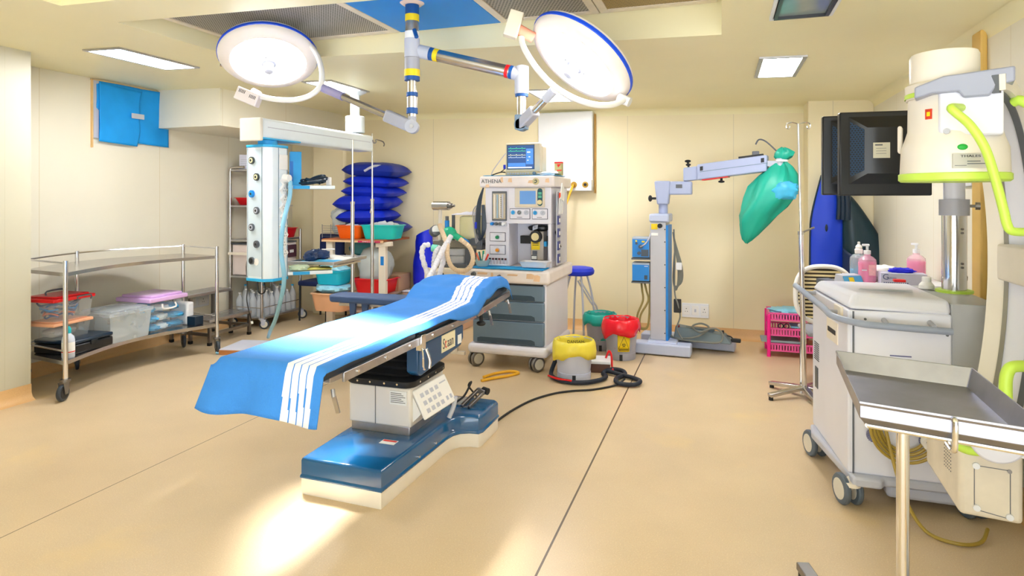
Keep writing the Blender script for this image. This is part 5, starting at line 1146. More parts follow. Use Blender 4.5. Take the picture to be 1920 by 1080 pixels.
m_pil = M('pillow_blue', '#0b2cc8', .42, var=.08, scale=3, bump=.15, bscale=10)
for k, (dx, w_, h_, r_) in enumerate(((.07, .74, .15, .02), (-.05, .66, .16, .05), (-.06, .73, .19, -.06), (.02, .66, .13, -.10), (.05, .66, .13, -.08), (.06, .72, .17, -.05))):
    z = (1.035, 1.175, 1.325, 1.50, 1.62, 1.735)[k]
    pr_ = MB(); pb = pillow(w_, .46, h_ * 1.22, k * 3)
    o_ = pb.build('blue_pillow', M('pillow_navy', '#0a2a9a', .45, var=.1) if k in (0, 5) else m_pil, loc=(-4.10 + dx, 6.78, z), smooth=75); o_.rotation_euler = (0.03, .05 if k > 2 else -.02, r_)
    tag(o_, labs[k], 'pillow', 'stack of blue pillows')
    if k == 5:
        q = MB(); q.tube([(-.02, -.238, .10), (.10, -.20, .165), (.24, -.13, .155), (.30, -.02, .12)], .016, n=6, sm=4); q.build('strap', m_greyl, o_)
tag(lump(.22, .20, .34, 87, amp=.25, freq=6).build('clear_bag', M('bag_clear', '#dfe9ea'), loc=(-4.50, 6.70, 1.05)), 'clear plastic bag squeezed beside the pillow stack', 'bag')
# bolster on a low cabinet
t = thing('low_cabinet', 'low taupe box against the back wall under the upright blue bolster', 'box', (-3.14, 6.72, 0))
MB().box(-.40, .36, -.18, .22, 0, .385).build('body', M('taupe_panel', '#c9a994', .5, var=.05), t, bevel=.006); MB().box(-.41, .37, -.19, .23, .385, .40).build('top', M('taupe_top', '#b8a09a', .5), t, bevel=.003)
bl = MB(); rings = []
for j in range(13):
    z = .69 * j / 12; k = (.80 + .2 * sin(pi * min(1, j / 8))) * (1 if j < 11 else .98); ring = []
    for i in range(20):
        a = 2 * pi * i / 20; ring.append((.14 * k * cos(a) + .01 * mnoise.noise(Vector((z * 8, a, 1))), .095 * k * sin(a) * (1 if j < 11 else .55), z + (.05 * cos(a) if j == 12 else 0)))
    rings.append(ring)
bl.loft(rings); o_ = bl.build('blue_bolster', M('bolster_blue', '#0a22e6', .4, var=.08), loc=(-3.43, 6.83, .402), smooth=60); o_.rotation_euler = (-.04, 0, 0)
tag(o_, 'bright blue bolster standing upright against the back wall', 'bolster')
tag(crumple(.30, .16, .03, 88).build('paper_scraps', M('sheet_lilac', '#e2e4f6'), loc=(-3.42, 6.60, .401), solid=.003), 'pale paper scraps in front of the blue bolster', 'paper')
# ------------------------------------------------------------------ waste bins
def waste_bin(label, loc, rb, rt, h, bodym, bagm, bag_h, seed, group='pedal waste bins'):
    t_ = thing('waste_bin', label, 'bin', loc, 0, group)
    MB().lathe([(.01, 0), (rb, 0), (rb * 1.01, .01), (rb * 1.02, .06), (rb * 1.02, .062), (rb * .99, .064), (rt, h * .97), (rt * 1.02, h), (rt * .97, h), (rb * .93, .03), (.01, .025)], n=40).build('body', bodym, t_, smooth=40)
    b = MB(); a = math.atan2(-loc[1], -loc[0]); d_ = Vector((cos(a), sin(a), 0)); s_ = Vector((-sin(a), cos(a), 0))
    b.obox(d_ * (rb * 1.0) + UP * .03, d_ * .008, s_ * .014, UP * .028); b.build('pedal_slot', m_text, t_)
    b = MB(); rings = []
    for j, (r, z) in enumerate(((.84, .30), (.90, .7), (.94, .93), (1.0, 1.03), (1.05, 1.04), (1.12, 1.0), (1.15, .94), (1.12, .88))):
        ring = []
        for i in range(48):
            th_ = 2 * pi * i / 48; n1 = mnoise.noise(Vector((cos(th_) * 2.2 + seed, sin(th_) * 2.2, z * 3))); n2 = mnoise.noise(Vector((cos(th_) * 7 + seed, sin(th_) * 7, z * 6)))
            k = j >= 4; zz_ = z * h
            if k: zz_ = h * 1.02 - (1.04 - z) / .16 * bag_h * (1 + .5 * n1)
            if j == 3: zz_ += .014 * n1
            q = r * rt * (1 + (.06 * n1 + .05 * n2) * (1 if k else .5)); ring.append((q * cos(th_), q * sin(th_), zz_))
        rings.append(ring)
    b.loft(rings, caps=False); b.build('bag_liner', bagm, t_, smooth=80, solid=.003)
    return t_
m_bin = M('bin_pale_grey', '#ccd0e2', .4, var=.03); m_bing = M('bin_grey', '#a3a4b0', .4, var=.03)
yb = waste_bin('pale grey pedal bin with a yellow bag beside the anaesthesia machine', (-1.17, 5.11, 0), .138, .158, .315, m_bin, M('bag_yellow', '#f3e04a', .4, var=.06, bump=.4, bscale=14), .12, 1)
text('DANSAM-092', .035, yb, Vector((.02, .118, .275)), (cos(.25), sin(.25), 0), UP, m_text)
rb_ = waste_bin('grey pedal bin with a red bag and yellow biohazard label', (-.90, 5.91, 0), .135, .158, .36, m_bing, M('bag_red', '#f0142c', .25, var=.08, bump=.4, bscale=14), .13, 2)
waste_bin('grey bin with a teal bag behind the red bagged bin', (-1.15, 6.20, 0), .125, .150, .345, m_bing, M('bag_teal', '#12a89c', .4, var=.08, bump=.4, bscale=14), .10, 3)
a = math.atan2(-5.91, .90) + .18; d_ = Vector((cos(a), sin(a), 0)); s_ = Vector((-sin(a), cos(a), 0)); up_ = (UP + d_ * -.07).normalized(); up2 = (UP + d_ * .055).normalized()
def onbin(x, z, o=0): 
    an = a + x / .148; rr_ = .1345 + (.158 - .1345) * z / .36 + .0015 + o; return Vector((rr_ * cos(an), rr_ * sin(an), z))
b = MB(); b.grid(lambda u, v: onbin(-.058 + .116 * u, .085 + .155 * v), 10, 2); bh = b.build('hazard_label', m_yel, rb_, solid=.001)
b = MB()
tri = [(0, .225), (.050, .112), (-.050, .112), (0, .225)]
for k in range(3):
    p, q = tri[k], tri[k + 1]; b.tube([onbin(p[0] + (q[0] - p[0]) * i / 6, p[1] + (q[1] - p[1]) * i / 6, .0015) for i in range(7)], .0016, n=4, sm=0)
cx_, cz_ = 0, .148
for k in range(3):
    an = pi / 2 + k * 2 * pi / 3; c_ = (cx_ + .011 * cos(an), cz_ + .011 * sin(an))
    b.tube([onbin(c_[0] + .010 * cos(an + .7 + (2 * pi - 1.4) * i / 12), c_[1] + .010 * sin(an + .7 + (2 * pi - 1.4) * i / 12), .0015) for i in range(13)], .002, n=4, sm=0)
b.tube([onbin(cx_ + .012 * cos(2 * pi * i / 12), cz_ + .012 * sin(2 * pi * i / 12), .0015) for i in range(13)], .0012, n=4, sm=0)
b.build('biohazard_mark', m_text, bh)
text('BIOHAZARD', .016, rb_, onbin(0, .101, .003), s_, UP, m_text)
# low box and cables round the yellow bin
t = thing('foot_switch_box', 'low white and brown foot switch box behind the yellow bagged bin', 'foot switch', (-1.02, 5.42, 0), .15)
MB().box(-.19, .10, -.10, .10, 0, .075).build('body', M('switch_brown', '#5b3a2c', .5), t, bevel=.004); MB().box(-.195, .105, -.105, .105, .075, .10).build('top', m_white, t, bevel=.004)
tag(MB((-1.15, 4.95, .02)).tube([(-1.36, 5.22, .10), (-1.365, 5.10, .03), (-1.32, 5.0, .022), (-1.24, 4.93, .022), (-1.13, 4.905, .022), (-1.02, 4.95, .022), (-.93, 5.06, .022), (-.91, 5.16, .022), (-.95, 5.25, .022), (-.90, 5.36, .03), (-.81, 5.36, .028), (-.77, 5.27, .022), (-.82, 5.12, .022), (-.78, 5.0, .022), (-.66, 5.0, .022), (-.62, 5.08, .03), (-.68, 5.18, .022), (-.80, 5.24, .026), (-.92, 5.30, .03)], .018, n=10).build('wrapped_cable_bundle', M('bundle_black', '#182131', .6, var=.25, scale=30), loc=(-1.15, 4.95, .02)), 'thick black taped cable bundle looping round the yellow bin', 'cable')
tag(MB((-1.0, 4.92, .02)).tube([(-1.36, 4.99, .035), (-1.27, 4.925, .036), (-1.14, 4.895, .036)], .0085, n=8).build('red_wire', m_red, loc=(-1.0, 4.92, .02)), 'thin red wire against the front of the yellow bin', 'wire')
tag(MB((-.92, 5.5, .1)).tube([(-.96, 5.44, .105), (-.93, 5.42, .17), (-.91, 5.43, .13), (-.90, 5.40, .05), (-.88, 5.33, .03)], .009, n=8).build('red_wire', m_red, loc=(-.92, 5.5, .1)), 'thin red wire rising from the foot switch box', 'wire')
tag(MB((-1.3, 4.4, .008)).tube([(-1.43, 3.90, .008), (-1.40, 4.15, .008), (-1.33, 4.42, .008), (-1.22, 4.62, .008), (-1.10, 4.73, .008), (-.95, 4.82, .008), (-.80, 4.98, .012), (-.74, 5.06, .045)], .008, n=8).build('floor_cable', m_black, loc=(-1.3, 4.4, .008)), 'long black cable running over the floor from the table to the bins', 'cable')
tag(MB((-1.72, 5.0, .01)).tube([(-1.86, 4.75, .012), (-1.78, 4.85, .014), (-1.70, 4.95, .012), (-1.64, 5.06, .012), (-1.72, 5.08, .014), (-1.82, 4.98, .014), (-1.88, 4.85, .012)], .012, n=8).build('yellow_hose', M('hose_yellow', '#f0b52a'), loc=(-1.72, 5.0, .01)), 'yellow hose coiled on the floor below the anaesthesia machine', 'hose')
# ------------------------------------------------------------------ floor microscope
t = thing('floor_microscope', 'pale blue grey floor microscope stand with a long arm against the back wall', 'microscope', (-.55, 6.32, 0)); O = (-.55, 6.32, 0)
m_mg = M('microscope_grey', '#a9b4d6', .4, var=.02); m_mgl = M('microscope_light', '#bcc6e2', .4, var=.02); m_mpan = M('microscope_panel', '#bfc0c8', .4, var=.03)
b = MB(O); b.bar((-.80, 6.16, .062), (-.27, 6.14, .062), .17, .105); b.build('front_foot', m_mgl, t, bevel=.014)
b = MB(O); b.bar((-.78, 6.60, .062), (.13, 6.50, .062), .17, .105); b.build('rear_foot', m_mgl, t, bevel=.014)
b = MB(O); b.box(-.68, -.40, 6.1, 6.62, .03, .13); b.build('base_block', m_mgl, t, bevel=.012)
for (x, y) in ((-.76, 6.16), (-.31, 6.14), (-.74, 6.60), (.09, 6.505)):
    b = MB(O); b.cyl((x, y, 0), (x, y, .014), .03, n=14); b.build('glide', m_black, t)
R2 = Matrix.Translation((-.555, 6.30, 0)) @ Matrix.Rotation(-.06, 4, 'Z')
b = MB(O); b.T = R2; b.box(-.095, .055, -.13, .13, .13, 1.27); cm = b.build('column', m_mpan, t, bevel=.006)
b = MB(O); b.T = R2; b.box(.055, .075, -.131, .13, .13, 1.24); b.build('side_strip', m_blue, cm)
b = MB(O); b.T = R2
for z in (.2, .42, .64, .86, 1.08, 1.2): b.cyl((.045, -.128, z), (.045, -.134, z), .006, n=8)
b.build('screw', m_text, cm)
b = MB(O); b.T = R2; b.box(-.105, .082, -.14, .14, 1.27, 1.35); b.build('column_cap', m_mgl, t, bevel=.014)
b = MB(O); b.T = R2; b.box(-.085, -.025, -.1335, -.1295, 1.20, 1.255); b.build('yellow_label', m_yel, cm)
b = MB(O); b.T = R2; b.box(-.085, -.02, -.1335, -.1295, 1.14, 1.165); b.build('white_label', m_paper, cm)
b = MB(O); b.T = R2; b.cyl((.0, -.13, 1.235), (.0, -.16, 1.235), .022, n=16); b.build('lock_knob', m_black, cm)
b = MB(O); b.cyl((-.545, 6.30, 1.34), (-.545, 6.30, 1.46), .044, n=24); b.build('post', m_mg, t)
b = MB(O); b.loft([[(-.60, 6.23, 1.44), (-.49, 6.23, 1.44), (-.49, 6.37, 1.44), (-.60, 6.37, 1.44)], [(-.625, 6.22, 1.67), (-.47, 6.22, 1.67), (-.47, 6.38, 1.67), (-.625, 6.38, 1.67)]])
b.box(-.49, -.27, 6.23, 6.37, 1.535, 1.665); hd = b.build('swivel_head', m_mg, t, bevel=.014)
b = MB(O); b.box(-.42, -.36, 6.226, 6.231, 1.60, 1.635); b.build('head_window', m_greyd, hd)
b = MB(O); b.cyl((-.61, 6.26, 1.50), (-.655, 6.25, 1.50), .012, n=10); b.ell((-.665, 6.248, 1.50), .02, .028, .032); b.build('lock_knob', m_black, t)
A0 = Vector((-.33, 6.28, 1.735)); A1 = Vector((.40, 6.14, 1.82)); dA = (A1 - A0)
b = MB(O); b.obox(A0 + dA * .58, dA * .42, Vector((dA.y, -dA.x, 0)).normalized() * .065, UP * .075); ar = b.build('arm', m_mg, t, bevel=.012)
b = MB(O); b._add([A0 + Vector(q) for q in ((-.02, -.06, -.07), (.20, -.06, -.05), (.20, .06, -.05), (-.02, .06, -.07), (-.02, -.06, .06), (.20, -.06, .085), (.20, .06, .085), (-.02, .06, .06))], [(0, 3, 2, 1), (4, 5, 6, 7), (0, 1, 5, 4), (1, 2, 6, 5), (2, 3, 7, 6), (3, 0, 4, 7)]); b.build('arm_bracket', m_mg, t, bevel=.01)
b = MB(O); b.obox(A0 + dA * .60 - UP * .0, dA * .40, Vector((dA.y, -dA.x, 0)).normalized() * .0665, UP * .0025); b.build('arm_seam', m_slate, ar)
b = MB(O)
for q, z in ((.22, .03), (.95, .03)): b.obox(A0 + dA * q + UP * z, dA.normalized() * .014, Vector((dA.y, -dA.x, 0)).normalized() * .067, UP * .02)
b.build('arm_slot', m_text, ar)
b = MB(O); b.obox(A0 + dA * .38 - UP * .079, dA * .16, Vector((dA.y, -dA.x, 0)).normalized() * .06, UP * .004); b.build('red_strip', m_red, ar)
b = MB(O); b.cyl(A0 + Vector((.03, -.02, .05)), A0 + Vector((.02, -.02, .12)), .01, n=8); b.ell(A0 + Vector((.02, -.02, .125)), .03, .03, .014); b.ell(A0 + Vector((.025, -.02, .09)), .025, .025, .012); b.build('tilt_knob', m_black, t)
b = MB(O); b.cyl(A0 + dA * .45 - UP * .07, A0 + dA * .45 - UP * .105, .012, n=10); b.ell(A0 + dA * .45 - UP * .115, .03, .03, .012); b.build('under_knob', m_black, t)
b = MB(O); b.bar(A0 + dA * .66 + UP * .085, A0 + dA * .95 + UP * .082, .04, .022); b.build('top_rail', m_black, ar)
b = MB(O); b.box(A0.x + dA.x * .86 - .03, A0.x + dA.x * .86 + .03, A0.y - .13, A0.y - .07, A0.z + .15, A0.z + .20); b.build('connector', m_greyd, ar, bevel=.006)
b = MB(O); b.tube([A0 + dA * .86 + Vector((0, .02, .19)), A0 + dA * .90 + Vector((0, .02, .23)), A0 + dA * .98 + Vector((0, 0, .20)), A0 + dA * 1.10 + Vector((0, 0, .10))], .007, n=8); b.build('arm_cable', m_greyd, t)
b = MB(O); b.bar(A1 - dA * .03, A1 + dA * .16 - UP * .02, .05, .05); b.cyl(A1 + dA * .14 + UP * .03, A1 + dA * .14 - UP * .30, .035); b.build('optics_mount', m_greyl, t)
for k, (z0, z1) in enumerate(((.92, 1.12), (.69, .87))):
    b = MB(O); b.box(-.835, -.665, 6.19, 6.36, z0, z1); bx_ = b.build('control_box', M('box_casing', '#aab6c6', .4), t, bevel=.006)
    q = MB(O); q.box(-.83, -.67, 6.183, 6.191, z0 + .005, z1 - .02); q.build('front_panel', m_blue, bx_)
    q = MB(O)
    if k == 0:
        q.cyl((-.79, 6.183, 1.06), (-.79, 6.176, 1.06), .012, n=12); q.box(-.745, -.675, 6.179, 6.184, .935, 1.0); q.cyl((-.765, 6.184, .965), (-.765, 6.165, .965), .017, n=14); q.cyl((-.75, 6.184, 1.03), (-.75, 6.16, 1.03), .02, n=14); q.build('control', m_navyd, bx_)
        q = MB(O); q.box(-.80, -.785, 6.18, 6.184, 1.075, 1.09); q.box(-.74, -.71, 6.18, 6.184, 1.07, 1.085); q.build('mark', m_yel, bx_)
        q = MB(O); q.tube([(-.75, 6.16, 1.03), (-.70, 6.14, 1.06), (-.665, 6.17, 1.12), (-.655, 6.2, 1.16), (-.62, 6.22, 1.17)], .007, n=6); q.build('box_cable', m_greyl, bx_)
    else:
        q.box(-.715, -.685, 6.18, 6.184, .71, .75); q.build('control', m_slated, bx_)
        q = MB(O); q.box(-.715, -.68, 6.18, 6.184, .835, .84); q.build('mark', m_white, bx_)
    q = MB(O); q.box(-.84, -.62, 6.18, 6.38, z0 - .02, z0 - .006); q.build('box_shelf', m_greyd, t)
b = MB(O)
for k in range(2): b.tube([(-.755 + .03 * k, 6.26, .68), (-.74 + .04 * k, 6.22, .60), (-.73 + .05 * k, 6.2, .5), (-.78 + .03 * k, 6.18, .36), (-.775 + .02 * k, 6.17, .26), (-.73, 6.17, .225 + .01 * k), (-.68, 6.18, .26), (-.665, 6.20, .45), (-.665, 6.22, .68)], .010, n=8)
b.build('olive_cable', M('cable_olive', '#8f7f45', .5), t)
b = MB(O)
for k in range(4): b.tube([(-.45, 6.28, 1.17), (-.425, 6.26, 1.0 + .02 * k), (-.40 + .012 * k, 6.24, .84), (-.40 + .012 * k, 6.24, .70), (-.42, 6.25, .61 + .012 * k), (-.445, 6.26, .70), (-.44, 6.26, .88), (-.43, 6.26, 1.0)], .0075, n=8)
b.tube([(-.44, 6.25, 1.2), (-.43, 6.23, .95), (-.43, 6.22, .6), (-.40, 6.22, .48), (-.38, 6.24, .36), (-.41, 6.24, .24), (-.36, 6.2, .15)], .007, n=8)
b.build('grey_cable_hank', M('cable_grey', '#7d7f78', .5), t)
b = MB(O); b.obox((-.39, 6.22, .845), (.028, 0, 0), (0, .02, 0), (0, 0, .035)); b.build('white_plug', m_white, t, bevel=.006)
b = MB(O); b.obox((-.405, 6.24, .46), (.035, 0, .0), (0, .02, 0), (0, 0, .065)); b.build('power_brick', m_black, t, bevel=.006)
# foot control on the rear foot
t = thing('microscope_foot_control', 'grey microscope foot control with loose grey cable on the microscope base', 'foot control', (-.17, 6.38, .115), -.11)
MB().loft([[(-.27, -.09, 0), (.27, -.09, 0), (.27, .09, 0), (-.27, .09, 0)], [(-.26, -.05, .125), (.20, -.05, .075), (.20, .085, .075), (-.26, .085, .125)]]).build('body', M('pedal_grey', '#6f7f86', .5, var=.05), t, bevel=.01)
MB().box(-.22, .10, -.03, .06, .085, .115).build('pedal', M('pedal_slate', '#4f5f68', .5), t, bevel=.006)
MB().cyl((-.23, -.04, .11), (-.23, -.045, .135), .013, n=12).build('button', M('button_brown', '#8a3b38', .5), t); MB().cyl((.18, .02, .07), (.18, .02, .105), .012, n=12).build('peg', m_black, t)
MB().tube([(-.33, -.03, .05), (-.25, -.11, .02), (-.05, -.12, .05), (.06, -.05, .13), (-.02, .0, .16), (-.10, -.03, .13), (-.02, -.12, .10), (.10, -.09, .14), (.18, -.06, .10), (.17, -.12, .02), (-.0, -.14, .01), (-.22, -.13, .015), (-.34, -.06, .03)], .009, n=8).build('cable', M('cable_grey', '#7d7f78'), t)
MB().obox((.30, .02, .02), (.045, 0, 0), (0, .022, 0), (0, 0, .018)).build('black_plug', m_black, t, bevel=.008)
MB().tube([(.20, .03, .06), (.25, .03, .05), (.28, .02, .025)], .007, n=6).build('plug_cable', m_black, t)
# green cover bag over the microscope head
bagm = M('bag_green', '#12ab93', .45, var=.10, scale=4, bump=.35, bscale=9); rings = []
spine = [(1.96, .02, .50), (1.945, .05, .50), (1.91, .085, .51), (1.875, .08, .50), (1.845, .042, .485), (1.82, .045, .485), (1.78, .10, .48), (1.70, .165, .46), (1.60, .20, .43), (1.50, .205, .385), (1.42, .19, .335), (1.34, .16, .285), (1.26, .125, .25), (1.18, .085, .22), (1.12, .045, .195), (1.09, .008, .185)]
for k, (z, r, x) in enumerate(spine):
    ring = []
    for i in range(32):
        th_ = 2 * pi * i / 32; n1 = mnoise.noise(Vector((cos(th_) * 2.0, sin(th_) * 2.0, z * 4))); n2 = mnoise.noise(Vector((cos(th_) * 6, sin(th_) * 6, z * 10)))
        q = r * (1 + .28 * n1 + .12 * n2); ring.append((q * cos(th_), q * .72 * sin(th_), z + .02 * n1))
        ring[-1] = (ring[-1][0] + x - .40, ring[-1][1], ring[-1][2] - 1.6)
    rings.append(ring)
t = thing('green_cover_bag', 'green plastic bag tied over the head of the floor microscope', 'bag', (.43, 6.13, 1.6))
MB().loft(rings).build('bag', bagm, t, smooth=45)
MB().cyl((.085, -.01, .232), (.086, -.01, .250), .053, n=20).build('tie', m_white, t)
o_ = lump(.22, .10, .16, 91, amp=.3, freq=8).build('pale_patch', M('patch_lightblue', '#3fb4e0', .4, var=.15, scale=9), t, smooth=45); o_.location = (.10, -.115, -.11)
# wall socket behind the microscope
socket_plate((-.27, YB, .285), 0, 'white triple socket plate low on the back wall behind the microscope', .28, .155, 3)
# ------------------------------------------------------------------ drip stand at the right
t = thing('drip_stand', 'tall chrome drip stand with two hooks standing beside the imaging cart', 'drip stand', (.592, 5.16, 0)); O = (.592, 5.16, 0)
b0, tp_ = Vector((.592, 5.16, .06)), Vector((.545, 5.12, 2.06)); md = b0.lerp(tp_, .59)
b = MB(O); b.cyl(b0, md, .0185, n=16); b.build('outer_pole', m_chrome, t); b = MB(O); b.cyl(md, tp_, .0085, n=12); b.build('inner_pole', m_chrome, t)
b = MB(O); b.cyl(md - UP * .012, md + UP * .014, .022, n=14); b.cyl(md, md + Vector((.09, -.02, .045)), .007, n=8); b.build('clamp', m_steel, t)
for sg in (-1, 1):
    p = tp_; e_ = Vector((.95, .3, .0)) * sg; b = MB(O); b.tube([p, p + e_ * .05 + UP * .012, p + e_ * .085 + UP * .0, p + e_ * .088 - UP * .03, p + e_ * .07 - UP * .035, p + e_ * .065 - UP * .018], .0055, n=8); b.build('hook', m_chrome, t)
for k in range(5):
    a = 2 * pi * k / 5 - 2.6; b = MB(O); d_ = Vector((cos(a), sin(a), 0)); c_ = Vector((.592, 5.16, 0)); b.bar(c_ + d_ * .01 + UP * .075, c_ + d_ * .30 + UP * .035, .045, .028); ft = b.build('foot', m_steel, t, bevel=.006)
    b = MB(O); b.cyl(c_ + d_ * .285 + UP * .025, c_ + d_ * .285, .016, n=12); b.build('glide', m_black, ft)
# ------------------------------------------------------------------ pink basket rack
t = thing('pink_basket_rack', 'three-tier pink plastic basket rack on the floor by the back wall', 'rack', (.66, 6.56, 0))
W_, D_ = .235, .17
for (x, y) in ((-W_, -D_), (-W_, D_), (W_, -D_), (W_, D_)):
    b = MB(); b.cyl((x, y, 0), (x, y, .40), .017, n=12); b.build('post', m_hot, t)
for k, z in enumerate((.055, .20, .345)):
    b = MB(); hh = .075
    b.box(-W_, W_, -D_, D_, z, z + .006)
    for (x0, x1, y0, y1) in ((-W_, W_, -D_ - .004, -D_ + .002), (-W_, W_, D_ - .002, D_ + .004), (-W_ - .004, -W_ + .002, -D_, D_), (W_ - .002, W_ + .004, -D_, D_)):
        b.box(x0, x1, y0, y1, z, z + .014); b.box(x0, x1, y0, y1, z + hh - .016, z + hh)
        n_ = 19 if x1 - x0 > .2 else 13
        for i in range(n_):
            q0, q1 = i / n_, (i + .5) / n_
            if x1 - x0 > .2: b.box(x0 + (x1 - x0) * q0, x0 + (x1 - x0) * q1, y0, y1, z + .01, z + hh - .01)
            else: b.box(x0, x1, y0 + (y1 - y0) * q0, y0 + (y1 - y0) * q1, z + .01, z + hh - .01)
    b.build('basket', m_pink, t, smooth=0)
tag(lump(.40, .26, .075, 92, amp=.3, freq=8).build('blue_plastic_bag', M('bag_paleblue', '#8fd0ea', .35, var=.2, scale=10), loc=(.65, 6.56, .375)), 'pale blue plastic bag in the top basket of the pink rack', 'bag')
sc_ = thing('scissors', 'dark blue handled scissors in the middle basket of the pink rack', 'scissors', (.56, 6.46, .285))
for sg in (-1, 1): MB().tube([(sg * .025 + .022 * cos(q * .8), -.01, .022 * sin(q * .8)) for q in range(9)], .005, n=6, sm=2).build('handle', m_navyd, sc_)
MB().bar((0, 0, -.01), (.12, .05, -.03), .012, .004).build('blade', m_steel, sc_)
bx_ = MB(); bx_.box(-.12, .12, -.10, .10, 0, .012); tag(bx_.build('blue_folder', M('folder_blue', '#7cc6ea', .5), bevel=.002, loc=(.74, 6.50, .282)), 'pale blue folder lying in the middle basket of the pink rack', 'folder')
bx_ = MB(); bx_.box(-.24, .10, -.12, .10, 0, .02); tag(bx_.build('grey_folder', M('folder_grey', '#8fa3ab', .5), bevel=.003, loc=(.60, 6.52, .133)), 'grey folder sticking out of the bottom basket of the pink rack', 'folder')
# ------------------------------------------------------------------ lead aprons on the pillar
t = thing('blue_lead_apron', 'royal blue lead apron hanging on the boxed pillar', 'apron', (1.00, 6.60, 1.2))
b = MB(); fr_ = []
def apr(u, v):
    z = -.66 + 1.18 * v
    w0 = .165 * (1 if v < .62 else (1 - .55 * ((v - .62) / .38) ** 1.2)); x = (2 * u - 1) * w0 - .02 - (.015 * (1 - v))
    return (x, -.035 * cos((2 * u - 1) * 1.3) - .012 * mnoise.noise(Vector((x * 9, z * 4, 1))), z)
b.grid(apr, 20, 30); b.build('front', M('apron_blue', '#0b3fd6', .45, var=.06, scale=3), t, solid=.014)
b = MB(); b.tube([apr(1, v / 20) for v in range(21)], .010, n=8, sm=1); b.tube([apr(0, v / 20) for v in range(21)], .010, n=8, sm=1); b.build('binding', m_navyd, t)
b = MB(); b.slab([(-.02, -.56), (.14, -.40), (.15, -.62), (.02, -.66)], (0, -.062, 0), (1, 0, 0), UP, (0, .012, 0)); b.build('dark_panel', m_navyd, t, bevel=.004)
b = MB(); b.ell((-.06, -.056, .02), .012, .008, .035); b.build('tab', m_navyd, t)
b = MB()
for k in range(3): b.tube([(.02 + .035 * k, -.045 - .02 * k, .48 - .03 * k), (.05 + .03 * k, -.06 - .02 * k, .30), (.045 + .035 * k, -.06 - .015 * k, .10)], .026, n=8)
b.build('collar_fold', m_navyd, t)
o_ = lump(.19, .15, .20, 93, amp=.25, freq=8).build('thyroid_collar', M('collar_blue', '#2a78e6', .5, var=.1), t); o_.location = (.10, -.04, .38)
t = thing('dark_lead_apron', 'dark blue green lead apron draped behind the royal blue one', 'apron', (1.18, 6.60, 1.1))
def apr2(u, v):
    z = -.38 + .82 * v; w1 = .03 + .36 * (1 - v) ** .8; x = -.12 + u * w1 * 1.3 + .02
    return (x, -.05 - .07 * sin(u * pi) * (1 - v * .5) - .02 * sin(u * 9) * (1 - v), z)
MB().grid(apr2, 20, 24).build('apron', M('apron_teal', '#10303c', .35, var=.12, scale=3, bump=.2, bscale=8), t, solid=.014)
MB().grid(lambda u, v: (-.11 + .22 * u * (1.3 - .5 * v), -.11 - .07 * sin(u * pi), -.42 + .36 * v - .06 * sin(u * pi) * v), 18, 12).build('lower_fold', M('apron_tealdark', '#132b58', .35, var=.12), t, solid=.012)
MB().tube([(-.08, -.02, .46), (-.08, -.06, .42), (-.08, -.05, .36)], .012, n=8).build('hanger_strap', m_navyd, t)
# ------------------------------------------------------------------ slatted chair behind the drip stand
t = thing('slatted_chair', 'chair with an oval white framed slatted back and steel legs behind the imaging cart', 'chair', (.74, 5.28, 0), .10)
cpts = [(.20 * math.copysign(abs(cos(a)) ** .75, cos(a)), 0, .765 + .215 * math.copysign(abs(sin(a)) ** .75, sin(a))) for a in [2 * pi * k / 36 for k in range(37)]]
b = MB(); b.tube(cpts, .018, n=10, sm=2); b.build('back_frame', m_whitep, t)
b = MB(); b.slab([(p[0] * .96, (p[2] - .765) * .96) for p in cpts[:-1]], (0, .012, .765), (1, 0, 0), UP, (0, .008, 0)); b.build('back_panel', M('chair_dark', '#3a2e1c', .6), t)
for k in range(13):
    z = .59 + .029 * k; q = (1 - min(1, abs((z - .765) / .20)) ** 2.66) ** (1 / 2.66) * .185
    b = MB(); b.box(-q, q, -.002, .010, z - .0075, z + .0075); b.build('slat', M('chair_slat', '#f0dfae', .5), t)
b = MB(); b.box(-.10, .22, .02, .42, .43, .46); b.build('seat', m_grey, t, bevel=.012)
for sx in (-1, 1):
    b = MB(); b.tube([(sx * .15, .015, .56), (sx * .15, .02, .45), (sx * .155, .02, .30), (sx * .16, .0, .0)], .012, n=10); b.build('leg', m_chrome, t)
    b = MB(); b.tube([(sx * .11 + .06, .38, .44), (sx * .12 + .06, .40, .0)], .012, n=10); b.build('leg', m_chrome, t)
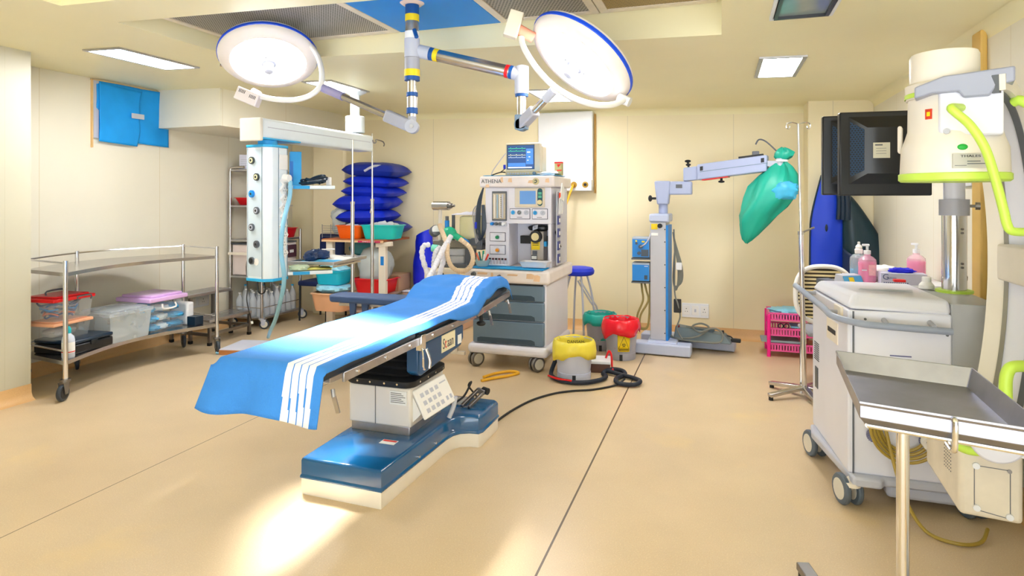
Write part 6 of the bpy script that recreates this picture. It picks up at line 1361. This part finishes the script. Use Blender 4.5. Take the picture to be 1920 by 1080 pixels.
# ------------------------------------------------------------------ side table with soap bottles
t = thing('side_table', 'white side table against the right wall behind the imaging cart', 'table', (1.10, 4.72, 0)); TZ = .955
MB().box(-.27, .26, -.32, .36, TZ - .03, TZ).build('tabletop', m_white, t, bevel=.004)
for x in (-.24, .23):
    for y in (-.28, .32): MB().box(x - .018, x + .018, y - .018, y + .018, 0, TZ - .03).build('leg', m_greyl, t)
def soap(label, loc, mat, rz, pump=True, fill=1., lab=True):
    t_ = thing('soap_bottle', label, 'bottle', loc, rz, 'bottles on the side table')
    b = MB(); b.lathe([(.01, 0), (.046, 0), (.05, .006), (.05, .125 * fill)], n=28, sq=.7); b.build('liquid', mat, t_)
    b = MB(); b.lathe([(.051, .003), (.052, .125), (.050, .145), (.035, .162), (.020, .17), (.018, .185)], n=28, sq=.75, caps=False); b.build('bottle', m_clear2 if fill < 1 else M('bottle_pinkclear', '#ffd0e6', .15, alpha=.35), t_)
    if pump:
        b = MB(); b.cyl((0, 0, .178), (0, 0, .205), .021, n=18); b.cyl((0, 0, .205), (0, 0, .235), .008, n=12); b.box(-.03, .012, -.010, .010, .232, .246); b.build('pump', m_white, t_, bevel=.003)
    else:
        b = MB(); b.lathe([(.024, .172), (.026, .20), (.02, .205), (.02, .22), (.008, .235), (.008, .25), (.003, .252)], n=18); b.build('cap', m_whitep, t_)
    if lab:
        b = MB(); b.box(-.004, .036, -.054, -.051, .045, .115); lb = b.build('label', M('label_peach', '#f4b4b8', .6, var=.1, scale=40), t_)
        b = MB(); b.box(-.044, -.014, -.053, -.051, .075, .083); b.build('label_print', m_white, t_)
    return t_
m_soap = M('soap_pink', '#ff5fa8', .3, var=.03)
soap('pink soap pump bottle nearest the front on the white side table', (.905, 4.62, TZ), m_soap, .05)
soap('pink soap pump bottle behind the glove box', (1.235, 4.82, TZ), m_soap, -.6, lab=False)
soap('blue and clear antiseptic bottle left of the pink soap', (.882, 4.76, TZ), M('liquid_blue', '#58b4ec', .3), .2, False, .5, False)
gb = thing('glove_box', 'pale grey box of blue gloves on the white side table', 'box', (1.08, 4.52, TZ), -.05)
MB().box(-.125, .125, -.055, .055, 0, .075).build('carton', M('glovebox_lilac', '#c3c2d6', .55, var=.03), gb, bevel=.002)
lump(.13, .06, .035, 95, amp=.4, freq=12).build('glove_tuft', M('glove_blue', '#1a22e6', .5), gb).location = (.0, .01, .070)
text('G', .05, gb, Vector((-.098, -.0556, .05)), (1, 0, 0), UP, M('print_blue', '#46507e', .5)); text('gloves', .016, gb, Vector((-.06, -.0556, .046)), (1, 0, 0), UP, M('print_blue', '#46507e'))
b = MB()
for k in range(12): b.box(-.11 + .0115 * k, -.11 + .0115 * k + .008, -.0558, -.0545, .012, .019)
b.build('print_line', M('print_blue', '#46507e'), gb)
tag(lump(.22, .14, .10, 96, amp=.25, freq=8).build('white_tissue', m_paper, loc=(1.0, 4.72, TZ)), 'crumpled white tissue behind the glove box', 'tissue')
dv_ = thing('small_control_unit', 'small sloping control unit with blue panel and yellow patch at the table left end', 'control unit', (.80, 4.56, TZ - .05), .5)
MB().loft([[(-.08, -.05, 0), (.08, -.05, 0), (.08, .07, 0), (-.08, .07, 0)], [(-.07, .0, .095), (.07, .0, .095), (.07, .06, .10), (-.07, .06, .10)]]).build('case', m_greyl, dv_, bevel=.004)
ux_, uy_ = Vector((1, 0, 0)), Vector((0, .05, .095)).normalized(); n_ = ux_.cross(uy_)
b = MB(); b.obox(Vector((0, -.026, .05)) + n_ * .002, ux_ * .066, uy_ * .044, n_ * .0015); fp_ = b.build('front_panel', M('panel_skyblue', '#4aa6dc', .4), dv_)
b = MB(); b.obox(Vector((-.012, -.026, .048)) + n_ * .0045, ux_ * .018, uy_ * .036, n_ * .001); b.build('yellow_patch', m_yel, fp_)
b = MB()
for dx in (.022, .048, -.05): b.obox(Vector((dx, -.026, .045)) + n_ * .0045, ux_ * .008, uy_ * .008, n_ * .001)
b.build('red_key', m_red, fp_)
MB().box(-.07, .02, .06, .25, 0, .045).build('bracket', m_greyd, dv_)
wbm = thing('small_white_bottle', 'small white bottle on the imaging cart top in front of the glove box', 'bottle', (1.055, 3.93, 1.012))
MB().lathe([(.01, 0), (.036, 0), (.036, .018), (.024, .034), (.022, .036), (.022, .06), (.018, .062), (.003, .062)], n=22).build('bottle', m_whitep, wbm)
b = lump(.075, .07, .085, 97, amp=.15); tag(b.build('black_knob_mass', m_blackp, loc=(1.235, 4.03, 1.014)), 'black angular plastic piece beside the cart column', 'plastic piece')
tag(MB().box(-.03, .03, -.02, .02, 0, .015).build('red_clip', m_red, bevel=.003, loc=(.985, 4.18, 1.012)), 'small red clip on the back edge of the imaging cart top', 'clip')
b = MB(); b.box(-.02, .0, -.09, .09, -.05, .055); sp_ = thing('right_wall_sockets', 'white wall plate with two sockets on the right wall behind the column', 'socket', (XR, 4.30, 1.62)); b.build('plate', m_white, sp_, bevel=.004)
for y, mt in ((-.04, m_brass), (.045, m_steel)):
    b = MB(); b.cyl((-.02, y, .0), (-.028, y, .0), .026, n=18); so_ = b.build('gas_socket', mt, sp_); b = MB(); b.cyl((-.027, y, 0), (-.031, y, 0), .013, n=14); b.build('socket_hole', m_text, so_)

# ------------------------------------------------------------------ imaging monitor cart
t = thing('imaging_monitor_cart', 'large white imaging cart with grey handle rail and lift column at the right wall', 'cart', (.80, 3.75, 0)); O = (.80, 3.75, 0)
m_cw = M('cart_white', '#e3e4f0', .35, var=.025, scale=3); m_cg = M('cart_grey', '#aeb0b4', .4, var=.04)
b = MB(O); b._add([(.585, 3.415, .16), (1.02, 3.415, .16), (1.02, 4.10, .16), (.515, 4.10, .16), (.585, 3.415, .955), (1.02, 3.415, .955), (1.02, 4.10, .955), (.515, 4.10, .955)],
     [(0, 3, 2, 1), (4, 5, 6, 7), (0, 1, 5, 4), (1, 2, 6, 5), (2, 3, 7, 6), (3, 0, 4, 7)]); cb_ = b.build('cabinet', m_cw, t, bevel=.008)
b = MB(O); b._add([(.585, 3.41, .96), (1.02, 3.41, .95), (1.02, 4.12, .95), (.512, 4.12, .96), (.62, 3.47, 1.035), (1.02, 3.44, 1.02), (1.02, 4.12, 1.012), (.55, 4.12, 1.012)],
     [(0, 3, 2, 1), (4, 5, 6, 7), (0, 1, 5, 4), (1, 2, 6, 5), (2, 3, 7, 6), (3, 0, 4, 7)]); ld = b.build('lid', m_cw, t, bevel=.022, seg=3)
b = MB(O); pts_ = [(1.02, 3.43), (1.16, 3.43)] + arc(1.16, 3.50, .07, -90, 0, 5) + [(1.23, 4.10), (1.02, 4.10)]; b.prism(pts_, .16, 1.005); b.build('side_housing', m_cg, t, bevel=.006)
b = MB(O); b.box(.605, .612, 3.408, 3.42, .16, .95); b.build('panel_seam', m_greyd, cb_)
LF = lambda q, z, o=0.: Vector((.585 - .07 * q, 3.415 + .685 * q, z)) + Vector((-.995, -.102, 0)) * o
lq = (LF(1, 0) - LF(0, 0)).normalized(); lnn = Vector((-lq.y, lq.x, 0))
b = MB(O); b.obox(LF(.38, .80, .002), lq * .10, lnn * .003, UP * .055); dp = b.build('disk_slot_plate', m_cream, cb_)
b = MB(O); b.obox(LF(.38, .80, .006), lq * .07, lnn * .002, UP * .012); b.build('disk_slot', m_text, dp)
b = MB(O); b.obox(LF(.20, .925, .004), lq * .06, lnn * .008, UP * .03); b.build('rail_bracket', m_cream, cb_, bevel=.004)
b = MB(O)
for k in range(9): b.obox(LF(.86, .66 - .012 * k, .001), lq * .05, lnn * .0015, UP * .003)
b.build('vent_slot', m_greyd, cb_)
b = MB(O); b.obox(LF(.86, .46, .001), lq * .03, lnn * .002, UP * .06); b.build('side_window', m_navyd, cb_)
b = MB(O)
for x in (.66, .955, 1.0): b.cyl((x, 3.415, .915 if x < .9 else .86 + (.02 if x < .98 else 0)), (x, 3.409, .915 if x < .9 else .86 + (.02 if x < .98 else 0)), .006, n=10)
b.build('screw', m_greyd, cb_)
m_vv = M('vent_violet', '#4a4a86', .5)
for k in range(3): MB(O).box(.765 - .012 * k, .855 + .012 * k, 3.411, 3.416, .745 - .022 * k, .749 - .022 * k).build('vent_line', m_vv, cb_)
for cx_ in (.70, .92):
    b = MB(O)
    for k in range(11):
        q = sqrt(max(0, .036 ** 2 - (.036 - .0065 * k - .004) ** 2)); b.box(cx_ - q, cx_ + q, 3.411, 3.416, .325 + .0065 * k - .0013, .325 + .0065 * k + .0013)
    b.build('vent_grille', m_vv, cb_)
b = MB(O); rot = .0
for k in range(5): b._add([(.66 + .012 * k, 3.56 + .05 * k, 1.0365 - .0035 * k), (.90 + .012 * k, 3.56 + .05 * k, 1.0335 - .0035 * k), (.90 + .012 * k, 3.58 + .05 * k, 1.0325 - .0035 * k), (.66 + .012 * k, 3.58 + .05 * k, 1.0355 - .0035 * k)], [(0, 1, 2, 3)])
b.build('lid_print', M('print_teal', '#a9bccb', .5, var=.2, scale=20), ld)
# handle rail
b = MB(O); b.tube([LF(1.25, .955, .06), LF(.9, .945, .06), LF(.35, .925, .055), LF(.05, .915, .055), Vector((.62, 3.345, .905)), Vector((.70, 3.34, .90)), Vector((.90, 3.342, .893)), Vector((1.0, 3.345, .89))], .0165, n=14); hr_ = b.build('handle_rail', M('rail_grey', '#98a2b8', .35, var=.03), t)
for x in (.74, .93):
    b = MB(O); b.cyl((x, 3.34, .905), (x, 3.42, .915), .012, n=12); b.build('rail_post', m_grey, hr_)
b = MB(O); b.cyl(LF(.9, .945, .06), LF(.9, .945, .0), .012, n=12); b.cyl(LF(.2, .92, .06), LF(.2, .92, .0), .012, n=12); b.build('rail_post', m_grey, hr_)
# base frame
b = MB(O); b.prism([(.60, 3.36), (.72, 3.36), (.74, 3.40), (1.20, 3.42), (1.22, 4.08), (.50, 4.08), (.49, 3.96)], .115, .162); b.build('base_frame', m_greyl, t, bevel=.012)
b = MB(O); b.box(.76, 1.12, 3.45, 3.95, .045, .118); b.build('under_box', m_greyl, t, bevel=.02)
for (x, y) in ((.60, 3.40), (.53, 3.98), (1.13, 3.44), (1.13, 4.0)): caster(t, x, y, .074, .125, ang=1.9, w=.03, tyre=m_tyreg, hub=m_hubc, fork=m_cream, twin=True, o=O)
# cable hook, coil and plug on the front
b = MB(O); b.cyl((.865, 3.415, .47), (.865, 3.355, .47), .03, n=18); b.prism(arc(.865, .0, .001, 0, 1, 1)[:1] and [(.80, 3.355), (.93, 3.355), (.93, 3.345), (.80, 3.345)], .40, .56); b.build('cable_hook', m_white, t, bevel=.02)
b = MB(O)
for k in range(4): b.tube([(.815 + (.10 + .016 * k) * cos(a_ * pi / 8 + .2), 3.385 - .012 * k - .006 * sin(a_), .43 + (.125 + .014 * k) * sin(a_ * pi / 8 + .2)) for a_ in range(17)], .0075, n=8, sm=3)
b.tube([(.735, 3.37, .42), (.76, 3.34, .28), (.80, 3.30, .12), (.86, 3.22, .02), (.96, 3.16, .012), (1.06, 3.20, .012), (1.12, 3.30, .03)], .008, n=8)
b.build('mains_cable', M('cable_mustard', '#a98f38', .45), t)
b = MB(O); b.cyl((.905, 3.35, .375), (.905, 3.31, .375), .031, n=22); pg = b.build('mains_plug', m_whitep, t)
b = MB(O)
for (dx, dz) in ((-.012, .008), (.012, .008), (0, -.014)): b.cyl((.905 + dx, 3.311, .375 + dz), (.905 + dx, 3.307, .375 + dz), .005, n=8)
b.build('pin_hole', m_greyd, pg)
# lift column and monitors
LX, LY = 1.165, 3.87
b = MB(O); b.cyl((LX, LY, 1.0), (LX, LY, 1.43), .056, n=32); lc = b.build('lift_column', m_chrome, t)
b = MB(O); b.cyl((LX, LY, 1.005), (LX, LY, 1.018), .085, n=28); b.build('lime_ring', m_lime, t)
b = MB(O)
for z in (1.34, 1.32, 1.16, 1.14): b.cyl((LX + .02, LY - .05, z), (LX + .021, LY - .058, z), .006, n=8)
b.build('screw', m_steeld, lc)
b = MB(O); b.cyl((LX, LY, 1.41), (LX, LY, 1.495), .068, n=28); co = b.build('collar', m_grey, t)
b = MB(O); b.cyl((LX + .06, LY - .02, 1.46), (LX + .095, LY - .03, 1.46), .008, n=10); b.cyl((LX + .085, LY - .03, 1.46), (LX + .105, LY - .035, 1.46), .02, n=14); b.build('clamp_knob', m_steeld, co)
b = MB(O); b.cyl((LX, LY, 1.49), (LX, LY, 1.80), .048, n=28); b.build('upper_tube', m_lilac, t)
b = MB(O); b.bar((LX, LY + .02, 1.74), (.86, 4.02, 1.74), .06, .08); b.build('monitor_bar', m_blackp, t, bevel=.006)
def monitor(cx_, cy_, z0, rz_, w_=.46, h_=.47):
    Rm = Matrix.Translation((cx_, cy_, z0)) @ Matrix.Rotation(rz_, 4, 'Z'); b = MB(O); b.T = Rm
    b.box(-w_ / 2, w_ / 2, 0, .055, 0, h_); mo_ = b.build('monitor', m_blackp, t, bevel=.008)
    b = MB(O); b.T = Rm; b.loft([[(-w_ * .40, .0, h_ * .14), (w_ * .40, .0, h_ * .14), (w_ * .40, .0, h_ * .94), (-w_ * .40, .0, h_ * .94)], [(-w_ * .22, -.05, h_ * .26), (w_ * .22, -.05, h_ * .26), (w_ * .22, -.05, h_ * .80), (-w_ * .22, -.05, h_ * .80)]]); b.build('back_bulge', m_blackp, mo_)
    b = MB(O); b.T = Rm
    mv = M('monitor_vent', '#163a5c', .4); 
    if 'h' not in MATS: holes(mv, .014, .012, .33, '#0a121c', (0, 2)); MATS['h'] = 1
    n3 = Vector((.05, -w_ * .18, 0)).normalized()
    b._add([Vector((-w_ * .385, -.006, h_ * .22)), Vector((-w_ * .25, -.045, h_ * .30)), Vector((-w_ * .25, -.045, h_ * .78)), Vector((-w_ * .385, -.006, h_ * .88))], [(0, 1, 2, 3)]); b.build('vent_panel', mv, mo_)
    b = MB(O); b.T = Rm; b.box(-w_ * .16, w_ * .02, -.0535, -.05, h_ * .44, h_ * .62); lb = b.build('rating_label', M('label_cream', '#d9d5c2', .6), mo_)
    b = MB(O); b.T = Rm; b.box(-w_ * .14, -w_ * .06, -.0545, -.053, h_ * .585, h_ * .60)
    for k in range(3): b.box(-w_ * .13, -w_ * .02, -.0545, -.053, h_ * (.49 + .03 * k), h_ * (.494 + .03 * k))
    b.build('label_print', m_greyd, lb)
    b = MB(O); b.T = Rm; b.box(-w_ / 2 + .015, w_ / 2 - .015, .0545, .058, .02, h_ - .02); b.build('screen', M('screen_off', '#0a0c12', .1), mo_)
    return mo_
monitor(.86, 3.94, 1.515, .06); monitor(.80, 4.12, 1.52, .0)
b = MB(O); b.bar((.86, 3.97, 1.70), (.82, 4.10, 1.70), .08, .08); b.build('monitor_link', m_blackp, t)
# ------------------------------------------------------------------ C-arm in front of the cart
IC = Vector((.843, 2.81, 0)); t = thing('c_arm', 'large cream imaging C-arm with lime green handles at the right edge', 'imaging arm', (1.28, 2.35, 0)); O = (1.28, 2.35, 0)
m_cc = M('carm_cream', '#eae3d8', .38, var=.05, scale=4); m_cd = M('carm_worn', '#e2d8c4', .45, var=.12, scale=6)
ic = lambda z: Vector((IC.x, IC.y, z))
b = MB(O); b.lathe([(.02, 1.585), (.172, 1.585), (.176, 1.592), (.172, 1.69), (.160, 1.725), (.150, 1.76), (.148, 1.885), (.135, 1.89), (.02, 1.89)], IC, 40); ih = b.build('intensifier_housing', m_cc, t, smooth=40)
b = MB(O); b.lathe([(.02, 1.563), (.172, 1.563), (.181, 1.57), (.181, 1.592), (.172, 1.598), (.02, 1.598)], IC, 40); b.build('lime_ring', m_lime, ih)
UC = Vector((.812, 2.81, 0))
b = MB(O); b.lathe([(.02, 1.88), (.125, 1.88), (.128, 1.935), (.113, 1.945), (.113, 2.045), (.108, 2.056), (.02, 2.058)], UC, 40); b.build('upper_can', m_cc, ih, smooth=40)
vd = (IC - Vector((0, 0, 0))); vd.z = 0; vd.normalize(); vr = Vector((vd.y, -vd.x, 0))     # from camera side to housing
b = MB(O); b.lathe([(.128, 1.886), (.1295, 1.888), (.1295, 1.902), (.128, 1.904)], UC, 40, caps=False); b.build('lime_band', m_lime, ih)
po = IC - vd * .145
b = MB(O); b.slab([(-.118, 1.870), (-.118, 1.912), (-.03, 1.945), (.175, 1.958), (.175, 1.905), (.125, 1.895), (.105, 1.862), (.03, 1.862), (.015, 1.885), (-.06, 1.885)], po - vd * .035, vr, UP, vd * .16); b.build('support_bracket', M('bracket_grey', '#9a9fb4', .4, var=.03), t, bevel=.006)
b = MB(O); b.slab([(-.045, 1.895), (-.045, 1.745), (-.03, 1.725), (.145, 1.725), (.145, 1.895)], po - vd * .008, vr, UP, vd * .12); cp_ = b.build('cover_plate', m_cw, ih, bevel=.008)
b = MB(O); b.cyl(po - vd * .008 + vr * -.02 + UP * 1.745, po - vd * .018 + vr * -.02 + UP * 1.745, .010, n=14); b.build('plate_screw', m_steeld, cp_)
b = MB(O); pr_ = IC - vd * .1745 + vr * .052 + UP * 1.625; wd = (vd * .95 - vr * .28).normalized(); wr = Vector((wd.y, -wd.x, 0)); pr_ = IC - wd * .1755 + UP * 1.635
b.obox(pr_, wr * .054, wd * .003, UP * .026); np_ = b.build('name_plate', M('plate_silver', '#b9b6ae', .35, .4, var=.05), ih)
text('THALES', .012, np_, Vector(pr_ - wd * .0038 + UP * .016) - Vector(O), wr, UP, m_text, squash=1.5)
b = MB(O)
for k, (a0, a1) in enumerate(((-.01, .03), (-.01, .045))): b.obox(pr_ - wd * .0035 + wr * (a0 + a1) / 2 + UP * (-.002 - .009 * k), wr * (a1 - a0) / 2, wd * .0005, UP * .0015)
b.obox(pr_ - wd * .0035 - wr * .03 - UP * .017, wr * .018, wd * .0005, UP * .001); b.build('plate_print', m_greyd, np_)
b = MB(O); sd = (vd * .86 + vr * .5).normalized(); q = IC - sd * .1495 + UP * 1.815; sr = Vector((sd.y, -sd.x, 0)); b.obox(q, sr * .012, sd * .002, UP * .019); sk = b.build('red_sticker', M('sticker_red', '#d03a1e', .5, var=.2, scale=60), ih)
b = MB(O); b.obox(q - sd * .0022, sr * .006, sd * .0005, UP * .008); b.build('sticker_mark', m_yel, sk)
b = MB(O); gd = (vd * .985 - vr * .16).normalized(); b.ell(IC - gd * .172 + UP * 1.685, .0165, .006, .011); b.build('green_sticker', M('sticker_green', '#1fae3c', .5), ih)
b = MB(O); b.obox(IC - vr * .175 + UP * 1.735 + vd * .03, vr * .008, vd * .03, UP * .055); b.build('side_lug', m_cc, ih, bevel=.008)
# arc
u_ = (RT * .74 + FW * .67); n_ = (RT * .60 - FW * .80); C0 = IC + Vector((0, 0, 1.22)) - RT * .02 - FW * .08 - (RT * .60 - FW * .80) * .05; Rr = .66
bands = [(0, .062, 0), (.062, .078, 1), (.078, .150, 2), (.150, .172, 3), (.172, .19, 0)]
b = MB(O)
for a0, a1, mi in bands:
    rings = []
    for k in range(49):
        th_ = radians(96 - 158 * k / 48); r0, r1 = Rr, Rr + .055
        if mi in (1, 3): r0 += -.008
        d_ = u_ * cos(th_) + UP * sin(th_)
        rings.append([C0 + d_ * r0 + n_ * a0, C0 + d_ * r0 + n_ * a1, C0 + d_ * r1 + n_ * a1, C0 + d_ * r1 + n_ * a0])
    b.loft(rings, mi)
ac = b.build('arc', [m_cc, M('track_grey', '#8f8c84', .4, .3), m_cw, m_greyd], t, smooth=40)
b = MB(O)
for k, dg in enumerate((75, 55, 38, 20)):
    d_ = u_ * cos(radians(dg)) + UP * sin(radians(dg)); b.cyl(C0 + d_ * (Rr + .0) + n_ * .055, C0 + d_ * (Rr - .006) + n_ * .055, .006, n=8)
b.build('arc_bolt', m_steeld, ac)
# handles
hd_ = 2.14
b = MB(O); b.tube([at(1802, 202, 2.22), at(1784, 202, 2.16), at(1792, 211, 2.14), at(1820, 236, 2.13), at(1847, 278, 2.12), at(1866, 335, 2.12), at(1882, 395, 2.12), at(1888, 420, 2.12), at(1897, 433, 2.12), at(1925, 435, 2.14), at(1960, 433, 2.2)], .0145, n=12); b.build('lime_handle', m_lime, t)
b = MB(O); b.tube([at(1900, 192, 2.3), at(1912, 188, 2.28), at(1930, 196, 2.26)], .018, n=12); b.build('lime_handle', m_lime, t)
b = MB(O); b.tube([at(1886, 746, 2.2), at(1886, 712, 2.2), at(1892, 693, 2.2), at(1905, 687, 2.2), at(1940, 687, 2.22)], .020, n=12); b.build('lime_handle', m_lime, t)
# tube housing
K = Vector((.831, 2.707, 0)); fr = (RT * .146 + FW * -.075).normalized(); sd2 = (RT * .10 + FW * .33).normalized(); zb, zt2 = .335, .655
def boxq(w_, d_): return [K, K + fr * w_, K + fr * w_ + sd2 * d_, K + sd2 * d_]
b = MB(O); q = boxq(.19, .36)
b.loft([[p + UP * (zb if i < 2 else zb + .05) for i, p in enumerate(q)], [p + UP * zt2 for p in q]]); th_ = b.build('tube_housing', m_cd, t, bevel=.016, seg=3)
fn_ = Vector((fr.y, -fr.x, 0)); 
if fn_.dot(K) > 0: fn_ = -fn_
def onf(x, z, o=.001): return K + fr * x + UP * z + fn_ * o
b = MB(O)
cor = [(.045, .365), (.15, .352), (.15, .525), (.045, .525)]
for k in range(4):
    p, q2 = cor[k], cor[(k + 1) % 4]; b.bar(onf(p[0], p[1]), onf(q2[0], q2[1]), .002, .002)
b.build('hatch_outline', m_greyd, th_)
for (x, z) in ((.05, .525), (.052, .372), (.148, .36)):
    b = MB(O); b.cyl(onf(x, z), onf(x, z, .009), .0115, n=16); b.build('hatch_screw', m_white, th_)
b = MB(O); b.cyl(onf(.148, .522), onf(.148, .522, .004), .007, n=12); b.build('bolt', m_steeld, th_)
b = MB(O); cy = K + fr * .125 + sd2 * .16; b.cyl(onf(.10, .652, -.02), onf(.10, .652, .075), .085, n=36); b.build('tube_end', m_cw, t, bevel=.008)
b = MB(O); b.cyl(onf(.20, .665, -.03), onf(.20, .665, .05), .06, n=28); b.build('tube_end', m_cc, t, bevel=.008)
b = MB(O); b.cyl(onf(.185, .60), onf(.185, .60, .02), .018, n=16); b.build('white_knob', m_white, t)
b = MB(O); p0_ = K + sd2 * .34 + UP * .70 ; b.obox((K + UP * .60 + K + sd2 * .34 + UP * .66) / 2 + Vector((-fn_.y, fn_.x, 0)) * 0 - (RT * .004), (sd2 * .34 + UP * .06) / 2, RT * .008, UP * .016); b.build('lime_edge', m_lime, th_)
b = MB(O); b.tube([onf(.0, .585, .004), onf(.03, .585, .03), onf(.07, .60, .05), onf(.11, .635, .05), onf(.125, .68, .04)], .0155, n=12); b.build('lime_handle', m_lime, t)
b = MB(O)
sn_ = Vector((-sd2.y, sd2.x, 0)); 
if sn_.dot(RT) > 0: sn_ = -sn_
for i in range(5):
    for j in range(9): 
        p = K + sd2 * (.08 + .016 * i) + UP * (.46 + .013 * j) + sn_ * .0005; b.cyl(p, p + sn_ * .001, .0028, n=6)
b.build('vent_hole', m_greyd, th_)
# stand outside the picture that carries the arc
cl_ = C0 + u_ * (Rr + .05) + n_ * .09
b = MB(O); b.bar(cl_, Vector((1.22, 2.25, 1.22)), .14, .16); b.build('arc_carrier', m_cc, t, bevel=.01)
b = MB(O); b.box(1.12, 1.30, 1.95, 2.35, .12, 1.45); b.build('main_column', m_cc, t, bevel=.02); b = MB(O); b.box(1.08, 1.32, 1.5, 2.4, .06, .16); b.build('base', m_cg, t, bevel=.02)
for (x, y) in ((1.12, 1.58), (1.28, 1.58), (1.12, 2.32), (1.28, 2.32)): caster(t, x, y, .04, .07, o=O, w=.02)
# ------------------------------------------------------------------ instrument (Mayo) stand in the foreground
t = thing('instrument_stand', 'stainless steel tray stand in the right foreground', 'tray stand', (.475, 2.0, 0)); O = (.475, 2.0, 0)
tl, tr_, bl_, br_ = Vector((.392, 2.505, .95)), Vector((.769, 2.393, .95)), Vector((.355, 1.906, .95)), Vector((.738, 1.80, .95))
def ringq(k, z, g=0):
    c_ = (tl + tr_ + bl_ + br_) / 4; out = []
    for p in (bl_, br_, tr_, tl):
        q = c_ + (p - c_) * k; out.append(Vector((q.x, q.y, z)))
    return out
b = MB(O); b.loft([ringq(.90, .893), ringq(1.0, .95), ringq(1.012, .952), ringq(1.012, .945), ringq(1.0, .938), ringq(1.0, .905), ringq(.93, .886)], caps=False)
n0 = len(b.v); b._add(ringq(.90, .893), [(0, 1, 2, 3)]); b._add(ringq(.93, .886), [(3, 2, 1, 0)])
b.build('tray', M('tray_steel', '#a0a2b0', .36, 1., var=.08, scale=12), t, smooth=20, bevel=.002)
b = MB(O); c_ = (tl + tr_ + bl_ + br_) / 4
fpts = [p + (c_ - p) * .12 for p in (bl_, br_, tr_, tl)]; fpts = [Vector((p.x, p.y, .877)) for p in fpts]
for k in range(4): b.cyl(fpts[k], fpts[(k + 1) % 4], .007, n=8)
b.build('tray_frame', m_chrome, t)
mid = bl_.lerp(br_, .52)
b = MB(O); d_ = (mid - c_); d_.z = 0; d_.normalize(); m1 = Vector((mid.x, mid.y, 0)) + d_ * .008
b.tube([m1 + UP * .942, m1 + d_ * .012 + UP * .94, m1 + d_ * .012 + UP * .90, m1 + UP * .865, m1 - d_ * .08 + UP * .872], .007, n=10); b.build('front_loop', m_chrome, t)
PX, PY = .487, 2.03
b = MB(O); b.cyl((PX, PY, .05), (PX, PY, .883), .0165, n=24); b.build('pole', m_chrome, t); b = MB(O); b.cyl((PX, PY, .03), (PX, PY, .30), .022, n=24); b.build('lower_sleeve', m_steel, t)
b = MB(O); b.bar((.487, 2.03, .04), (.305, 2.72, .04), .05, .03); b.build('base_bar', m_steeld, t, bevel=.004); b = MB(O); b.bar((.22, 1.96, .04), (.80, 2.10, .04), .05, .03); b.build('base_bar', m_steeld, t, bevel=.004)
for (x, y) in ((.305, 2.70), (.235, 1.965), (.785, 2.095)):
    b = MB(O); b.cyl((x, y, 0), (x, y, .028), .018, n=12); b.build('glide', m_black, t)
